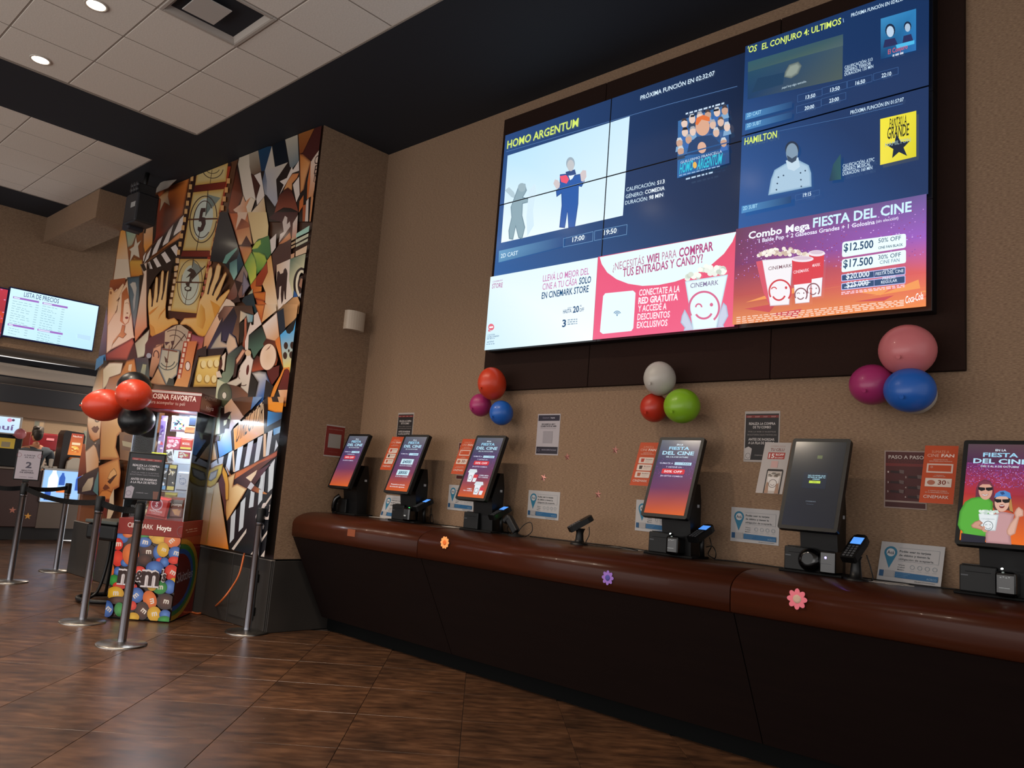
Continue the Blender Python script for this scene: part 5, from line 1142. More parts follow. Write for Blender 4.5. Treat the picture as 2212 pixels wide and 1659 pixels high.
p(ZA, [(1320, 880), (1430, 870), (1400, 950), (1320, 1040), (1315, 1160), (1245, 1110), (1170, 1160), (1240, 1000)], 'a8663a', 'b08050', ((1300, 900), (1200, 1150)), BR, .01)
p(ZA, [(1330, 1060), (1430, 930), (1440, 1220), (1385, 1345)], 'b8aaa0'); p(ZA, [(1250, 1110), (1310, 1160), (1380, 1350), (1420, 1500), (1300, 1440), (1180, 1430), (1030, 1520), (1070, 1360), (1110, 1230)], '3a1812', '6a3424', ((1250, 1150), (1200, 1420)))
p(ZA, [(1420, 235), (1680, 145), (1490, 540), (1440, 560)], '7c4a22', '6a3416', ((1500, 200), (1450, 540)))
p(ZA, [(1690, 140), (1810, 100), (1785, 460), (1640, 670), (1485, 560)], '3a1612')
p(ZA, [(1440, 560), (1490, 560), (1630, 680), (1550, 950), (1510, 1140), (1450, 1200)], 'a0602c', 'b07a4a', ((1450, 600), (1550, 900)), BR, .03)
p(ZA, [(1625, 690), (1670, 620), (1785, 460), (1770, 700), (1720, 1180), (1690, 1659), (1600, 1659), (1630, 1250), (1560, 1290), (1610, 900)], 'b3a092', 'a8714a', ((1700, 600), (1600, 1250)))
p(ZA, [(1580, 960), (1620, 700), (1615, 1000), (1580, 1280), (1430, 1510), (1440, 1330), (1540, 1180)], 'a05426')
p(ZA, [(1510, 1130), (1570, 960), (1560, 1330), (1500, 1400)], K)
p(ZA, [(1550, 1330), (1590, 1280), (1580, 1659), (1530, 1659)], 'b0a298'); p(ZA, [(1495, 1400), (1545, 1380), (1530, 1659), (1490, 1659)], '8a4424')
mu.px = ZA
for ch, x, y in (('C', 1675, 735), ('E', 1675, 890), ('N', 1668, 1018), ('T', 1668, 1150), ('U', 1655, 1305), ('R', 1652, 1450), ('Y', 1650, 1560)): mu.text(ch, (x, y), (x + 62, y - 14), .085, '2a1614', bold=-.005)
# lower part of the upper right
p(ZA, [(525, 1240), (560, 1340), (650, 1260), (575, 1420), (620, 1659), (480, 1600), (430, 1659), (440, 1540), (362, 1470), (480, 1380)], 'b89a84', 'a86a40', ((420, 1500), (600, 1450)), None)
p(ZA, [(575, 1420), (650, 1260), (720, 1310), (650, 1520), (745, 1410), (760, 1400), (865, 1260), (915, 1659), (625, 1659)], 'b8a894', 'a88450', ((650, 1400), (850, 1600)))
p(ZCc, [(285, 0), (600, 0), (680, 520), (600, 540), (450, 540), (390, 320)], '9a4a24', 'b98a5e', ((450, 150), (500, 500)), MA, .02)
p(ZCc, [(430, 0), (600, 0), (560, 130), (500, 100), (400, 290), (440, 60)], 'b89a84'); p(ZCc, [(500, 100), (610, 170), (640, 240), (420, 290)], '5a2818', '8a4a2a', ((500, 120), (520, 280)))
p(ZCc, [(600, 0), (905, 0), (940, 220), (930, 390), (770, 440), (700, 520), (670, 380)], 'b09468', 'c0a878', ((650, 50), (880, 350)))
p(ZCc, [(580, 380), (660, 520), (650, 560), (490, 545)], '3a1610'); p(ZCc, [(455, 550), (665, 560), (670, 640), (550, 860)], '9a5026', 'b07840', ((500, 570), (580, 820)), BR, .02)
p(ZCc, [(940, 100), (1060, 0), (1420, 0), (1420, 40), (1340, 180), (1310, 430), (1110, 520), (1130, 360), (1140, 160)], '34181a', '4a281e', ((1200, 50), (1250, 400)))
p(ZCc, [(1210, 60), (1250, 90), (1240, 200), (1290, 150), (1300, 230), (1110, 500), (1130, 360), (1190, 320), (1170, 160)], 'b0a098'); p(ZCc, [(1420, 50), (1400, 430), (1320, 440), (1340, 180)], 'b8aaa0', 'a86a50', ((1380, 150), (1350, 400)))
p(ZCc, [(1110, 525), (1290, 330), (1310, 430), (1200, 500)], 'a8663a'); p(ZCc, [(1000, 690), (1110, 540), (1310, 440), (1310, 760), (1080, 850), (1040, 1100)], '3a1c16')
p(ZCc, [(960, 460), (1070, 350), (1060, 580), (990, 680)], 'bdb0a8')
p(ZCc, [(1400, 350), (1660, 190), (1640, 300), (1390, 420)], '8cb0a0'); 
for q in ([(1390, 450), (1640, 325), (1635, 375), (1388, 505)], [(1395, 530), (1635, 405), (1630, 450), (1390, 570)]): p(ZCc, q, 'aaa890')
p(ZCc, [(1390, 640), (1622, 520), (1615, 640), (1385, 725)], 'bda084'); p(ZCc, [(1310, 690), (1370, 665), (1365, 735), (1308, 760)], 'b08464')
for y in (430, 500, 560): p(ZCc, [(1320, y), (1385, y - 30), (1380, y + 5), (1318, y + 38)], 'a08464')
# green leaf
p(ZCc, [(770, 450), (950, 380), (970, 460), (990, 680), (930, 770), (880, 690), (680, 640), (700, 560)], '3c6a34', '2c5a2c', ((850, 480), (900, 700)), '24401e', .015)
p(ZCc, [(670, 610), (740, 490), (820, 450), (825, 520), (770, 590)], 'a0a844', e='7a8a30', w=.01); p(ZCc, [(680, 640), (800, 650), (890, 700), (925, 790), (870, 900), (760, 1010), (740, 800)], '8c9c34', '4a7a34', ((860, 720), (780, 980)), '38602a', .015)
p(ZCc, [(555, 860), (670, 650), (730, 760), (755, 900), (750, 1060), (655, 1190), (610, 1000)], '6a8a3c', 'a8a844', ((580, 900), (720, 1050)), '4a6a2a', .012)
p(ZCc, [(925, 790), (990, 700), (1110, 1590), (1050, 1659), (890, 1659), (900, 1300), (840, 1150), (940, 980)], 'b8803a', 'c0ac94', ((950, 850), (1050, 1500)))
p(ZCc, [(750, 1060), (925, 810), (940, 980), (840, 1200), (740, 1210)], '8a3418', '7a2c14', ((850, 900), (800, 1150)), BR, .01); p(ZCc, [(655, 1195), (750, 1070), (740, 1210), (840, 1210), (835, 1290), (690, 1310)], '9c4c20', 'b06428', ((700, 1220), (800, 1280)))
p(ZCc, [(700, 1310), (905, 1300), (895, 1450), (730, 1400)], 'a85c24', e='8a3c18', w=.02); p(ZCc, [(740, 1410), (860, 1430), (940, 1520), (900, 1659), (800, 1659)], '9c4a1e', 'b0602a', ((780, 1450), (880, 1600)), '6a2410', .02)
# couple silhouette and vinyl record
p(ZCc, [(1085, 860), (1305, 765), (1290, 1100), (1350, 1380), (1110, 1590), (1080, 1180)], 'b89a80', 'bfb0a6', ((1100, 950), (1200, 1000)))
p(ZCc, [(1200, 940), (1225, 910), (1250, 940), (1262, 1000), (1250, 1150), (1235, 1400), (1240, 1420), (1215, 1420), (1205, 1270), (1190, 1440), (1165, 1500), (1150, 1340), (1160, 1200), (1130, 1220), (1120, 1400), (1105, 1440), (1095, 1390), (1070, 1280), (1080, 1150), (1095, 980), (1120, 955), (1145, 1010), (1190, 990)], '2a1614')
p(ZCc, [(1305, 765), (1610, 660), (1590, 930), (1480, 900), (1400, 980), (1350, 1380), (1285, 1110)], '3a5648', 'bdb492', ((1330, 850), (1430, 1050)))
mu.px = ZCc
mu.ring((1495, 1180), 138, 275, 38, '1e1412', 30, 120, 300); mu.ring((1495, 1180), 100, 235, 42, 'c0b6a0', 30, 120, 310); mu.ell((1500, 1190), 72, 150, '2a1a16', n=24); p(ZCc, [(1450, 1200), (1480, 1080), (1540, 1100), (1550, 1230), (1500, 1250)], '8a6450')
p(ZCc, [(1450, 1350), (1530, 1270), (1535, 1420), (1500, 1460)], 'a8a8ae'); p(ZCc, [(1370, 1270), (1430, 1360), (1400, 1450), (1360, 1430)], '22487c')
p(ZCc, [(1110, 1600), (1360, 1390), (1430, 1380), (1500, 1560), (1510, 1659), (1100, 1659)], '2a1612', 'b08458', ((1180, 1620), (1420, 1550)))
# teal shapes beside right hand
p(ZCc, [(160, 0), (285, 0), (550, 860), (390, 1120), (320, 950), (200, 820), (0, 800), (30, 600)], '1c1a1c')
p(ZCc, [(205, 830), (260, 700), (440, 575), (440, 610), (350, 720), (265, 840)], '5c8478'); p(ZCc, [(320, 960), (320, 830), (440, 760), (445, 1010), (390, 1110)], '3a5a5a', '7ca094', ((360, 830), (400, 1080)))
p(ZCc, [(440, 760), (480, 640), (545, 850), (450, 1000)], '1c3440')
p(ZCc, [(550, 870), (285, 1370), (290, 1450), (560, 1380), (620, 1000)], '7a6860', '5a2c20', ((500, 950), (320, 1380)))
p(ZCc, [(440, 1170), (530, 1150), (550, 960), (655, 1195), (525, 1385), (530, 1200)], '6c6470', e='2c2024', w=.02)
p(ZCc, [(400, 1100), (530, 1150), (440, 1380), (300, 1500), (500, 1460), (450, 1300)], '2a1a18')
p(ZCc, [(560, 1380), (700, 1320), (780, 1659), (700, 1620), (520, 1450)], '142028', '1c3036', ((600, 1400), (700, 1500))); p(ZCc, [(620, 1345), (700, 1250), (700, 1320)], '8c8c74')
p(ZCc, [(270, 1410), (330, 1430), (400, 1490), (410, 1530), (240, 1530), (140, 1659), (110, 1659)], 'b8a290')
# hands
def hand(z, pts, g): p(z, pts, 'c2a070', 'b58432', g, '9a5c24', .018)
# left hand
hand(ZD, [(800, 640), (810, 510), (828, 490), (850, 510), (870, 760), (895, 640), (925, 320), (945, 295), (965, 320), (955, 690), (985, 520), (1020, 220), (1042, 190), (1062, 215), (1035, 650), (1065, 520), (1115, 220), (1138, 195), (1158, 215), (1150, 320), (1090, 780), (1095, 960), (1130, 990), (1230, 965), (1290, 1020), (1295, 1070), (1200, 1090), (1060, 1180), (960, 1290), (890, 1298), (840, 1240), (810, 900), (800, 760)], ((1000, 600), (900, 1280)))
for q in ([(868, 770), (880, 620), (905, 420)], [(950, 700), (975, 560), (1000, 330)], [(1030, 660), (1060, 520), (1085, 350)]): mu.px = ZD; mu.line(q, .035, '2a1610')
p(ZD, [(815, 890), (870, 840), (980, 770), (900, 860), (830, 920)], 'b0702e'); p(ZD, [(965, 1000), (1000, 900), (1090, 800), (1085, 830), (1010, 920)], 'b0702e'); p(ZD, [(820, 1050), (900, 1120), (930, 1280), (860, 1250)], 'a8742c')
# right hand
hand(ZD, [(1330, 1060), (1350, 1030), (1400, 970), (1520, 965), (1590, 960), (1640, 700), (1720, 560), (1790, 180), (1830, 130), (1855, 160), (1850, 330), (1790, 560), (1870, 330), (1920, 120), (1955, 80), (2000, 130), (1970, 300), (1870, 590), (2040, 260), (2075, 220), (2090, 260), (1940, 660), (2100, 520), (2135, 500), (2140, 540), (1990, 800), (1900, 1000), (1790, 1240), (1700, 1275), (1620, 1250), (1500, 1120), (1430, 1080), (1340, 1080)], ((1750, 500), (1780, 1200)))
for q in ([(1785, 570), (1820, 420), (1870, 250)], [(1865, 590), (1920, 440), (2000, 290)], [(1930, 670), (2010, 540), (2080, 430)]): mu.line(q, .035, '2a1610')
p(ZD, [(1670, 740), (1730, 820), (1745, 1000), (1700, 1150), (1600, 1100), (1600, 950)], 'b8904a', 'a8702a', ((1620, 900), (1730, 900)))
p(ZD, [(1820, 680), (1950, 760), (1980, 790), (1900, 1000), (1860, 800)], 'b0782e')
# faces and drape at left
p(ZD, [(190, 350), (435, 318), (440, 400), (480, 320), (575, 1240), (590, 1290), (200, 1490), (125, 1550), (150, 900)], 'b99a7c', 'c0aa98', ((250, 500), (400, 1200)), '7a3c1c', .02)
p(ZD, [(190, 355), (435, 320), (440, 420), (350, 560), (300, 490), (250, 545), (220, 480), (175, 470)], '8a4420', '5a2412', ((300, 350), (280, 520)))
p(ZD, [(175, 500), (230, 490), (260, 545), (300, 520), (400, 400), (420, 430), (330, 640), (300, 870), (250, 920), (145, 1100), (155, 700)], 'b98858', 'c0a080', ((180, 600), (350, 600)), '6a3416', .012)
p(ZD, [(380, 560), (460, 460), (500, 640), (530, 900), (490, 1040), (430, 1085), (390, 1050), (350, 1020), (370, 820)], '8c4a26', 'a8683c', ((400, 600), (380, 1000)))
p(ZD, [(420, 680), (490, 640), (525, 880), (480, 1040), (430, 1080), (395, 1020), (405, 820)], 'c4a890', e='7a3c1c', w=.01)
mu.px = ZD
mu.ring((465, 740), 26, 22, 6, '5a2c1c', 12, 180, 380); mu.ell((470, 890), 16, 10, '7a4430', n=10); mu.ell((462, 965), 28, 20, '6a2c20', n=14); mu.ell((200, 560), 16, 26, '7a4a2a', n=12); mu.line([(300, 690), (345, 640), (320, 700)], .012, '4a2412'); mu.line([(275, 880), (300, 840), (310, 770)], .012, '5a2c16')
p(ZD, [(390, 1080), (440, 1090), (420, 1200), (460, 1230), (400, 1300), (330, 1270), (230, 1400), (200, 1500), (240, 1350), (360, 1200)], '9a5c34', 'b88458', ((400, 1100), (300, 1350)), '6a3416', .01)
p(ZD, [(470, 310), (672, 290), (670, 640), (590, 1180), (560, 1030), (500, 640)], '2c4450', '5a6468', ((500, 330), (600, 900)), '16222a', .03)
p(ZD, [(510, 420), (560, 380), (610, 385), (630, 480), (615, 620), (600, 800), (570, 900), (560, 700), (580, 600), (550, 500)], '9c968c', '7c7c80', ((560, 400), (590, 850)), '34424e', .012)
p(ZD, [(672, 275), (735, 270), (680, 600), (672, 620)], K)
p(ZD, [(680, 100), (795, 60), (790, 760), (800, 1120), (760, 1160), (600, 1360), (590, 1180), (680, 620), (740, 270)], 'bda896', 'a8663a', ((740, 500), (640, 1300)), MA, .02)
p(ZD, [(690, 110), (745, 85), (790, 190), (740, 215)], K)
p(ZD, [(795, 170), (1090, 180), (1200, 40), (1215, 60), (1100, 700), (1150, 200), (1040, 180), (940, 290), (830, 480), (800, 640), (790, 400)], '1e1210')
p(ZD, [(120, 1560), (560, 1290), (590, 1370), (470, 1659), (120, 1659)], '6a241c', '9a4a3a', ((200, 1600), (560, 1350)), '3a1210', .04)
p(ZD, [(595, 1380), (840, 1150), (820, 1320), (750, 1600), (640, 1630)], '8c8c78', 'a8a896', ((650, 1300), (750, 1500)), K, .02); p(ZD, [(590, 1385), (640, 1640), (470, 1659)], K)
p(ZD, [(-5, 1659), (20, 1500), (90, 1100), (140, 780), (140, 1100), (125, 1560)], '4a4858', '2a2630', ((60, 1200), (120, 1400))); p(ZD, [(10, 1600), (120, 1560), (125, 1659), (0, 1659)], '2c6a98')
# under the hands
p(ZD, [(840, 1290), (1060, 1190), (1250, 1090), (1480, 1180), (1480, 1659), (760, 1659), (770, 1400)], '2c1c20', '4a3634', ((900, 1350), (1100, 1300)))
p(ZD, [(1095, 1190), (1280, 1090), (1350, 1080), (1480, 1170), (1400, 1659), (1120, 1659), (1085, 1400)], 'a08c74', '8c8074', ((1150, 1250), (1350, 1600)))
for r_ in (230, 150): mu.ring((1240, 1400), r_, r_ * 1.05, 14, '4a3830', 24, -120, -20)
mu.line([(1285, 1100), (1235, 1400)], .014, '3a2a22'); mu.line([(1420, 1240), (1210, 1500)], .016, '3a2420'); mu.line([(1085, 1485), (1340, 1520)], .016, '4a2a1a'); p(ZD, [(1190, 1350), (1240, 1340), (1210, 1500), (1170, 1510), (1210, 1430)], '2c1c1e'); p(ZD, [(1090, 1360), (1180, 1360), (1110, 1420)], '2a2028')
p(ZD, [(1480, 1180), (1540, 1200), (1440, 1659), (1380, 1659)], '7a3024'); holes(ZD, (1508, 1210), (1400, 1659), 5, 20, 30, 'b9a494')
p(ZD, [(1540, 1230), (1620, 1260), (1740, 1280), (1700, 1500), (1640, 1659), (1450, 1659)], '7a3a4a', 'a85c34', ((1600, 1280), (1550, 1600)), '5a2024', .02)
p(ZD, [(900, 1500), (960, 1400), (1080, 1380), (1040, 1659), (890, 1659)], 'b88c70', '9a5a40', ((1000, 1420), (920, 1600)), K, .02); mu.px = ZD; mu.ring((1000, 1580), 50, 70, 14, '3a2018', 14, 160, 330)
p(ZE, [(60, 730), (80, 530), (300, 130), (385, 210), (370, 320), (120, 740)], 'bd9c82', 'a8704c', ((300, 250), (100, 700)), '5a2c1c', .02)
# --- band E: middle right
p(ZE, [(380, 200), (560, 30), (650, 100), (640, 560), (490, 460), (440, 600), (370, 600), (370, 430), (200, 720), (120, 740)], '1c1820', '2c2840', ((450, 200), (400, 550)))
p(ZE, [(300, 190), (400, 30), (560, 40), (380, 290), (385, 210), (330, 270)], '3a201c', '8a6454', ((330, 150), (520, 80)))
p(ZE, [(365, 430), (360, 590), (440, 630), (490, 460), (590, 540), (630, 690), (470, 820), (440, 710), (170, 730), (270, 560)], '8c8478', 'b59880', ((250, 650), (550, 600)), '30384c', .02)
p(ZE, [(560, 30), (640, 20), (860, 20), (890, 170), (830, 150), (690, 110), (660, 300), (640, 660), (600, 520), (540, 480), (620, 200)], '3a2820', '6a4a38', ((650, 100), (620, 600)))
p(ZE, [(670, 95), (770, 140), (885, 170), (870, 290), (790, 300), (770, 190), (740, 230), (655, 305)], 'b09a80', '5c8490', ((700, 150), (860, 220)), '2a2420', .01)
p(ZE, [(735, 240), (775, 190), (790, 760), (700, 690), (730, 500)], '9a5a44', '6a2c1c', ((740, 300), (740, 700)), K, .012); p(ZE, [(775, 300), (830, 290), (800, 510), (775, 530)], K); p(ZE, [(650, 310), (730, 270), (720, 600), (660, 640)], K)
p(ZE, [(840, 290), (860, 340), (890, 330), (895, 180), (955, 120), (1020, 320), (810, 500), (800, 740), (750, 740), (750, 600)], 'b8a8a0'); p(ZE, [(910, 0), (1075, 0), (1020, 310), (955, 120)], 'b06a34', '9a4c22', ((1000, 50), (980, 250)), '6a2c14', .02)
p(ZE, [(1080, 0), (1250, 0), (1265, 100), (1020, 300)], 'b8a690', 'b8824a', ((1200, 50), (1050, 250))); p(ZE, [(1030, 345), (1270, 130), (1315, 520), (1240, 600), (1100, 560)], 'bdb0a8', 'b08460', ((1150, 300), (1200, 580)), '6a3c20', .01)
p(ZE, [(1380, 0), (1620, 0), (1665, 60), (1650, 170), (1410, 380), (1340, 470), (1270, 130)], '2c2018', 'b88c60', ((1300, 300), (1600, 100))); p(ZE, [(1270, 130), (1380, 60), (1410, 400), (1325, 500)], '16202c')
p(ZE, [(1325, 500), (1415, 415), (1640, 190), (1630, 360), (1600, 600), (1560, 960), (1520, 1380), (1480, 1080), (1380, 1040)], '3c8cc0', 'b8a860', ((1450, 550), (1480, 980)), None); p(ZE, [(1415, 415), (1600, 200), (1540, 420), (1480, 480), (1440, 470)], '141618')
p(ZE, [(1635, 350), (1605, 580), (1580, 540), (1610, 400)], '1a1a30')
mu.px = ZE
for x, y in ((1420, 672), (1525, 665), (1408, 832), (1512, 822)): mu.ell((x, y), 34, 58, '2c1a14', n=18)
mu.ell((1470, 755), 14, 26, '2c1a14', n=12)
p(ZE, [(1240, 600), (1320, 520), (1380, 1040), (1330, 1160), (1180, 1420), (1170, 1659), (1490, 1659), (1500, 1400), (1480, 1560), (1440, 1600), (1260, 1590), (1225, 1500), (1400, 1060), (1440, 1040), (1480, 1080), (1500, 1390), (1505, 1400), (1480, 1020), (1380, 1030)], 'b0602a', 'c0782a', ((1300, 700), (1250, 1600)))
p(ZE, [(1440, 1040), (1475, 1070), (1500, 1390), (1290, 1380), (1400, 1080)], '5a1812', '4a1410', ((1450, 1100), (1400, 1380))); p(ZE, [(1290, 1385), (1490, 1390), (1475, 1590), (1380, 1610), (1300, 1600), (1235, 1560), (1225, 1500)], '141010')
p(ZE, [(1300, 1390), (1490, 1385), (1480, 1590), (1360, 1600)], 'bd9878', 'a8683c', ((1340, 1420), (1470, 1560)))
p(ZE, [(820, 500), (1030, 360), (1110, 580), (1060, 680), (980, 760), (900, 880), (850, 720), (810, 720)], '141c1c', '3a5448', ((900, 500), (900, 750)))
p(ZE, [(1100, 560), (1250, 600), (1290, 900), (1270, 990), (1200, 1000), (1050, 640)], '3a1a14', '7a3418', ((1150, 620), (1280, 900)))
p(ZE, [(1110, 1060), (1320, 990), (1310, 1160), (1200, 1310), (1140, 1220)], '4a1614'); p(ZE, [(870, 940), (960, 830), (1040, 880), (1100, 1060), (960, 1090), (870, 1110), (848, 1040)], '3a1410', '8a3c24', ((950, 860), (950, 1080)), '2a0e0c', .015)
mu.ell((1140, 855), 140, 222, '4a2a1c', rot=.12, n=32); mu.ell((1135, 855), 130, 212, 'b89c84', rot=.12, n=32, col2='c2aa98'); p(ZE, [(1090, 760), (1195, 650), (1150, 720)], '5a2c1c')
# figure with round wheel
p(ZE, [(470, 830), (700, 660), (740, 700), (620, 870), (600, 900), (590, 1100), (470, 1290), (300, 1280), (400, 1100), (440, 1090)], '142028', '6c7c68', ((600, 750), (420, 1200)))
p(ZE, [(800, 760), (850, 760), (860, 850), (900, 900), (860, 1120), (810, 1460), (690, 1350), (700, 1280), (620, 1330), (560, 1430), (550, 1350), (450, 1280), (620, 1200), (640, 1180), (650, 1100), (690, 990), (770, 880)], 'bdb0a8', 'a8a092', ((780, 950), (600, 1300)), '4a3430', .012)
p(ZE, [(600, 880), (740, 700), (780, 770), (690, 960), (640, 990), (610, 1170), (560, 1200), (590, 1000)], '2a1614'); p(ZE, [(615, 900), (720, 730), (775, 750), (680, 900), (620, 980)], 'b0846c', e='6a3020', w=.012)
mu.ell((805, 1065), 22, 85, '4a1612', rot=.12, n=20); mu.ring((685, 1145), 36, 72, 10, '4a1c14', 14, 100, 270); mu.ring((735, 1290), 60, 36, 12, '3a1c18', 14, 20, 140); mu.ell((812, 790), 50, 50, 'b09478', n=16)
p(ZE, [(470, 1290), (640, 1330), (690, 1350), (810, 1460), (900, 1659), (440, 1659)], '3a241c', '6a4028', ((500, 1350), (750, 1600)))
p(ZE, [(290, 1200), (470, 1290), (540, 1380), (550, 1540), (480, 1659), (270, 1659), (300, 1330)], 'aeb094', '8c9c80', ((300, 1300), (480, 1650)))
mu.ell((435, 1475), 118, 195, '24281e', rot=.08, n=32); mu.ell((433, 1475), 108, 182, '5c6048', rot=.08, n=32, col2='343a2c'); mu.ell((428, 1480), 42, 62, '2a2a20', n=20); mu.ell((428, 1480), 32, 52, 'bdb8ac', n=20)
p(ZE, [(870, 1130), (970, 1270), (900, 1659), (810, 1500), (860, 1200)], '141212'); p(ZE, [(870, 1110), (1000, 1080), (1110, 1100), (1200, 1320), (1180, 1450), (1080, 1560), (1060, 1659), (900, 1659), (980, 1270)], 'a8a4a0', '2c5490', ((950, 1150), (1020, 1500)), K, .03); p(ZE, [(1110, 1220), (1230, 1330), (1170, 1500), (1160, 1659), (1110, 1659), (1100, 1560), (1060, 1600)], '141014')
p(ZE, [(0, 740), (440, 710), (380, 850), (10, 860)], '1e1418')
# palette
p(ZE, [(10, 860), (370, 820), (340, 1000), (300, 1340), (-80, 1340), (-40, 1100)], 'c4ae6c', 'b08c3c', ((200, 850), (100, 1300)), '7a5a28', .03)
for x, y in ((85, 975), (195, 965), (300, 960), (20, 1200), (150, 1210), (262, 1215)):
    mu.ell((x - 8, y + 10), 46, 66, '8c6a2c', n=20); mu.ell((x + 6, y - 2), 42, 62, 'c4b484', n=20)
p(ZE, [(390, 850), (460, 780), (430, 1090), (385, 1050), (405, 980)], 'b8a898'); p(ZE, [(370, 900), (400, 900), (405, 980), (380, 1060), (330, 1090)], '3a1612'); p(ZE, [(400, 1190), (360, 1080), (300, 1100), (310, 1190)], 'b8a898')
# --- F : lower left part above the candy stand
p(ZF, [(270, 640), (340, 400), (430, 330), (410, 660), (380, 1400), (180, 1500), (200, 1050)], '5a4a34', '9a6c3c', ((300, 450), (380, 650)), K, .03)
p(ZF, [(300, 400), (320, 240), (420, 180), (415, 300)], '2c6a98', '3a5a78', ((350, 220), (320, 380)))
p(ZF, [(410, 660), (410, 380), (500, 290), (560, 285), (690, 290), (660, 440), (600, 480), (520, 500), (450, 620)], 'bdb0a0', '9c8c6c', ((550, 320), (430, 600)), BR, .02)
p(ZF, [(440, 660), (500, 490), (650, 440), (740, 260), (850, 230), (880, 420), (930, 560), (900, 700), (600, 800)], 'a86a34', '6a3418', ((700, 300), (550, 700)), MA, .03); p(ZF, [(770, 320), (815, 310), (800, 410), (760, 400)], 'bda48c')
p(ZF, [(860, 230), (1040, 220), (1060, 560), (960, 580), (920, 540), (880, 400)], '1c2434', '3a4440', ((900, 250), (1000, 500))); p(ZF, [(930, 440), (965, 310), (1015, 320), (980, 570), (940, 560)], '8c8c6c', '4c5a6c', ((960, 330), (940, 550)))
p(ZF, [(1060, 350), (1110, 90), (1230, 30), (1200, 290), (1160, 360), (1100, 500), (1050, 480)], 'b08468', '7a4c30', ((1130, 150), (1090, 480)), '2a1c1c', .02); mu.px = ZF; mu.ring((1150, 190), 44, 70, 16, '3a2420', 16, 160, 400); mu.ell((1048, 195), 34, 36, '7c8490', n=14)
p(ZF, [(1230, 90), (1480, 120), (1440, 460), (1290, 600), (1180, 360)], '8c8c80', 'a89c84', ((1250, 150), (1350, 500)), '3a4a5c', .03)
mu.px = ZF
for r_ in (150, 110): mu.ring((1310, 240), r_, r_ * 1.05, 12, '2c3a3c', 24, 20, 150)
mu.line([(1335, 60), (1290, 380)], .016, '5a2c1a'); mu.line([(1240, 105), (1440, 140)], .014, '5a2c1a'); p(ZF, [(1265, 200), (1300, 240), (1320, 290), (1280, 290)], '3a241c')
p(ZF, [(1180, 360), (1290, 600), (1190, 600), (1060, 570), (1120, 480)], 'a88460', '8a5a34', ((1200, 450), (1150, 580)), '5a3420', .015); p(ZF, [(1290, 600), (1330, 500), (1400, 520), (1400, 610)], '2c302c')
p(ZF, [(1555, 0), (1720, 0), (1680, 180), (1600, 630), (1400, 610), (1480, 420)], 'a85c34', 'b8804c', ((1600, 100), (1500, 600)))
p(ZF, [(1535, 0), (1600, 0), (1500, 500), (1440, 500)], '8a3420'); holes(ZF, (1565, 10), (1465, 520), 7, 18, 27, 'b8a090'); mu.ell((1592, 340), 40, 68, '5a2414', n=20); mu.ell((1592, 340), 30, 56, 'c0b0a8', n=20)
p(ZF, [(1720, 120), (1850, 60), (1850, 200), (1740, 200), (1620, 630), (1590, 630)], '1e1418')
# --- left figure column (mouth)
p(ZF, [(210, 1040), (400, 1040), (385, 1200), (375, 1330), (290, 1370), (230, 1280), (205, 1150)], 'bda488', 'a8683c', ((300, 1100), (240, 1330)), '8a4c28', .02)
p(ZF, [(260, 1190), (300, 1160), (320, 1170), (345, 1155), (370, 1195), (330, 1255), (300, 1250), (275, 1225)], '4a1412'); mu.px = ZF; mu.ell((340, 1080), 34, 30, '3a2018', n=14); mu.ell((345, 1072), 22, 20, 'bda488', n=12)
p(ZF, [(180, 1500), (210, 1180), (240, 1330), (300, 1380), (380, 1330), (385, 1659), (330, 1500), (300, 1440)], '3a3438', '2c2830', ((250, 1350), (300, 1550)))
p(ZF, [(395, 1040), (560, 1000), (640, 900), (680, 1240), (620, 1300), (600, 1450), (660, 1620), (380, 1620)], '9a6a3c', 'b08450', ((420, 1200), (540, 1200)), '8a4a24', .04)
p(ZF, [(180, 1510), (330, 1380), (290, 1500), (380, 1659), (200, 1659)], 'bda490')
# candy stand back area: muted shapes
p(ZF, [(650, 1250), (720, 1240), (1000, 1280), (1250, 1150), (1280, 980), (950, 920), (930, 1659), (660, 1620)], '5a3c2c', 'a08064', ((700, 1300), (1150, 1250)))
p(ZF, [(1180, 1000), (1280, 980), (1200, 1250), (1090, 1280)], 'a0643c'); p(ZF, [(1000, 1450), (1150, 1330), (1180, 1400), (1060, 1659), (990, 1659)], 'a8917c'); p(ZF, [(910, 1280), (1010, 1280), (970, 1430)], '8a7c60'); p(ZF, [(720, 1280), (900, 1280), (880, 1520), (680, 1480)], '5a443c')
p(ZF, [(690, 1360), (870, 1400), (860, 1470), (700, 1430)], '8a8470')
# --- I : left lower
p(ZI, [(225, 0), (260, 0), (285, 420), (200, 480), (150, 500), (190, 200)], '8a3c24', '5a2420', ((230, 50), (220, 450))); p(ZI, [(265, 120), (400, 0), (430, 60), (470, 230), (465, 350), (280, 440)], 'bda490', 'b08058', ((300, 150), (450, 250)), '6a3c24', .015)
p(ZI, [(150, 520), (280, 440), (465, 355), (470, 700), (400, 760), (150, 740)], '3a2c30', '2a2028', ((250, 500), (350, 720))); p(ZI, [(225, 650), (310, 520), (390, 495), (380, 600), (350, 690), (215, 715)], 'a89884', '8a7c6c', ((300, 560), (260, 700))); p(ZI, [(385, 700), (410, 560), (465, 400), (460, 770)], '4c6c70')
p(ZI, [(380, 0), (470, 0), (475, 240), (430, 60)], '34262c')
p(ZI, [(470, 330), (770, 200), (800, 420), (780, 640), (690, 690), (640, 830), (475, 820)], 'b07c48', '9a5424', ((700, 260), (520, 700)), '7a3c1c', .04)
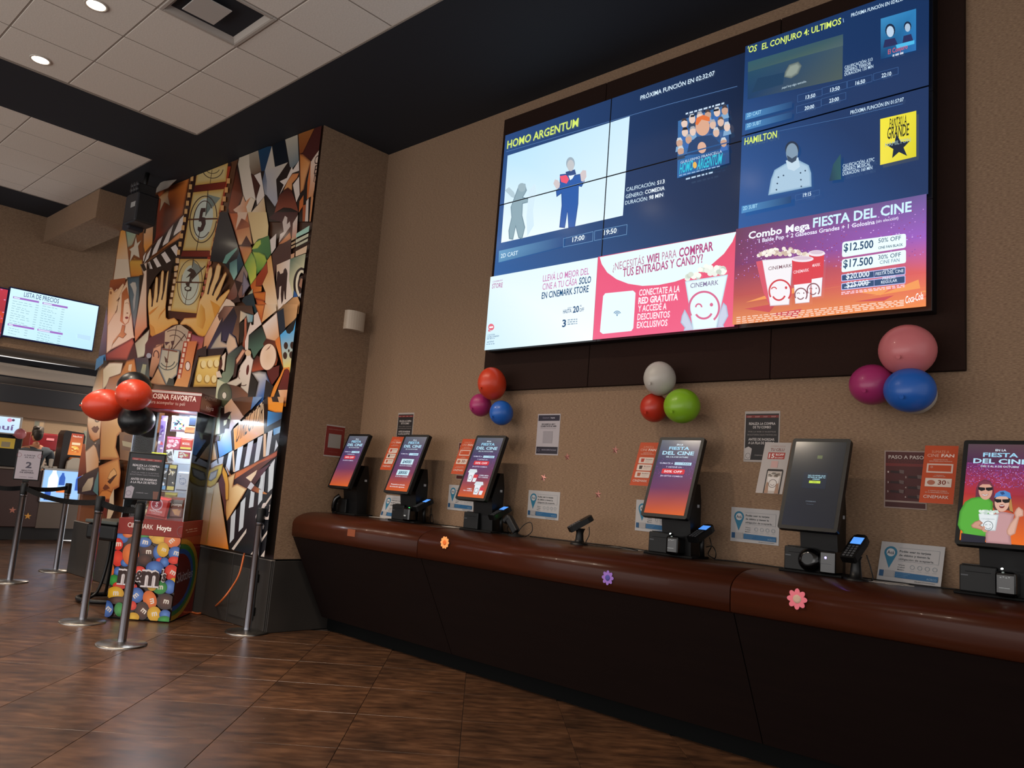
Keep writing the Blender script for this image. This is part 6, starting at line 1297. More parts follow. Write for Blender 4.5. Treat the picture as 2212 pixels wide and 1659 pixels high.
p(ZI, [(600, 520), (640, 420), (700, 360), (735, 410), (740, 470), (650, 540)], 'b88c5c', e='4a2414', w=.015); p(ZI, [(600, 560), (690, 480), (750, 450), (700, 520), (640, 600)], '3a1c14'); p(ZI, [(530, 660), (570, 600), (610, 620), (640, 660), (560, 690)], '5a2c18')
p(ZI, [(475, 760), (520, 690), (600, 680), (680, 720), (680, 830), (470, 830)], 'b06c34', e='6a3018', w=.02); p(ZI, [(470, 830), (640, 830), (600, 920), (590, 1130), (470, 900)], '5a2016'); p(ZI, [(640, 800), (700, 660), (700, 1000), (640, 1130), (590, 1130)], 'b09a80')
# --- G : lower right
p(ZG, [(390, 220), (480, 60), (560, 170), (540, 240), (540, 600), (350, 650), (370, 300)], '5c7468', 'aeb0a0', ((450, 250), (450, 620)), K, .015)
p(ZG, [(610, 150), (720, 30), (930, 310), (760, 480), (720, 560), (740, 860), (530, 980), (490, 720), (540, 600), (610, 560), (700, 230), (610, 270)], 'b89478', '3c7cb8', ((720, 150), (620, 900)))
p(ZG, [(600, 290), (700, 250), (720, 360), (690, 470), (620, 520), (540, 720), (500, 700), (480, 620), (560, 600), (600, 500)], '8c9880', e=K, w=.012)
p(ZG, [(550, 180), (610, 170), (610, 270), (730, 235), (660, 350), (705, 360), (690, 515), (620, 510), (610, 580), (545, 600)], K); p(ZG, [(600, 380), (660, 365), (640, 440), (600, 470)], '9a9c88')
p(ZG, [(760, 520), (1255, 55), (1260, 590), (1170, 640), (780, 860)], 'b8a890', 'b8722e', ((1150, 300), (1000, 700)), 'a08870', .01)
mu.px = ZG; mu.text('DIRECTOR', (800, 738), (1232, 385), .175, '1e1410', bold=.0, shear=.55)
p(ZG, [(715, 560), (755, 490), (780, 860), (740, 870)], K); p(ZG, [(1255, 60), (1320, 0), (1320, 480), (1265, 590)], K)
p(ZG, [(920, 310), (740, 30), (900, 0), (1080, 0), (1040, 200)], '3a2418', '5a3a28', ((850, 100), (1000, 250))); p(ZG, [(1080, 0), (1230, 0), (1040, 215)], '6c86a8', '2c5490', ((1150, 20), (1050, 180)))
p(ZG, [(1320, 0), (1640, 0), (1620, 230), (1560, 255), (1440, 250), (1325, 210)], 'c27a24', e='8a4a18', w=.015); p(ZG, [(1380, 0), (1630, 0), (1600, 90), (1400, 80)], '241410'); p(ZG, [(1480, 0), (1630, 0), (1600, 95), (1510, 100)], 'b0845c')
p(ZG, [(1325, 225), (1450, 255), (1600, 250), (1590, 330), (1310, 480)], '3a78b4', '142028', ((1380, 380), (1540, 280))); p(ZG, [(1310, 480), (1590, 335), (1560, 470), (1270, 600)], '181c22'); p(ZG, [(1415, 520), (1550, 470), (1560, 620), (1500, 800), (1420, 640)], '3c78b0', '86a4c0', ((1450, 560), (1540, 640)))
# black and white bars
p(ZG, [(540, 980), (1570, 560), (1520, 1000), (1450, 1659), (900, 1659), (760, 1200), (500, 1080)], '191a20')
for q in ([(835, 830), (925, 790), (860, 1180), (785, 1215)], [(1005, 745), (1095, 700), (1020, 1100), (935, 1140)], [(1165, 660), (1250, 620), (1180, 1020), (1105, 1065)], [(1330, 570), (1410, 530), (1345, 940), (1290, 965)], [(690, 910), (750, 870), (720, 1100), (690, 1270), (640, 1150)], [(540, 985), (610, 960), (590, 1080), (400, 1150), (395, 1080)], [(1465, 690), (1500, 790), (1435, 890)]): p(ZG, q, 'a6aebc')
p(ZG, [(1260, 600), (1305, 595), (1295, 965), (1255, 970)], 'b89a80'); p(ZG, [(750, 870), (775, 870), (795, 1215), (765, 1210)], 'b89a80')
# tripod legs, trumpet and mask
p(ZG, [(340, 690), (540, 620), (530, 700), (330, 770)], '2c1814'); p(ZG, [(380, 770), (270, 1080), (350, 1100), (380, 900)], 'a8a8a0', 'a86c34', ((360, 850), (330, 1080))); p(ZG, [(380, 760), (430, 750), (390, 1090), (350, 1100)], K); p(ZG, [(450, 745), (410, 1030), (510, 1000)], 'a8a898', 'b07c3c', ((450, 850), (450, 1010))); p(ZG, [(455, 740), (490, 730), (530, 1080), (510, 1080)], K)
p(ZG, [(800, 1225), (1250, 1000), (1520, 850), (1510, 930), (1450, 980), (780, 1420), (775, 1340)], 'a05a34', '8a4430', ((850, 1250), (1450, 920)), '4a2018', .012); p(ZG, [(780, 1340), (1180, 1080), (1460, 960), (1170, 1200), (1060, 1370), (1010, 1480), (840, 1400), (780, 1430)], '2a1a20', '5a3430', ((850, 1380), (1300, 1050)))
p(ZG, [(975, 1305), (1160, 1180), (1130, 1280), (1060, 1370)], 'bda890'); p(ZG, [(1060, 1375), (1115, 1430), (1060, 1505), (1000, 1470)], 'a8a8b0'); p(ZG, [(1115, 1430), (1330, 1560), (1290, 1620), (1060, 1510)], '6a3020', 'b07440', ((1120, 1460), (1290, 1590)), '3a1a14', .01)
p(ZG, [(1180, 1190), (1380, 1080), (1290, 1200), (1130, 1410), (1110, 1420), (1060, 1370)], '4a2c3c', '3a2020', ((1300, 1120), (1120, 1380)))
p(ZG, [(780, 1430), (840, 1400), (1000, 1480), (900, 1659), (700, 1659), (720, 1300), (640, 1100), (760, 1300)], 'b88c58', 'a0602c', ((880, 1450), (720, 1500)), '5a2c18', .015)
for q in ([(1380, 1090), (1455, 1000), (1410, 1470), (1335, 1540)], [(1225, 1280), (1300, 1200), (1270, 1540), (1200, 1480)], [(1060, 1515), (1135, 1560), (1120, 1659), (1050, 1659)], [(1205, 1600), (1260, 1640), (1255, 1659), (1190, 1659)]): p(ZG, q, 'a6aab4')
# --- H : bottom right
p(ZH, [(700, 310), (960, 170), (920, 380), (990, 345), (1150, 430), (830, 940), (820, 945), (780, 640)], 'b88850', 'c0ac84', ((850, 550), (1050, 450)), '7a4420', .02)
p(ZH, [(820, 950), (1000, 740), (1180, 480), (1470, 520), (1600, 380), (1520, 1000), (1440, 1540), (870, 1410), (850, 1200)], '14151a')
for q in ([(890, 880), (970, 760), (940, 1230), (870, 1310)], [(1050, 650), (1130, 560), (1090, 1050), (1015, 1125)], [(1215, 470), (1275, 490), (1255, 720), (1180, 740)], [(1350, 440), (1410, 460), (1400, 610), (1330, 700)], [(1385, 230), (1440, 150), (1410, 440), (1340, 420), (1360, 350)], [(1510, 80), (1600, 0), (1570, 420), (1495, 490)]): p(ZH, q, 'a8b0b8')
for q in ([(1310, 870), (1600, 450), (1590, 510), (1325, 905)], [(905, 1400), (1150, 1070), (1140, 1140), (940, 1420)], [(1215, 1490), (1520, 1060), (1510, 1120), (1260, 1490)], [(1380, 1520), (1480, 1380), (1460, 1500), (1440, 1530)]): p(ZH, q, 'b3aaa4')
mu.px = ZH; mu.text('S', (1385, 1110), (1450, 1030), .165, 'b8aeac', bold=.04, shear=-.1); mu.text('C', (1455, 975), (1545, 880), .165, 'b8aeac', bold=.03, shear=-.1); mu.line([(1530, 790), (1565, 640)], .03, 'b8aeac'); mu.line([(1535, 710), (1565, 690)], .025, 'b8aeac')
p(ZH, [(380, 1320), (490, 400), (690, 320), (860, 1410)], 'b8b49c', 'b0641c', ((600, 450), (600, 1350)), 'a8702a', .006)
p(ZH, [(580, 600), (620, 430), (560, 900), (500, 1300), (480, 1330), (540, 950)], 'a0803c')
p(ZH, [(230, 1300), (330, 640), (500, 380), (480, 500), (380, 1320)], '3a1a24', '4a1614', ((400, 500), (320, 1200))); p(ZH, [(690, 310), (740, 200), (840, 230), (800, 900), (780, 700)], '4a2430', '5a2c20', ((720, 300), (800, 800)))
# mask
p(ZH, [(130, 260), (200, 220), (300, 240), (300, 0), (400, 0), (400, 230), (440, 230), (540, 120), (640, 60), (770, 20), (740, 180), (640, 370), (560, 415), (510, 400), (410, 340), (340, 480), (260, 520), (200, 470), (140, 400)], 'b08c34', 'c0ac48', ((200, 300), (700, 100)), '6a3c1c', .02)
p(ZH, [(520, 290), (560, 170), (690, 110), (650, 250), (570, 310)], 'a8b0b4', e='3a2018', w=.02); p(ZH, [(180, 330), (250, 290), (340, 300), (330, 380), (260, 430), (210, 400)], '9aa09c', e='3a2018', w=.02)
p(ZH, [(770, 70), (830, 180), (860, 350), (855, 600), (830, 620), (810, 600), (800, 350), (750, 170)], 'c08c34', e='8a5420', w=.01); p(ZH, [(340, 540), (390, 620), (410, 720), (390, 800), (370, 790), (350, 680), (325, 620)], 'c0943a', e='8a5420', w=.01)
p(ZH, [(100, 600), (240, 390), (330, 540), (320, 700), (290, 960), (180, 970)], '7c8890')
mu.g = 1
MG = 1.0
def regain(c, g):
    c.t = [(a, b, d, tuple(x * g for x in ca), tuple(x * g for x in cb), tuple(x * g for x in cc), z) for a, b, d, ca, cb, cc, z in c.t]
regain(mu, 1.15)
mu.build('print', m_mural, mt_, clip=(.012, MW - .006, .0, ZC - .617))
# torn flap of the print at the top
q = [on(1, *k, -1.0) for k in (ZB_(765, 360), ZB_(880, 240), ZB_(1090, 200), ZB_(1060, 260), ZB_(960, 330), ZB_(780, 420))]
vs = [v + Vector((0, -.02 * (i % 2), 0)) for i, v in enumerate(q)]; vs2 = [v + Vector((0, .004, 0)) for v in vs]; n = 6
MB().add(vs + vs2, [tuple(range(n)), tuple(range(2 * n - 1, n - 1, -1))] + [(i, (i + 1) % n, n + (i + 1) % n, n + i) for i in range(n)]).build('torn_flap', mat('flap', '8c8278', .5), mt_, world=True)
# ================================================================ stanchions with belts
m_belt = mat('belt', '07080b', .8, spec=.1)
m_post = mat('post_steel', 'a4a8b2', .18, metal=1)
m_base = mat('base_steel', '8f8a84', .28, metal=1)
def make_post(x, y, label, top=1.04):
    t = thing('stanchion', (x, y, 0), label, 'barrier post', group='steel stanchions')
    MB().lathe([(.178, 0), (.178, .008), (.172, .013), (.05, .022), (.036, .026)], n=48).build('base', m_base, t)
    p = MB().lathe([(.031, .02), (.031, .90), (.034, .905), (.034, .915)], n=28).build('post', m_post, t)
    MB().lathe([(.034, .915), (.036, .93), (.036, 1.03), (.030, top)], n=28).build('belt_cassette', m_black, t)
    MB().lathe([(.0318, .892), (.0318, .898)], n=28).build('ring', m_blackm, p)
    return t
posts = [(-1.762, -1.935, 'nearest steel stanchion, in front of the candy stand, holding the black sign'),
         (-2.736, -1.876, 'steel stanchion second nearest, left of the candy stand'),
         (-1.840, -.881, 'lone steel stanchion before the dark plinth, right of the orange cord'),
         (-5.214, -1.762, 'steel stanchion holding the white sign with a 2'),
         (-6.012, -1.07, 'farthest steel stanchion, before the lit glass case')]
PO = []
for i, (x, y, lb) in enumerate(posts): PO.append(make_post(x, y, lb))
make_post(-6.06, -1.95, 'stanchion at the left edge, only its base in the picture')
def belt(a, b, label, sag=.03, z=.985, w=.048):
    A, B_ = Vector((a[0], a[1], z)), Vector((b[0], b[1], z)); d = (B_ - A).normalized(); A = A + d * .038; B_ = B_ - d * .038
    t = thing('barrier_belt', A, label, 'belt', group='black barrier belts'); n = 16; vs = []; fs = []; sd = Vector((-d.y, d.x, 0)) * .001
    for k in range(n + 1):
        u = k / n; p_ = A.lerp(B_, u) - Vector((0, 0, sag * 4 * u * (1 - u))); tw = .012 * math.sin(u * 9)
        for s_ in (-1, 1):
            for zz in (-w / 2, w / 2): vs.append(p_ + sd * s_ + Vector((-d.y, d.x, 0)) * tw * (zz / w) + Vector((0, 0, zz)))
    for k in range(n):
        o = k * 4; q = o + 4
        fs += [(o, o + 1, q + 1, q), (o + 2, q + 2, q + 3, o + 3), (o, q, q + 2, o + 2), (o + 1, o + 3, q + 3, q + 1)]
    fs += [(0, 2, 3, 1), (n * 4, n * 4 + 1, n * 4 + 3, n * 4 + 2)]
    MB().add(vs, fs).build('webbing', m_belt, t, world=True)
belt(posts[3], posts[1], 'long black belt between the stanchion with the 2 and the next', .05)
belt(posts[1], posts[0], 'black belt between the two nearest stanchions', .02)
belt(posts[4], posts[3], 'black belt from the farthest stanchion to the one with the 2', .02)
belt(posts[3], (-6.06, -1.95), 'black belt leaving the stanchion with the 2 towards the left edge', .03)
def sign_on(post, w, hh, z0, tilt, label, fn, edge):
    x, y = post[0], post[1]; d = (CP - Vector((x, y, 0))); d.z = 0; d.normalize(); ex_ = Vector((-d.y, d.x, 0))
    if ex_.dot(RC.col[0].xyz) < 0: ex_ = -ex_
    ez = ex_ * math.sin(tilt) + Vector((0, 0, math.cos(tilt)))
    O = Vector((x, y, z0)) - ex_ * w / 2 + d * .012 + ex_ * math.sin(tilt) * .0
    t = thing('sign_frame', (x, y, z0 - .03), label, 'sign', group='signs on the stanchions')
    M = frame(O, ex_, ez)
    MB().bbox(-.012, w + .012, -.012, hh + .012, -.02, 0, .004, 1, M).build('frame', edge, t, world=True)
    MB().bbox(w / 2 - .03, w / 2 + .03, -.034, -.012, -.03, .004, .004, 1, M).build('clip', m_black, t, world=True)
    c = Canvas(M, .95, .0003); c.w, c.h = w, hh; c.Q = lambda u, v: (u * w, (1 - v) * hh); fn(c); c.build('print', m_gloss, t)
def s_black(c):
    p_combo2 = c
    qpoly(c, [(0, 0), (1, 0), (1, 1), (0, 1)], '0a090e'); qpoly(c, [(.06, .09), (.94, .10), (.94, .15), (.06, .14)], '8a3030')
    for k, s in enumerate(('CANDY', 'SHOP', 'CANDY', 'SHOP')): qtext(c, s, .10 + .21 * k, .24 + .21 * k, .135, .022, 'c9a09a', .02)
    qtext(c, 'REALIZA LA COMPRA', .10, .90, .28, .048, 'c8c6d0', .03); qtext(c, 'DE TU COMBO', .24, .80, .35, .048, 'c8c6d0', .03)
    qtext(c, 'POR LA WEB O NUESTRAS', .10, .90, .43, .028, '7f7d88', .0); qtext(c, 'BOLETERÍAS ELECTRÓNICAS', .06, .92, .48, .028, '7f7d88', .0)
    qtext(c, 'ANTES DE INGRESAR', .10, .88, .59, .048, 'c8c6d0', .03); qtext(c, 'A LA FILA DE RETIRO', .10, .88, .66, .048, 'c8c6d0', .03)
    qpoly(c, [(.0, .76), (.14, .72), (.24, .76), (.20, 1), (.0, 1)], '9a94a0'); c.ring(c.Q(.09, .89), .018, .018, .002, '4a4450', 18, loc=True); qtext(c, 'CINEMARK  hoyts', .30, .66, .88, .022, '8f8d98', .01)
    qpoly(c, [(.80, .82), (.97, .82), (.95, 1), (.82, 1)], '6a4030')
def s_white(c):
    qpoly(c, [(0, 0), (1, 0), (1, 1), (0, 1)], 'a49ca6'); c.ring(c.Q(.06, .17), .022, .022, .003, '7a2a3a', 20, loc=True); c.ring(c.Q(.95, .17), .022, .022, .003, '7a2a3a', 20, loc=True)
    qtext(c, 'A PARTIR', .26, .76, .19, .045, '3a2c3c', .03); qtext(c, 'DE ACÁ', .32, .72, .26, .045, '3a2c3c', .03); qtext(c, '2', .40, .66, .60, .20, '2e2438', .05)
    qtext(c, 'MINUTOS', .26, .74, .72, .045, '3a2c3c', .04); qtext(c, 'DE ESPERA', .20, .80, .79, .045, '3a2c3c', .05); qtext(c, 'CINEMARK', .20, .52, .94, .03, '6a5a6c', .0); qtext(c, 'hoyts', .60, .80, .94, .03, '4a3a4c', .03)
sign_on(posts[0], .235, .335, 1.075, .0, 'black framed sign with white writing on the nearest stanchion', s_black, m_black)
sign_on(posts[3], .215, .305, 1.08, .0, 'white sign with a large 2 on a stanchion, lower left', s_white, m_black)
# ================================================================ candy stand
LS, MS = Vector((-2.861, -1.647, 0)), Vector((-2.471, -1.254, 0))
fx = (MS - LS).normalized(); W_ = .552; D_ = .51; RZ = math.atan2(fx.y, fx.x)
cd = thing('candy_stand', LS, 'tall square candy stand, red header, clear case, colourful chocolate buttons on its base', 'display stand', rz=RZ)
m_red = mat('stand_red', '7c2018', .4, spec=.35); m_red2 = mat('stand_red_side', '7a1e1a', .4)
MC = wm(cd)
ZQ = zoomer(225, 1120, 7.214); ZR = zoomer(255, 880, 5.7227)
bs = MB().bbox(0, W_, 0, D_, .012, .72, .003, 1).build('base_box', mat('box_print', '2a1a16', .4), cd)
MB().box(.01, W_ - .01, .01, D_ - .01, 0, .012).build('plinth_foot', m_blackm, cd)
bn = MB().bbox(-.004, W_ + .004, -.004, D_ + .004, .72, .86, .003, 1).build('red_band', m_red, cd)
FFm = MC @ frame((0, -.0008, 0), (1, 0, 0), (0, 0, 1)); FSm = MC @ frame((W_ + .0008, 0, 0), (0, 1, 0), (0, 0, 1))
c = Canvas(FFm, 1.0, .0003, px=ZQ)
c.poly([(0, .013), (W_, .013), (W_, .72), (0, .72)], '2a1814', loc=True)
col = {'r': ('b8241c', 'd84a34'), 'o': ('b85418', 'd8762c'), 'y': ('b88a1c', 'd8b032'), 'b': ('24468c', '5a86cc'), 'g': ('1c6a2c', '3c9a44'), 'n': ('2a1612', '5a382c')}
def cand(k, x, y, rx, ry, rot=0, m=None, ms=1):
    c.ell((x, y), rx * 1.02, ry * 1.02, '1c0f0c', n=22, rot=rot); c.ell((x, y), rx, ry, col[k][1], rot=rot, n=26, col2=col[k][0])
    if m is not None:
        a = math.radians(m); u = (math.cos(a), -math.sin(a)); w = 42 * ms
        c.text('m', (x - u[0] * w + 8, y - u[1] * w + 28 * ms), (x + u[0] * w + 8, y + u[1] * w + 28 * ms), .046 * ms, 'd0c8c0', bold=.06)
for a in [('g', 620, 250, 90, 60), ('b', 270, 290, 110, 95, .4), ('o', 370, 240, 80, 60), ('y', 800, 280, 100, 70), ('y', 860, 330, 130, 70), ('r', 220, 400, 78, 95, 0, 0), ('r', 215, 620, 95, 125), ('b', 330, 690, 70, 60), ('b', 215, 830, 60, 80), ('o', 110, 800, 50, 120), ('o', 420, 560, 130, 170), ('n', 690, 520, 130, 120, 0, 0), ('b', 635, 370, 112, 78, 0, -10), ('n', 640, 640, 110, 90),
          ('b', 850, 530, 80, 110), ('o', 1070, 340, 130, 115, 0, 40), ('y', 925, 485, 95, 115, 0, -20, .8), ('b', 1120, 540, 110, 105, 0, -15), ('r', 880, 650, 60, 40), ('b', 950, 680, 75, 75), ('r', 1100, 650, 90, 60), ('b', 800, 770, 140, 110), ('r', 560, 800, 90, 60), ('r', 1060, 840, 110, 125, 0, -30), ('g', 170, 960, 80, 90), ('y', 1090, 1020, 70, 100), ('b', 1030, 1060, 100, 110),
          ('g', 880, 1070, 115, 105, 0, 0), ('y', 760, 1050, 75, 75), ('r', 260, 1040, 110, 60), ('r', 440, 1060, 90, 60), ('y', 190, 1160, 135, 105, 0, 0), ('n', 230, 1270, 160, 60), ('b', 520, 1190, 115, 120, .3, 40), ('n', 970, 1290, 140, 125, 0, -10), ('o', 730, 1260, 105, 145, -.3, -80), ('n', 610, 1430, 110, 140, 0, -40), ('r', 460, 1350, 65, 70), ('b', 70, 1400, 95, 130, 0, -40), ('g', 260, 1410, 80, 110), ('y', 470, 1530, 100, 75), ('y', 800, 1480, 108, 118, 0, 10), ('b', 970, 1490, 90, 75), ('g', 960, 1570, 100, 60)]: cand(*a)
c.bs = 1
for g_, b_, cl in ((0, .09, 'c8c2c6'), (0, .03, '2c1614')):
    c.text('m', (222, 985), (500, 1010), .150, cl, bold=b_); c.text('&', (495, 960), (635, 975), .085, cl, bold=b_); c.text('m', (590, 1020), (870, 1038), .165, cl, bold=b_); c.text("'s", (885, 960), (975, 975), .088, cl, bold=b_)
c.build('print', m_gloss, bs, clip=(0, W_, .012, .72))
c = Canvas(FSm, 1.0, .0003, px=ZQ)
c.poly([(0, .013), (D_, .013), (D_, .72), (0, .72)], '7a1e18', loc=True)
cx_, cy_ = .02, .36
for rr_, cl in ((.50, '9a7a20'), (.44, '2c6a34'), (.38, '24488a'), (.32, '5a1412')):
    c.ell((cx_, cy_), rr_, rr_ * .70, cl, n=48, loc=True)
c.text('Skittles', (1125, 1010), (1368, 905), .085, '8f8a94', bold=.02)
c.build('print', m_gloss, bs, clip=(0, D_, .012, .72))
c = Canvas(MC @ frame((0, -.0048, 0), (1, 0, 0), (0, 0, 1)), 1.0, .0003, px=ZQ)
c.text('CINEMARK', (362, 130), (760, 172), .040, 'e4d8d0', bold=.01); c.text('Hoyts', (818, 175), (1042, 198), .042, 'f0e8e2', bold=.05)
c.ring((190, 110), 52, 70, 8, '701814', 24); c.ring((1200, 205), 66, 84, 9, '701814', 24); c.ring((1200, 215), 36, 44, 7, '701814', 14, 20, 160)
c.build('print', m_gloss, bn, clip=(0, W_, .72, .86))
c = Canvas(MC @ frame((W_ + .0048, 0, 0), (0, 1, 0), (0, 0, 1)), 1.0, .0003, px=ZQ)
c.greek((1270, 190), (1450, 160), .008, 'b89a90', 3, 1); c.greek((1290, 220), (1450, 196), .006, 'b89a90', 5, 2); c.build('small_print', m_gloss, bn)
# header
hd = MB().bbox(-.02, W_ + .02, -.02, D_ + .02, 1.835, 2.005, .003, 1).build('header', m_red, cd)
c = Canvas(MC @ frame((0, -.0208, 0), (1, 0, 0), (0, 0, 1)), 1.0, .0003, px=ZF)
c.poly([(-.02, 1.978), (W_ + .02, 1.978), (W_ + .02, 1.999), (-.02, 1.999)], 'b8a8a4', loc=True)
c.text('¡ELEGÍ TU GOLOSINA FAVORITA', (520, 725), (1618, 815), .045, 'ecd8d0', bold=.04); c.text('para acompañar tu peli', (965, 832), (1462, 872), .030, 'd8b0a6', bold=.0)
for s, a, b in (('CINEMARK', (1135, 633), (1265, 640)), ('hoyts', (1280, 642), (1350, 648)), ('CANDY', (1515, 663), (1585, 668)), ('CANDY', (905, 612), (970, 617))): c.text(s, a, b, .009, '4a2024', bold=.02)
c.build('print', m_gloss, hd, clip=(-.02, W_ + .02, 1.835, 2.005))
ZS = zoomer(200, 780, 2.675)
c = Canvas(MC @ frame((W_ + .0208, 0, 0), (0, 1, 0), (0, 0, 1)), 1.0, .0003, px=ZS)
c.poly([(-.02, 1.836), (D_ + .02, 1.836), (D_ + .02, 2.004), (-.02, 2.004)], '5e1816', loc=True)
c.text('CINEMARK', (645, 222), (718, 236), .034, 'b89a94', bold=.0); c.text('Hoyts', (655, 280), (697, 288), .036, 'cfc0ba', bold=.03); c.build('print', m_gloss, hd)
# clear case
def clear_mat():
    m = bpy.data.materials.new('clear_acrylic'); m.use_nodes = True; N = m.node_tree.nodes; L = m.node_tree.links; N.clear()
    o = N.new('ShaderNodeOutputMaterial'); t_ = N.new('ShaderNodeBsdfTransparent'); g = N.new('ShaderNodeBsdfGlossy'); f = N.new('ShaderNodeFresnel'); mx = N.new('ShaderNodeMixShader')
    t_.inputs[0].default_value = (.95, .96, .97, 1); g.inputs['Roughness'].default_value = .03; f.inputs[0].default_value = 1.22
    L.new(f.outputs[0], mx.inputs[0]); L.new(t_.outputs[0], mx.inputs[1]); L.new(g.outputs[0], mx.inputs[2]); L.new(mx.outputs[0], o.inputs[0]); return m
m_clear = clear_mat(); m_edge = mat('acrylic_edge', 'aeb6bc', .15, spec=.8, alpha=.75)
Z0, Z1 = .86, 1.835
for x0, x1, y0, y1 in ((.012, W_ - .012, .008, .012), (.012, W_ - .012, D_ - .012, D_ - .008), (.008, .012, .012, D_ - .012), (W_ - .012, W_ - .008, .012, D_ - .012)):
    MB().box(x0, x1, y0, y1, Z0, Z1).build('clear_wall', m_clear, cd)
for x, y in ((.009, .009), (W_ - .009, .009), (.009, D_ - .009), (W_ - .009, D_ - .009)): MB().box(x - .003, x + .003, y - .003, y + .003, Z0, Z1).build('clear_corner', m_edge, cd)
for z in (1.105, 1.362):
    s_ = MB().box(.014, W_ - .014, .15, D_ - .014, z, z + .005).build('clear_shelf', m_clear, cd); MB().box(.014, W_ - .014, .147, .150, z, z + .006).build('shelf_edge', m_edge, s_)
MB().box(.20, W_ - .014, D_ - .020, D_ - .016, Z0, Z1).build('back_board', mat('back_board', 'a9b2be', .5), cd)
l = bpy.data.lights.new('case_light', 'AREA'); l.shape = 'RECTANGLE'; l.size = .3; l.size_y = .25; l.energy = 16; l.color = (.82, .92, 1.0)
lo = bpy.data.objects.new('case_light', l); COL.objects.link(lo); lo.parent = cd; lo.location = (.38, .24, 1.82)
# sweets
def pouch(n, label, x0, x1, z0, z1, y, th, c1, art=None, tilt=0, g='sweets in the clear case', lean_=0, m=None):
    t = thing(n, (0, 0, 0), label, 'sweets', group=g, M=MC @ Matrix.Translation(((x0 + x1) / 2, y, z0)) @ Matrix.Rotation(tilt, 4, 'Y') @ Matrix.Rotation(lean_, 4, 'X'))
    w, hh = (x1 - x0) / 2, z1 - z0; a = .12 * hh; b = w * .16
    rows = [(-w, 0, 0), (-w * .97, a * .5, 0), (-w + b, a, th / 2), (-w + b, hh - a, th / 2), (-w * .97, hh - a * .5, 0), (-w, hh, 0)]
    vs = []; k = [(0, .0015), (a * .45, .002), (a, th / 2), (hh - a, th / 2), (hh - a * .45, .002), (hh, .0015)]
    for z, d in k:
        for xx, dd in ((-w, .001), (-w + b, d), (w - b, d), (w, .001), (w - b, -d), (-w + b, -d)): vs.append((xx * (1 - .03 * (d > .002)), -dd if dd > 0 else -dd, z))
    fs = []
    for i in range(5):
        for j in range(6): fs.append((i * 6 + j, i * 6 + (j + 1) % 6, (i + 1) * 6 + (j + 1) % 6, (i + 1) * 6 + j))
    fs += [tuple(range(5, -1, -1)), tuple(range(30, 36))]
    MB().add(vs, fs).build('wrapper', m or mat('w_' + c1, c1, .3, spec=.6), t)
    if art:
        c = Canvas(wm(t) @ frame((-w + b, -th / 2, a), (1, 0, 0), (0, 0, 1)), 1.0, .0003); c.w, c.h = 2 * (w - b), hh - 2 * a; c.Q = lambda u, v: (u * c.w, (1 - v) * c.h); art(c); c.build('print', m_gloss, t)
    return t
def stripes(cs, seed=1, n=22, r=.018):
    def f(c):
        rr2 = random.Random(seed)
        for _ in range(n): c.ell(c.Q(rr2.uniform(.1, .9), rr2.uniform(.1, .9)), r * rr2.uniform(.4, 1), r * rr2.uniform(.3, .7), rr2.choice(cs), n=10, rot=rr2.random() * 3, loc=True)
    return f
def wordp(w_, v=.4, hh=.16, col_='f0f0f0', extra=None, u0=.1, u1=.9):
    def f(c):
        if extra: extra(c)
        qtext(c, w_, u0, u1, v, hh, col_, .04)
    return f
pouch('candy_bag', 'bag of mixed colourful sweets, top left of the lit shelf area', .232, .385, 1.655, 1.80, .25, .03, 'c6ccd6', stripes(['1a1c2a', '3ca05a', 'e88a3c', 'e8e8f0', '5ab4d0', '2a2a3a', 'd85a6a'], 2, 40))
pouch('dark_bottle_pack', 'small dark blue pack at the top right of the clear case', .395, .475, 1.715, 1.81, .24, .03, '16243c')
pouch('wafer_pack', 'orange and brown wafer pack below the dark blue one', .372, .475, 1.645, 1.715, .22, .03, '9a6a3c', wordp('OREO', .5, .4, '6a2018'))
pouch('candy_bag', 'pink bag of sweets in the middle row of the clear case', .225, .36, 1.485, 1.605, .22, .03, 'c84a6a', stripes(['e8e8f4', 'f0c0d0', 'e87a9a'], 5, 22))
pouch('candy_bag', 'red bag with yellow strip beside the pink bag', .355, .47, 1.487, 1.60, .21, .03, 'c8341c', lambda c: (qpoly(c, [(0, .8), (1, .8), (1, 1), (0, 1)], 'd8c83c'), qtext(c, 'MOGUL', .15, .85, .55, .25, 'f4e4dc', .04)))
pouch('lollipop_strip', 'long lilac strip of sweets hanging at the left of the case', .155, .215, 1.38, 1.79, .20, .02, 'a48ac8', stripes(['d83c5a', 'e8e0f4', 'e8c83c', '7a5ab4'], 6, 18, .02))
pouch('chew_box', 'flat yellow green box of chews on the upper clear shelf', .130, .265, 1.369, 1.45, .155, .04, 'b4b41c', wordp('Sugus', .6, .36, '5a7a1c', lambda c: [c.ell(c.Q(u, .15), .009, .009, '141414', loc=True) for u in (.72, .9)]))
pouch('gum_pack', 'white and black striped pack leaning on the upper clear shelf', .275, .335, 1.369, 1.49, .18, .02, 'c8ccd4', stripes(['14161e', '3a3c4a', 'e8ecf4'], 7, 22, .02), tilt=-.25)
pouch('jelly_pack', 'small red jelly pack on the upper clear shelf', .345, .455, 1.415, 1.475, .22, .02, 'c03c4a', stripes(['d8d8c8', 'c8b43c'], 8, 8))
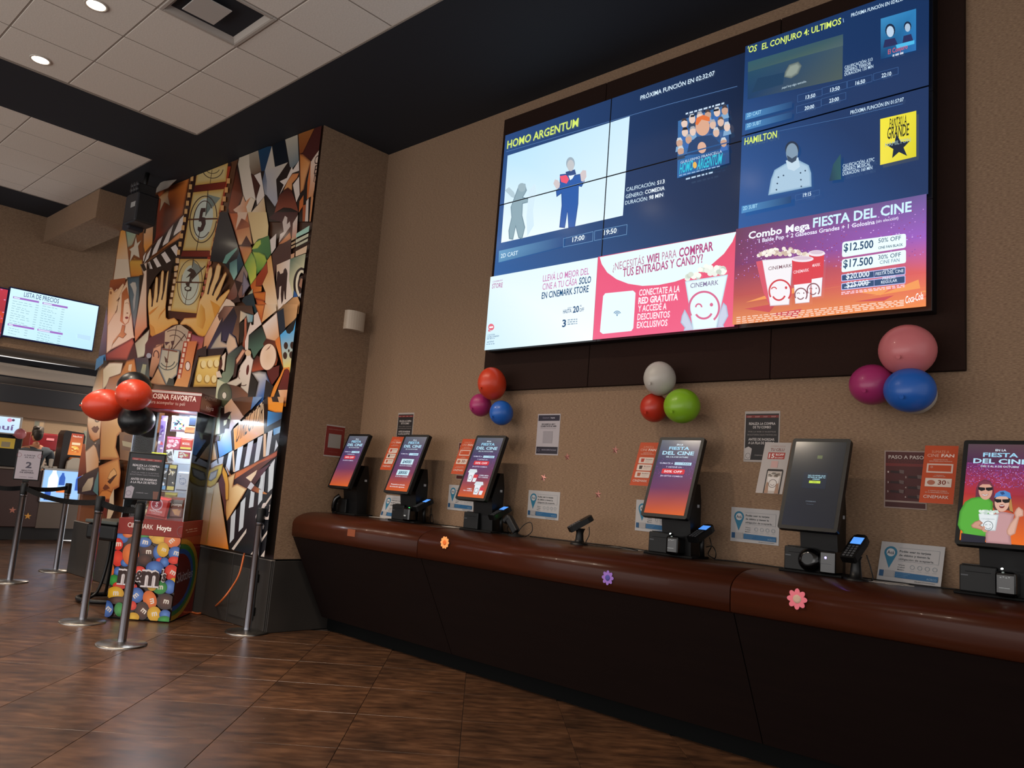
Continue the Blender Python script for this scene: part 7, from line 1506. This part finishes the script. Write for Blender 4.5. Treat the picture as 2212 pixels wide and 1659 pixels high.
pouch('biscuit_pack', 'tall black and blue biscuit pack on the lower clear shelf', .215, .290, 1.112, 1.355, .20, .03, '141a24', lambda c: (qpoly(c, [(0, -.12), (1, -.12), (1, .05), (0, .05)], '3c8cc8'), qpoly(c, [(0, .92), (1, .92), (1, 1.1), (0, 1.1)], '3c8cc8'), qtext(c, 'PEP', .15, .9, .32, .13, 'e4ecf4', .05), stripes(['a8bcd0', '5a7ca0', 'e0e8f0'], 3, 10, .014)(c)), m=mat('w_blk1', '10141c', .3))
pouch('biscuit_pack', 'tall black and yellow biscuit pack beside the blue one', .292, .365, 1.112, 1.355, .20, .03, '15151a', lambda c: (qpoly(c, [(0, -.12), (1, -.12), (1, .05), (0, .05)], 'c8b824'), qpoly(c, [(0, .92), (1, .92), (1, 1.1), (0, 1.1)], 'c8b824'), qtext(c, 'PEP', .15, .9, .32, .13, 'e4e0c8', .05), stripes(['c8b87c', '8a7c5a', 'e8e4d0'], 4, 10, .014)(c)), m=mat('w_blk2', '16140e', .3))
def smile(col_='3c5a9a', k=.03):
    return lambda c: (c.ring(c.Q(.5, .5), k, k, .003, col_, 24, loc=True), c.ring(c.Q(.5, .5), k * .6, k * .6, .003, col_, 12, 200, 340, loc=True), c.ell(c.Q(.4, .42), .003, .003, col_, loc=True, n=8), c.ell(c.Q(.6, .42), .003, .003, col_, loc=True, n=8), stripes(['a8b4cc', '7a8cb0'], 4, 6, .01)(c))
pouch('popcorn_bag', 'white bag with a smiling face on the lower clear shelf', .372, .495, 1.112, 1.305, .20, .05, 'b4bece', smile())
def sball(c): c.ell(c.Q(.42, .35), .052, .052, 'e8c4d4', loc=True, n=28); c.ell(c.Q(.42, .35), .044, .044, 'a82438', loc=True, n=28); qtext(c, 'S', .34, .50, .48, .26, 'f0dce8', .06); qtext(c, 'NACHOS', .12, .82, .82, .12, 'f0dce0', .04); qtext(c, 'CLÁSICOS', .24, .72, .93, .06, 'f0dce0', .01)
pouch('snack_bag', 'large bright red snack bag with a round badge at the bottom of the case', .175, .365, .872, 1.065, .10, .05, 'c8281c', sball, tilt=.12)
pouch('nacho_bag', 'brown nacho bag at the lower right of the case', .36, .485, .872, 1.065, .16, .05, '7a3a24', lambda c: (qpoly(c, [(.0, 0), (1, 0), (1, .3), (0, .3)], '5a4a40'), qtext(c, 'ponys', .05, .95, .36, .17, 'ece4dc', .05), qpoly(c, [(.15, .6), (.7, .55), (.5, .95)], 'c88a34'), qpoly(c, [(.5, .65), (.95, .6), (.8, .98), (.55, .9)], 'b8782c')))
pouch('dark_snack_bag', 'dark snack bag between the red bag and the nacho bag', .325, .375, .872, 1.03, .13, .03, '14181e')
pouch('chocolate_pack', 'gold and brown chocolate pack behind the black sign', .13, .205, .872, .985, .20, .04, '7a5a30', stripes(['3a2414', 'c8a060', 'e8d4a0'], 9, 20, .02))
for k, (x, z) in enumerate(((.14, 1.112), (.165, 1.12), (.13, 1.02))):
    pouch('wafer_bar', 'thin dark wrapped bar %s at the left of the case' % ('on the lower shelf, first', 'on the lower shelf, second', 'below the shelf')[k], x, x + .055, z if k < 2 else .872, (z if k < 2 else .872) + .12, .18 + .05 * k, .015, '4a3a34', stripes(['9a9aa4', '2a2428', 'a87c4a'], 11 + k, 10, .014), tilt=.2)
pouch('crisp_pack', 'yellow striped pack lying behind the red snack bag', .24, .36, .872, 1.105, .30, .03, 'a8983c', stripes(['2a2a2a', 'd8c85a'], 14, 14, .02))
# balloons by the stand: two red, two black
n_ = Vector((fx.y, -fx.x, 0))
def Bc(u, v, rx, rz, m, lb, off, tilt=0, az=math.radians(47), ry=None, back=True):
    c_ = onp(u, v, LS + n_ * off, n_); k = (c_ - CP).length / FP; balloon(c_, rx * k, rz * k, m, '', lb, tilt, ry=ry, group='balloons by the candy stand', az=az, back=back)
Bc(290, 838, 32, 32, bk_, 'black balloon behind and above the red ones, at the candy stand', .02)
Bc(295, 907, 34, 30, bk_, 'black balloon below the red ones, in front of the candy stand', .14)
Bc(226, 875, 31, 39, bo, 'wide red balloon at the far left of the candy stand cluster', .10, tilt=math.radians(84), az=math.radians(47), back=False)
Bc(289, 853, 34, 31, bo, 'round red balloon at the centre of the candy stand cluster', .32)
# ================================================================ bar stool beside the stand
t = thing('bar_stool', (-3.72, -1.33, 0), 'black bar stool with ring base standing left of the candy stand', 'stool', rz=.4)
MB().bbox(-.19, .19, -.19, .19, .585, .74, .03, 3).build('seat', m_black, t)
MB().bbox(-.20, .20, -.20, .20, .742, .775, .008, 2).build('tray', mat('tray', '3a3f3c', .5), t)
rg = []
for k in range(33): a = 2 * math.pi * k / 32; rg.append((.25 * math.cos(a), .25 * math.sin(a), .03))
MB().tube(rg, .022, 8).build('ring_base', m_black, t)
for k in range(3):
    a = 2 * math.pi * k / 3 + .4; MB().tube(smooth([(.04 * math.cos(a), .04 * math.sin(a), .59), (.05 * math.cos(a), .05 * math.sin(a), .35), (.11 * math.cos(a), .11 * math.sin(a), .10), (.24 * math.cos(a), .24 * math.sin(a), .03)]), .014, 8).build('leg', m_black, t)
# ================================================================ socket and orange cord
SP = on(1, 543, 1176, CY1 - .035)
t = thing('power_socket', SP, 'white socket box on the mural just above the plinth', 'socket')
FSo = frame((0, 0, 0), ex, (0, 0, 1))
MB().bbox(-.035, .035, -.045, .045, -.012, .03, .006, 2, FSo).build('box', mat('socket', 'c0bbb6', .4), t); MB().bbox(-.06, -.015, -.05, -.02, .0, .045, .006, 2, FSo).build('plug', mat('plug', 'a8a4a0', .4), t)
t = thing('extension_cord', (SP.x, SP.y, 0), 'orange extension cord drooping from the white socket to the floor behind the candy stand', 'cord')
yb = CY1 - .06
P_ = [on(1, u, v, yb - k * .03) for k, (u, v) in enumerate([(533, 1180), (527, 1200), (517, 1240), (500, 1270), (478, 1298)])] + [onp(455, 1317, Vector((0, 0, .02)), Vector((0, 0, 1))), onp(430, 1325, Vector((0, 0, .008)), Vector((0, 0, 1))), onp(412, 1322, Vector((0, 0, .008)), Vector((0, 0, 1)))]
for i, q in enumerate(P_[:5]): q.z = max(q.z, .02)
MB().tube(smooth(P_), .0085, 8).build('cord', mat('orange_cord', 'b85a24', .5), t, world=True)
# ================================================================ loudspeaker cluster at the top of the column
t = thing('wall_projector', on(1, 306, 440, -1.25), 'dark box projector on a bracket at the upper left of the mural', 'projector')
kM = frame((0, 0, 0), (1, .05, 0), (0, 0, 1)); kk = (on(1, 306, 440, -1.25) - CP).length / FP * 1.15
MB().bbox(-18 * kk, 24 * kk, -38 * kk, 12 * kk, -.12, .12, .02, 2, kM).build('body', mat('proj', '15151b', .5), t)
MB().bbox(-36 * kk, -12 * kk, -44 * kk, 16 * kk, -.10, .08, .02, 2, kM).build('side_bracket', mat('proj2', '14141f', .6), t)
MB().bbox(-12 * kk, 14 * kk, 14 * kk, 30 * kk, -.10, .10, .01, 2, kM).build('mount', mat('proj3', '1c1c20', .5), t)
MB().box(4 * kk, 20 * kk, -14 * kk, -5 * kk, .121, .124, kM).build('label_plate', mat('plate', '8a8a88', .5), t)
for i in range(3):
    for j in range(2): MB().lathe([(.028, 0), (.028, .02), (.012, .024)], ((-5 + 9 * i) * kk, (18 + 8 * j) * kk, .10), 12, M=kM).build('knob', mat('proj3', '1c1c20', .5), t)
MB().tube([Vector((0, 0, .1)), Vector((0, .02, .45))], .025, 8).build('drop_pole', m_black, t)
# ================================================================ ceiling air vent over the hall
vx, vy = GX - .305, GY - .305
t = thing('air_vent', (vx, vy, ZC), 'square ceiling air vent with an open dark slot, cut by the top edge', 'vent')
m_vent = mat('vent', 'a49c94', .45); m_hole = mat('vent_dark', '0c0c0e', .8)
MB().box(-.30, .30, -.30, .30, .16, .17).build('duct_back', m_hole, t)
for k, (x0, x1, y0, y1) in enumerate(((-.30, .30, -.30, -.27), (-.30, .30, .27, .30), (-.30, -.27, -.27, .27), (.27, .30, -.27, .27))): MB().bbox(x0, x1, y0, y1, -.002, .02, .004, 1).build('rim', m_vent, t)
for k in range(4):
    M_ = Matrix.Rotation(math.pi / 2 * k, 4, 'Z')
    MB().add([(-.27, -.27, .0), (.27, -.27, 0), (.17, -.17, .13), (-.17, -.17, .13), (-.27, -.265, .003), (.27, -.265, .003), (.17, -.165, .133), (-.17, -.165, .133)], [(0, 1, 2, 3), (4, 7, 6, 5), (0, 4, 5, 1), (2, 6, 7, 3), (0, 3, 7, 4), (1, 5, 6, 2)], M_).build('louvre', m_vent, t)
MB().bbox(-.14, .14, -.20, .04, -.012, -.004, .003, 1).build('hanging_plate', mat('vent_plate', 'aaa6a2', .25), t); MB().tube([(0, .1, .12), (.02, .02, -.01)], .003, 6).build('wire', m_grid, t)
# ================================================================ snack bar far to the left
XC = -9.9
fc = thing('snack_counter', (XC, -2, 0), 'dark brown snack bar counter at the far left, behind the stanchions', 'counter')
MB().bbox(XC - .75, XC, -7, .62, .20, 1.10, .01, 1).build('front_panel', mat('snack_front', '3a1f18', .5), fc, world=True)
MB().bbox(XC - .75, XC + .03, -7, -.24, 1.10, 1.135, .006, 1).build('worktop', mat('snack_top', '8a7a6c', .35), fc, world=True)
MB().box(XC - .70, XC - .06, -7, .62, 0, .20).build('toe_kick', mat('kick2', '17110f', .7), fc, world=True)
MB().bbox(XC - .02, XC + .012, -.20, 1.3, .19, .60, .004, 1).build('grey_panel', mat('snack_grey', '5a4a3e', .55), fc, world=True)
for u, v, lb, m in ((60, 1115, 'orange paper star on the dark snack bar front', mat('star_o', 'd8963c', .6)), (27, 1102, 'pale pink paper star on the dark snack bar front', mat('star_p', 'b8705c', .6))):
    star(on(0, u, v, XC + .002), lb, .055, m, 90, frame((0, 0, 0), (0, 1, 0), (0, 0, 1)))
# lit glass case
gc = thing('glass_case', (XC, .08, .60), 'lit blue-white glass food case at the end of the snack bar', 'display case')
m_alu = mat('alu', '9c9690', .3, metal=.8)
y0, y1, z0, z1 = -.215, .385, .605, 1.145
for a in ((y0, y1, z1 - .02, z1), (y0, y1, z0, z0 + .012), (y0, y0 + .014, z0, z1), (y1 - .022, y1, z0, z1)): MB().box(XC + .01, XC + .03, a[0], a[1], a[2], a[3]).build('frame', m_alu, gc, world=True)
MB().box(XC - .55, XC + .01, y0, y1, z1, z1 + .012).build('top', m_alu, gc, world=True)
MB().box(XC + .012, XC + .016, y0 + .012, y1 - .02, z0 + .01, z1 - .02).build('glass', m_clear, gc, world=True)
MB().box(XC + .0128, XC + .0132, y0, y1, z0, z1).build('glow_back', mat('case_back', '9cc4ec', .5, emit=.75), gc, world=True)  # glowing sheet in place of light inside the case
m_c1 = mat('case_w', 'e6f2ff', .5, emit=.9); m_c2 = mat('case_b', '2c5cb8', .5, emit=.6); m_c3 = mat('case_o', 'e87a34', .5, emit=.7)  # goods emit too: the case lighting is put into their colours
def case_item(u, v, r, hh, m, n, lb):
    p_ = on(0, u, v, XC + .03); t = thing(n, (p_.x - .006, p_.y, p_.z), lb, 'drink' if 'bottle' in n else 'food', group='goods in the glass case'); MB().lathe([(r, 0), (r, hh * .6), (r * .45, hh * .85), (r * .35, hh)], n=14, M=Matrix.Diagonal((.12, 1, 1, 1))).build('body', m, t)
case_item(112, 1060, .075, .34, m_c1, 'white_bottle', 'large white rounded bottle at the left of the glass case')
case_item(101, 1080, .045, .22, m_c2, 'blue_bottle', 'blue bottle at the lower left of the glass case')
case_item(133, 1048, .045, .20, m_c2, 'blue_bottle', 'small blue bottle in the middle of the glass case')
case_item(168, 1060, .05, .30, m_c2, 'blue_bottle', 'blue bottle at the right of the glass case')
t = thing('food_tray', on(0, 132, 1064, XC + .028), 'orange tray in the middle of the glass case', 'food', group='goods in the glass case'); MB().bbox(0, .008, -.08, .08, 0, .05, .003, 1).build('tray', m_c3, t)
# ice cream cabinet with lightbox
t = thing('treat_cabinet', (-9.98, -.95, 1.137), 'black cabinet with a white lit header reading anuí, on the snack bar', 'cabinet')
MB().bbox(-.25, .2, -.55, .34, 0, .50, .01, 1).build('body', m_black, t)
hb = MB().bbox(-.22, .20, -.60, .30, .50, .79, .008, 1).build('lightbox', mat('lb_frame', 'b4aca4', .5), t)
c = Canvas(Matrix.Translation((-9.98, -.95, 1.137)) @ frame((.2008, -.60, .50), (0, 1, 0), (0, 0, 1)), 1.0, .0004)
c.poly([(.02, .02), (.865, .02), (.865, .265), (.02, .265)], '', loc=True, cs=['b8d8f4', 'c4e0f8', 'd4ecff', 'c8e4fc']); c.text('Franuí', (.22, .065), (.80, .065), .09, '6a5a8c', bold=.03, loc=True); c.ell((.72, .22), .035, .03, 'd888a8', loc=True); c.ell((.77, .225), .02, .02, '5a3a5a', loc=True)
c.build('lit_face', m_scr, hb)
MB().box(.2002, .203, .0, .24, .28, .44).build('yellow_sticker', mat('sticker_y', 'd8b43c', .5), t); MB().box(.203, .2035, .06, .18, .30, .38).build('code_area', mat('sticker_g', '9a8a6a', .5), t)
balloon(on(0, 44, 937, -9.68), .085, .085, bp_, '', 'small pink balloon beside the white lit header at the snack bar', group='snack bar balloon')
# back counter, machines
t = thing('back_counter', (-11.05, -1, 0), 'back counter along the far snack bar wall', 'counter')
MB().bbox(-11.38, -10.98, -6, 2.1, 0, .98, .01, 1).build('body', mat('bc', '3a2a22', .6), t, world=True); MB().bbox(-11.385, -10.95, -6, 2.1, .98, 1.02, .006, 1).build('worktop', mat('bct', '9a8c7c', .4), t, world=True)
t = thing('drink_machine', (-11.15, .10, 1.02), 'dark red and white drink machine behind the person at the snack bar', 'machine')
MB().bbox(-.2, .18, -.28, .17, .42, .72, .03, 3).build('red_hood', mat('mach_red', '7a1c24', .35), t); MB().bbox(-.2, .14, -.10, .16, 0, .42, .015, 2).build('body', mat('mach_white', 'b4a89c', .4), t)
for k in range(4): MB().box(.141, .147, .02, .12, .16 + .06 * k, .185 + .06 * k).build('button', mat('mach_btn', '4a403c', .5), t)
MB().box(.181, .186, -.02, .10, .60, .64).build('badge', mat('mach_badge', 'd88a94', .5), t)
t = thing('popcorn_tower', (-10.15, .22, 1.137), 'dark rounded vending tower with a glowing orange picture of food on the snack bar', 'machine')
q = [(-.17, 0), (.17, 0), (.17, .58), (.14, .64), (-.14, .66), (-.17, .60)]
MB().prism(q, -.16, .12, frame((0, 0, 0), (0, 1, 0), (0, 0, 1))).build('body', mat('tower', '241510', .4), t)
c = Canvas(Matrix.Translation((-10.15, .22, 1.137)) @ frame((.1208, -.10, .26), (0, 1, 0), (0, 0, 1)), 1.0, .0004)
c.poly([(.03, 0), (.24, 0), (.24, .36), (.05, .36)], '', loc=True, cs=['e07a24', 'e88a30', 'a8301c', 'b03a20'])
rr3 = random.Random(4)
for _ in range(26): c.ell((rr3.uniform(.08, .20), rr3.uniform(.06, .14)), .02, .014, rr3.choice(['f0b848', 'c8641c', 'f8d87c']), n=8, loc=True)
c.poly([(.07, .17), (.20, .17), (.20, .21), (.07, .21)], 'f0d4a8', loc=True); c.text('Nachos', (.07, .30), (.21, .30), .03, 'f4e4d0', bold=.02, loc=True)
c.build('lit_picture', m_scr, t)
for k, (y, w, hh, lb) in enumerate(((.20, .20, .21, 'stacked white popcorn bag in front of the orange tower'), )):
    tt = thing('popcorn_bag', (-9.985, .26, 1.137), lb, 'bag'); MB().prism([(-.13, 0), (.12, 0), (.13, .12), (.10, .19), (.03, .22), (-.06, .21), (-.12, .15)], 0, .06, frame((0, 0, 0), (0, 1, 0), (0, 0, 1))).build('bag', mat('bag_w', 'c8b8a4', .6), tt); MB().prism([(-.10, .19), (.10, .19), (.09, .225), (-.07, .225)], -.01, .055, frame((0, 0, 0), (0, 1, 0), (0, 0, 1))).build('orange_top', mat('bag_o', 'd87a34', .6), tt)
for k, (y, z, w, hh) in enumerate(((-.08, 0, .07, .16), (-.18, 0, .12, .05), (-.02, 0, .06, .05))):
    tt = thing('cup_stack', (-10.02, y - .0, 1.137), ('tall white cup stack on the snack bar right of the person', 'low white napkin box on the snack bar beside the person', 'small white pack on the snack bar')[k], 'cup' if k == 0 else 'box', group=None)
    (MB().lathe([(w * .35, 0), (w * .5, hh), (w * .3, hh + .01)], n=16) if k == 0 else MB().bbox(-.05, .05, -w / 2, w / 2, 0, hh, .004, 1)).build('body', mat('cup_w', 'c4b8a8', .6), tt)
for (u0, v0, u1, v1), lb in (((75, 908, 93, 935), 'small framed notice on the far snack bar wall above the person'), ((181, 930, 199, 962), 'pale notice on the far snack bar wall beside the mural')):
    A_, B_ = on(0, u0, v0, -11.388), on(0, u1, v1, -11.388)
    sheet('wall_notice', lb, (-11.388, A_.y, B_.z), (-11.388, B_.y, B_.z), (-11.388, A_.y, A_.z), lambda c: (qpoly(c, [(0, 0), (1, 0), (1, 1), (0, 1)], '8f8578'), qpoly(c, [(.06, .06), (.46, .06), (.46, .94), (.06, .94)], '7a7f74'), qpoly(c, [(.54, .06), (.94, .06), (.94, .94), (.54, .94)], 'b09c80')), 'notice', gain=1.1)
t = thing('ceiling_fixture', on(2, 72, 805, 2.60), 'small dark sprinkler fitting under the low snack bar ceiling', 'fixture')
MB().lathe([(.10, .10), (.10, .085), (.03, .08), (.03, .03), (.05, .02), (.02, 0)], n=16).build('fitting', m_blackm, t)
# ================================================================ person at the snack bar, seen from behind
def skin_body(name, joints, edges, m, parent, root=0, sub=2):
    me = bpy.data.meshes.new(name); me.from_pydata([j[0] for j in joints], edges, []); o = bpy.data.objects.new(name, me); COL.objects.link(o)
    md = o.modifiers.new('skin', 'SKIN'); md.use_smooth_shade = True
    for i, j in enumerate(joints): v = me.skin_vertices[0].data[i]; v.radius = (j[1], j[2] if len(j) > 2 else j[1]); v.use_root = (i == root)
    s = o.modifiers.new('sub', 'SUBSURF'); s.levels = sub; s.render_levels = sub
    dg = bpy.context.evaluated_depsgraph_get(); ev = o.evaluated_get(dg); nm = bpy.data.meshes.new_from_object(ev); nm.materials.clear(); nm.materials.append(m)
    for p_ in nm.polygons: p_.use_smooth = True
    o.modifiers.clear(); o.data = nm; nm.name = name; o.parent = parent; return o
pr_ = thing('person', (-10.62, -.16, 0), 'person seen from behind in a blue-grey shirt, at the snack bar counter', 'person', rz=math.radians(0))
m_skin = mat('skin', 'b07a5c', .55); m_shirt = mat('shirt', '3c4650', .8); m_hair = mat('hair', '20150f', .6); m_trous = mat('trousers', '1a1a20', .8)
# local: x towards the camera side, y to the right in the picture; the person faces -x
J = [((0, 0, .98), .15, .11), ((0, 0, 1.12), .14, .11), ((0, 0, 1.30), .16, .12), ((.01, .0, 1.44), .13, .09), ((0, -.01, 1.52), .055), ((-.02, -.01, 1.58), .055),
     ((0, .19, 1.42), .065), ((-.02, .26, 1.22), .05), ((-.08, .27, 1.12), .042), ((-.26, .20, 1.08), .034), ((-.34, .18, 1.08), .03),
     ((0, -.19, 1.42), .065), ((-.04, -.25, 1.20), .05), ((-.24, -.18, 1.06), .036), ((-.34, -.14, 1.06), .03),
     ((0, .09, .86), .10), ((0, .10, .50), .065), ((.02, .10, .10), .045), ((-.12, .11, .04), .04), ((0, -.09, .86), .10), ((0, -.10, .50), .065), ((.02, -.10, .10), .045), ((-.12, -.11, .04), .04)]
E_ = [(0, 1), (1, 2), (2, 3), (3, 4), (4, 5), (3, 6), (6, 7), (7, 8), (8, 9), (9, 10), (3, 11), (11, 12), (12, 13), (13, 14), (0, 15), (15, 16), (16, 17), (17, 18), (0, 19), (19, 20), (20, 21), (21, 22)]
body = skin_body('body', J, E_, m_skin, pr_)
def blob(parts, name, m, parent):
    mb = MB()
    for c_, r_ in parts:
        pf = [(max(.001, math.sin(math.pi * k / 14)), math.cos(math.pi * k / 14)) for k in range(15)]
        mb.lathe(pf, n=20, M=Matrix.Translation(c_) @ Matrix.Diagonal((*r_, 1)))
    return mb.build(name, m, parent)
hdp = blob([((-.03, -.01, 1.70), (.095, .078, .118)), ((-.12, -.01, 1.675), (.022, .014, .022)), ((-.03, .072, 1.69), (.02, .012, .032)), ((-.03, -.092, 1.69), (.02, .012, .032)), ((-.075, -.01, 1.61), (.04, .04, .03))], 'head', m_skin, pr_)
blob([((-.105, -.045, 1.715), (.012, .014, .008)), ((-.105, .025, 1.715), (.012, .014, .008))], 'eyes', m_blackm, hdp); blob([((-.115, -.01, 1.635), (.01, .025, .007))], 'mouth', mat('lips', '8a4a40', .5), hdp)
hr = blob([((.0, -.01, 1.735), (.105, .088, .105)), ((.05, -.01, 1.69), (.06, .075, .10)), ((-.02, .02, 1.79), (.08, .06, .05)), ((.03, -.04, 1.80), (.06, .06, .045))], 'hair', m_hair, pr_)
SJ = [((0, 0, .90), .165, .125), ((0, 0, 1.10), .155, .12), ((0, 0, 1.30), .180, .135), ((.01, 0, 1.43), .15, .105), ((0, -.005, 1.485), .075), ((0, .20, 1.425), .085), ((-.01, .27, 1.24), .075), ((-.03, .285, 1.17), .072), ((0, -.20, 1.425), .085), ((-.02, -.27, 1.24), .075), ((-.04, -.28, 1.17), .072)]
skin_body('shirt', SJ, [(0, 1), (1, 2), (2, 3), (3, 4), (3, 5), (5, 6), (6, 7), (3, 8), (8, 9), (9, 10)], m_shirt, pr_)
TJ = [((0, 0, .96), .165, .13), ((0, .09, .84), .115), ((0, .10, .50), .085), ((.02, .10, .10), .07), ((0, -.09, .84), .115), ((0, -.10, .50), .085), ((.02, -.10, .10), .07)]
skin_body('trousers', TJ, [(0, 1), (1, 2), (2, 3), (0, 4), (4, 5), (5, 6)], m_trous, pr_)
for s_ in (1, -1):
    o_ = Vector((-.34, .18 if s_ > 0 else -.14, 1.08 if s_ > 0 else 1.06)); mb = MB(); mb.bbox(-.09, .01, -.038, .038, -.014, .014, .012, 3, Matrix.Translation(o_))
    for k in range(4): mb.tube([o_ + Vector((-.085, -.028 + .019 * k, 0)), o_ + Vector((-.12 - .006 * (k in (1, 2)), -.03 + .02 * k, -.006)), o_ + Vector((-.145 - .01 * (k in (1, 2)), -.03 + .02 * k, -.025))], .0085, 7)
    mb.tube([o_ + Vector((-.02, -.03 * s_, 0)), o_ + Vector((-.05, -.055 * s_, -.006)), o_ + Vector((-.075, -.06 * s_, -.016))], .010, 7)
    mb.build('hand', m_skin, pr_)
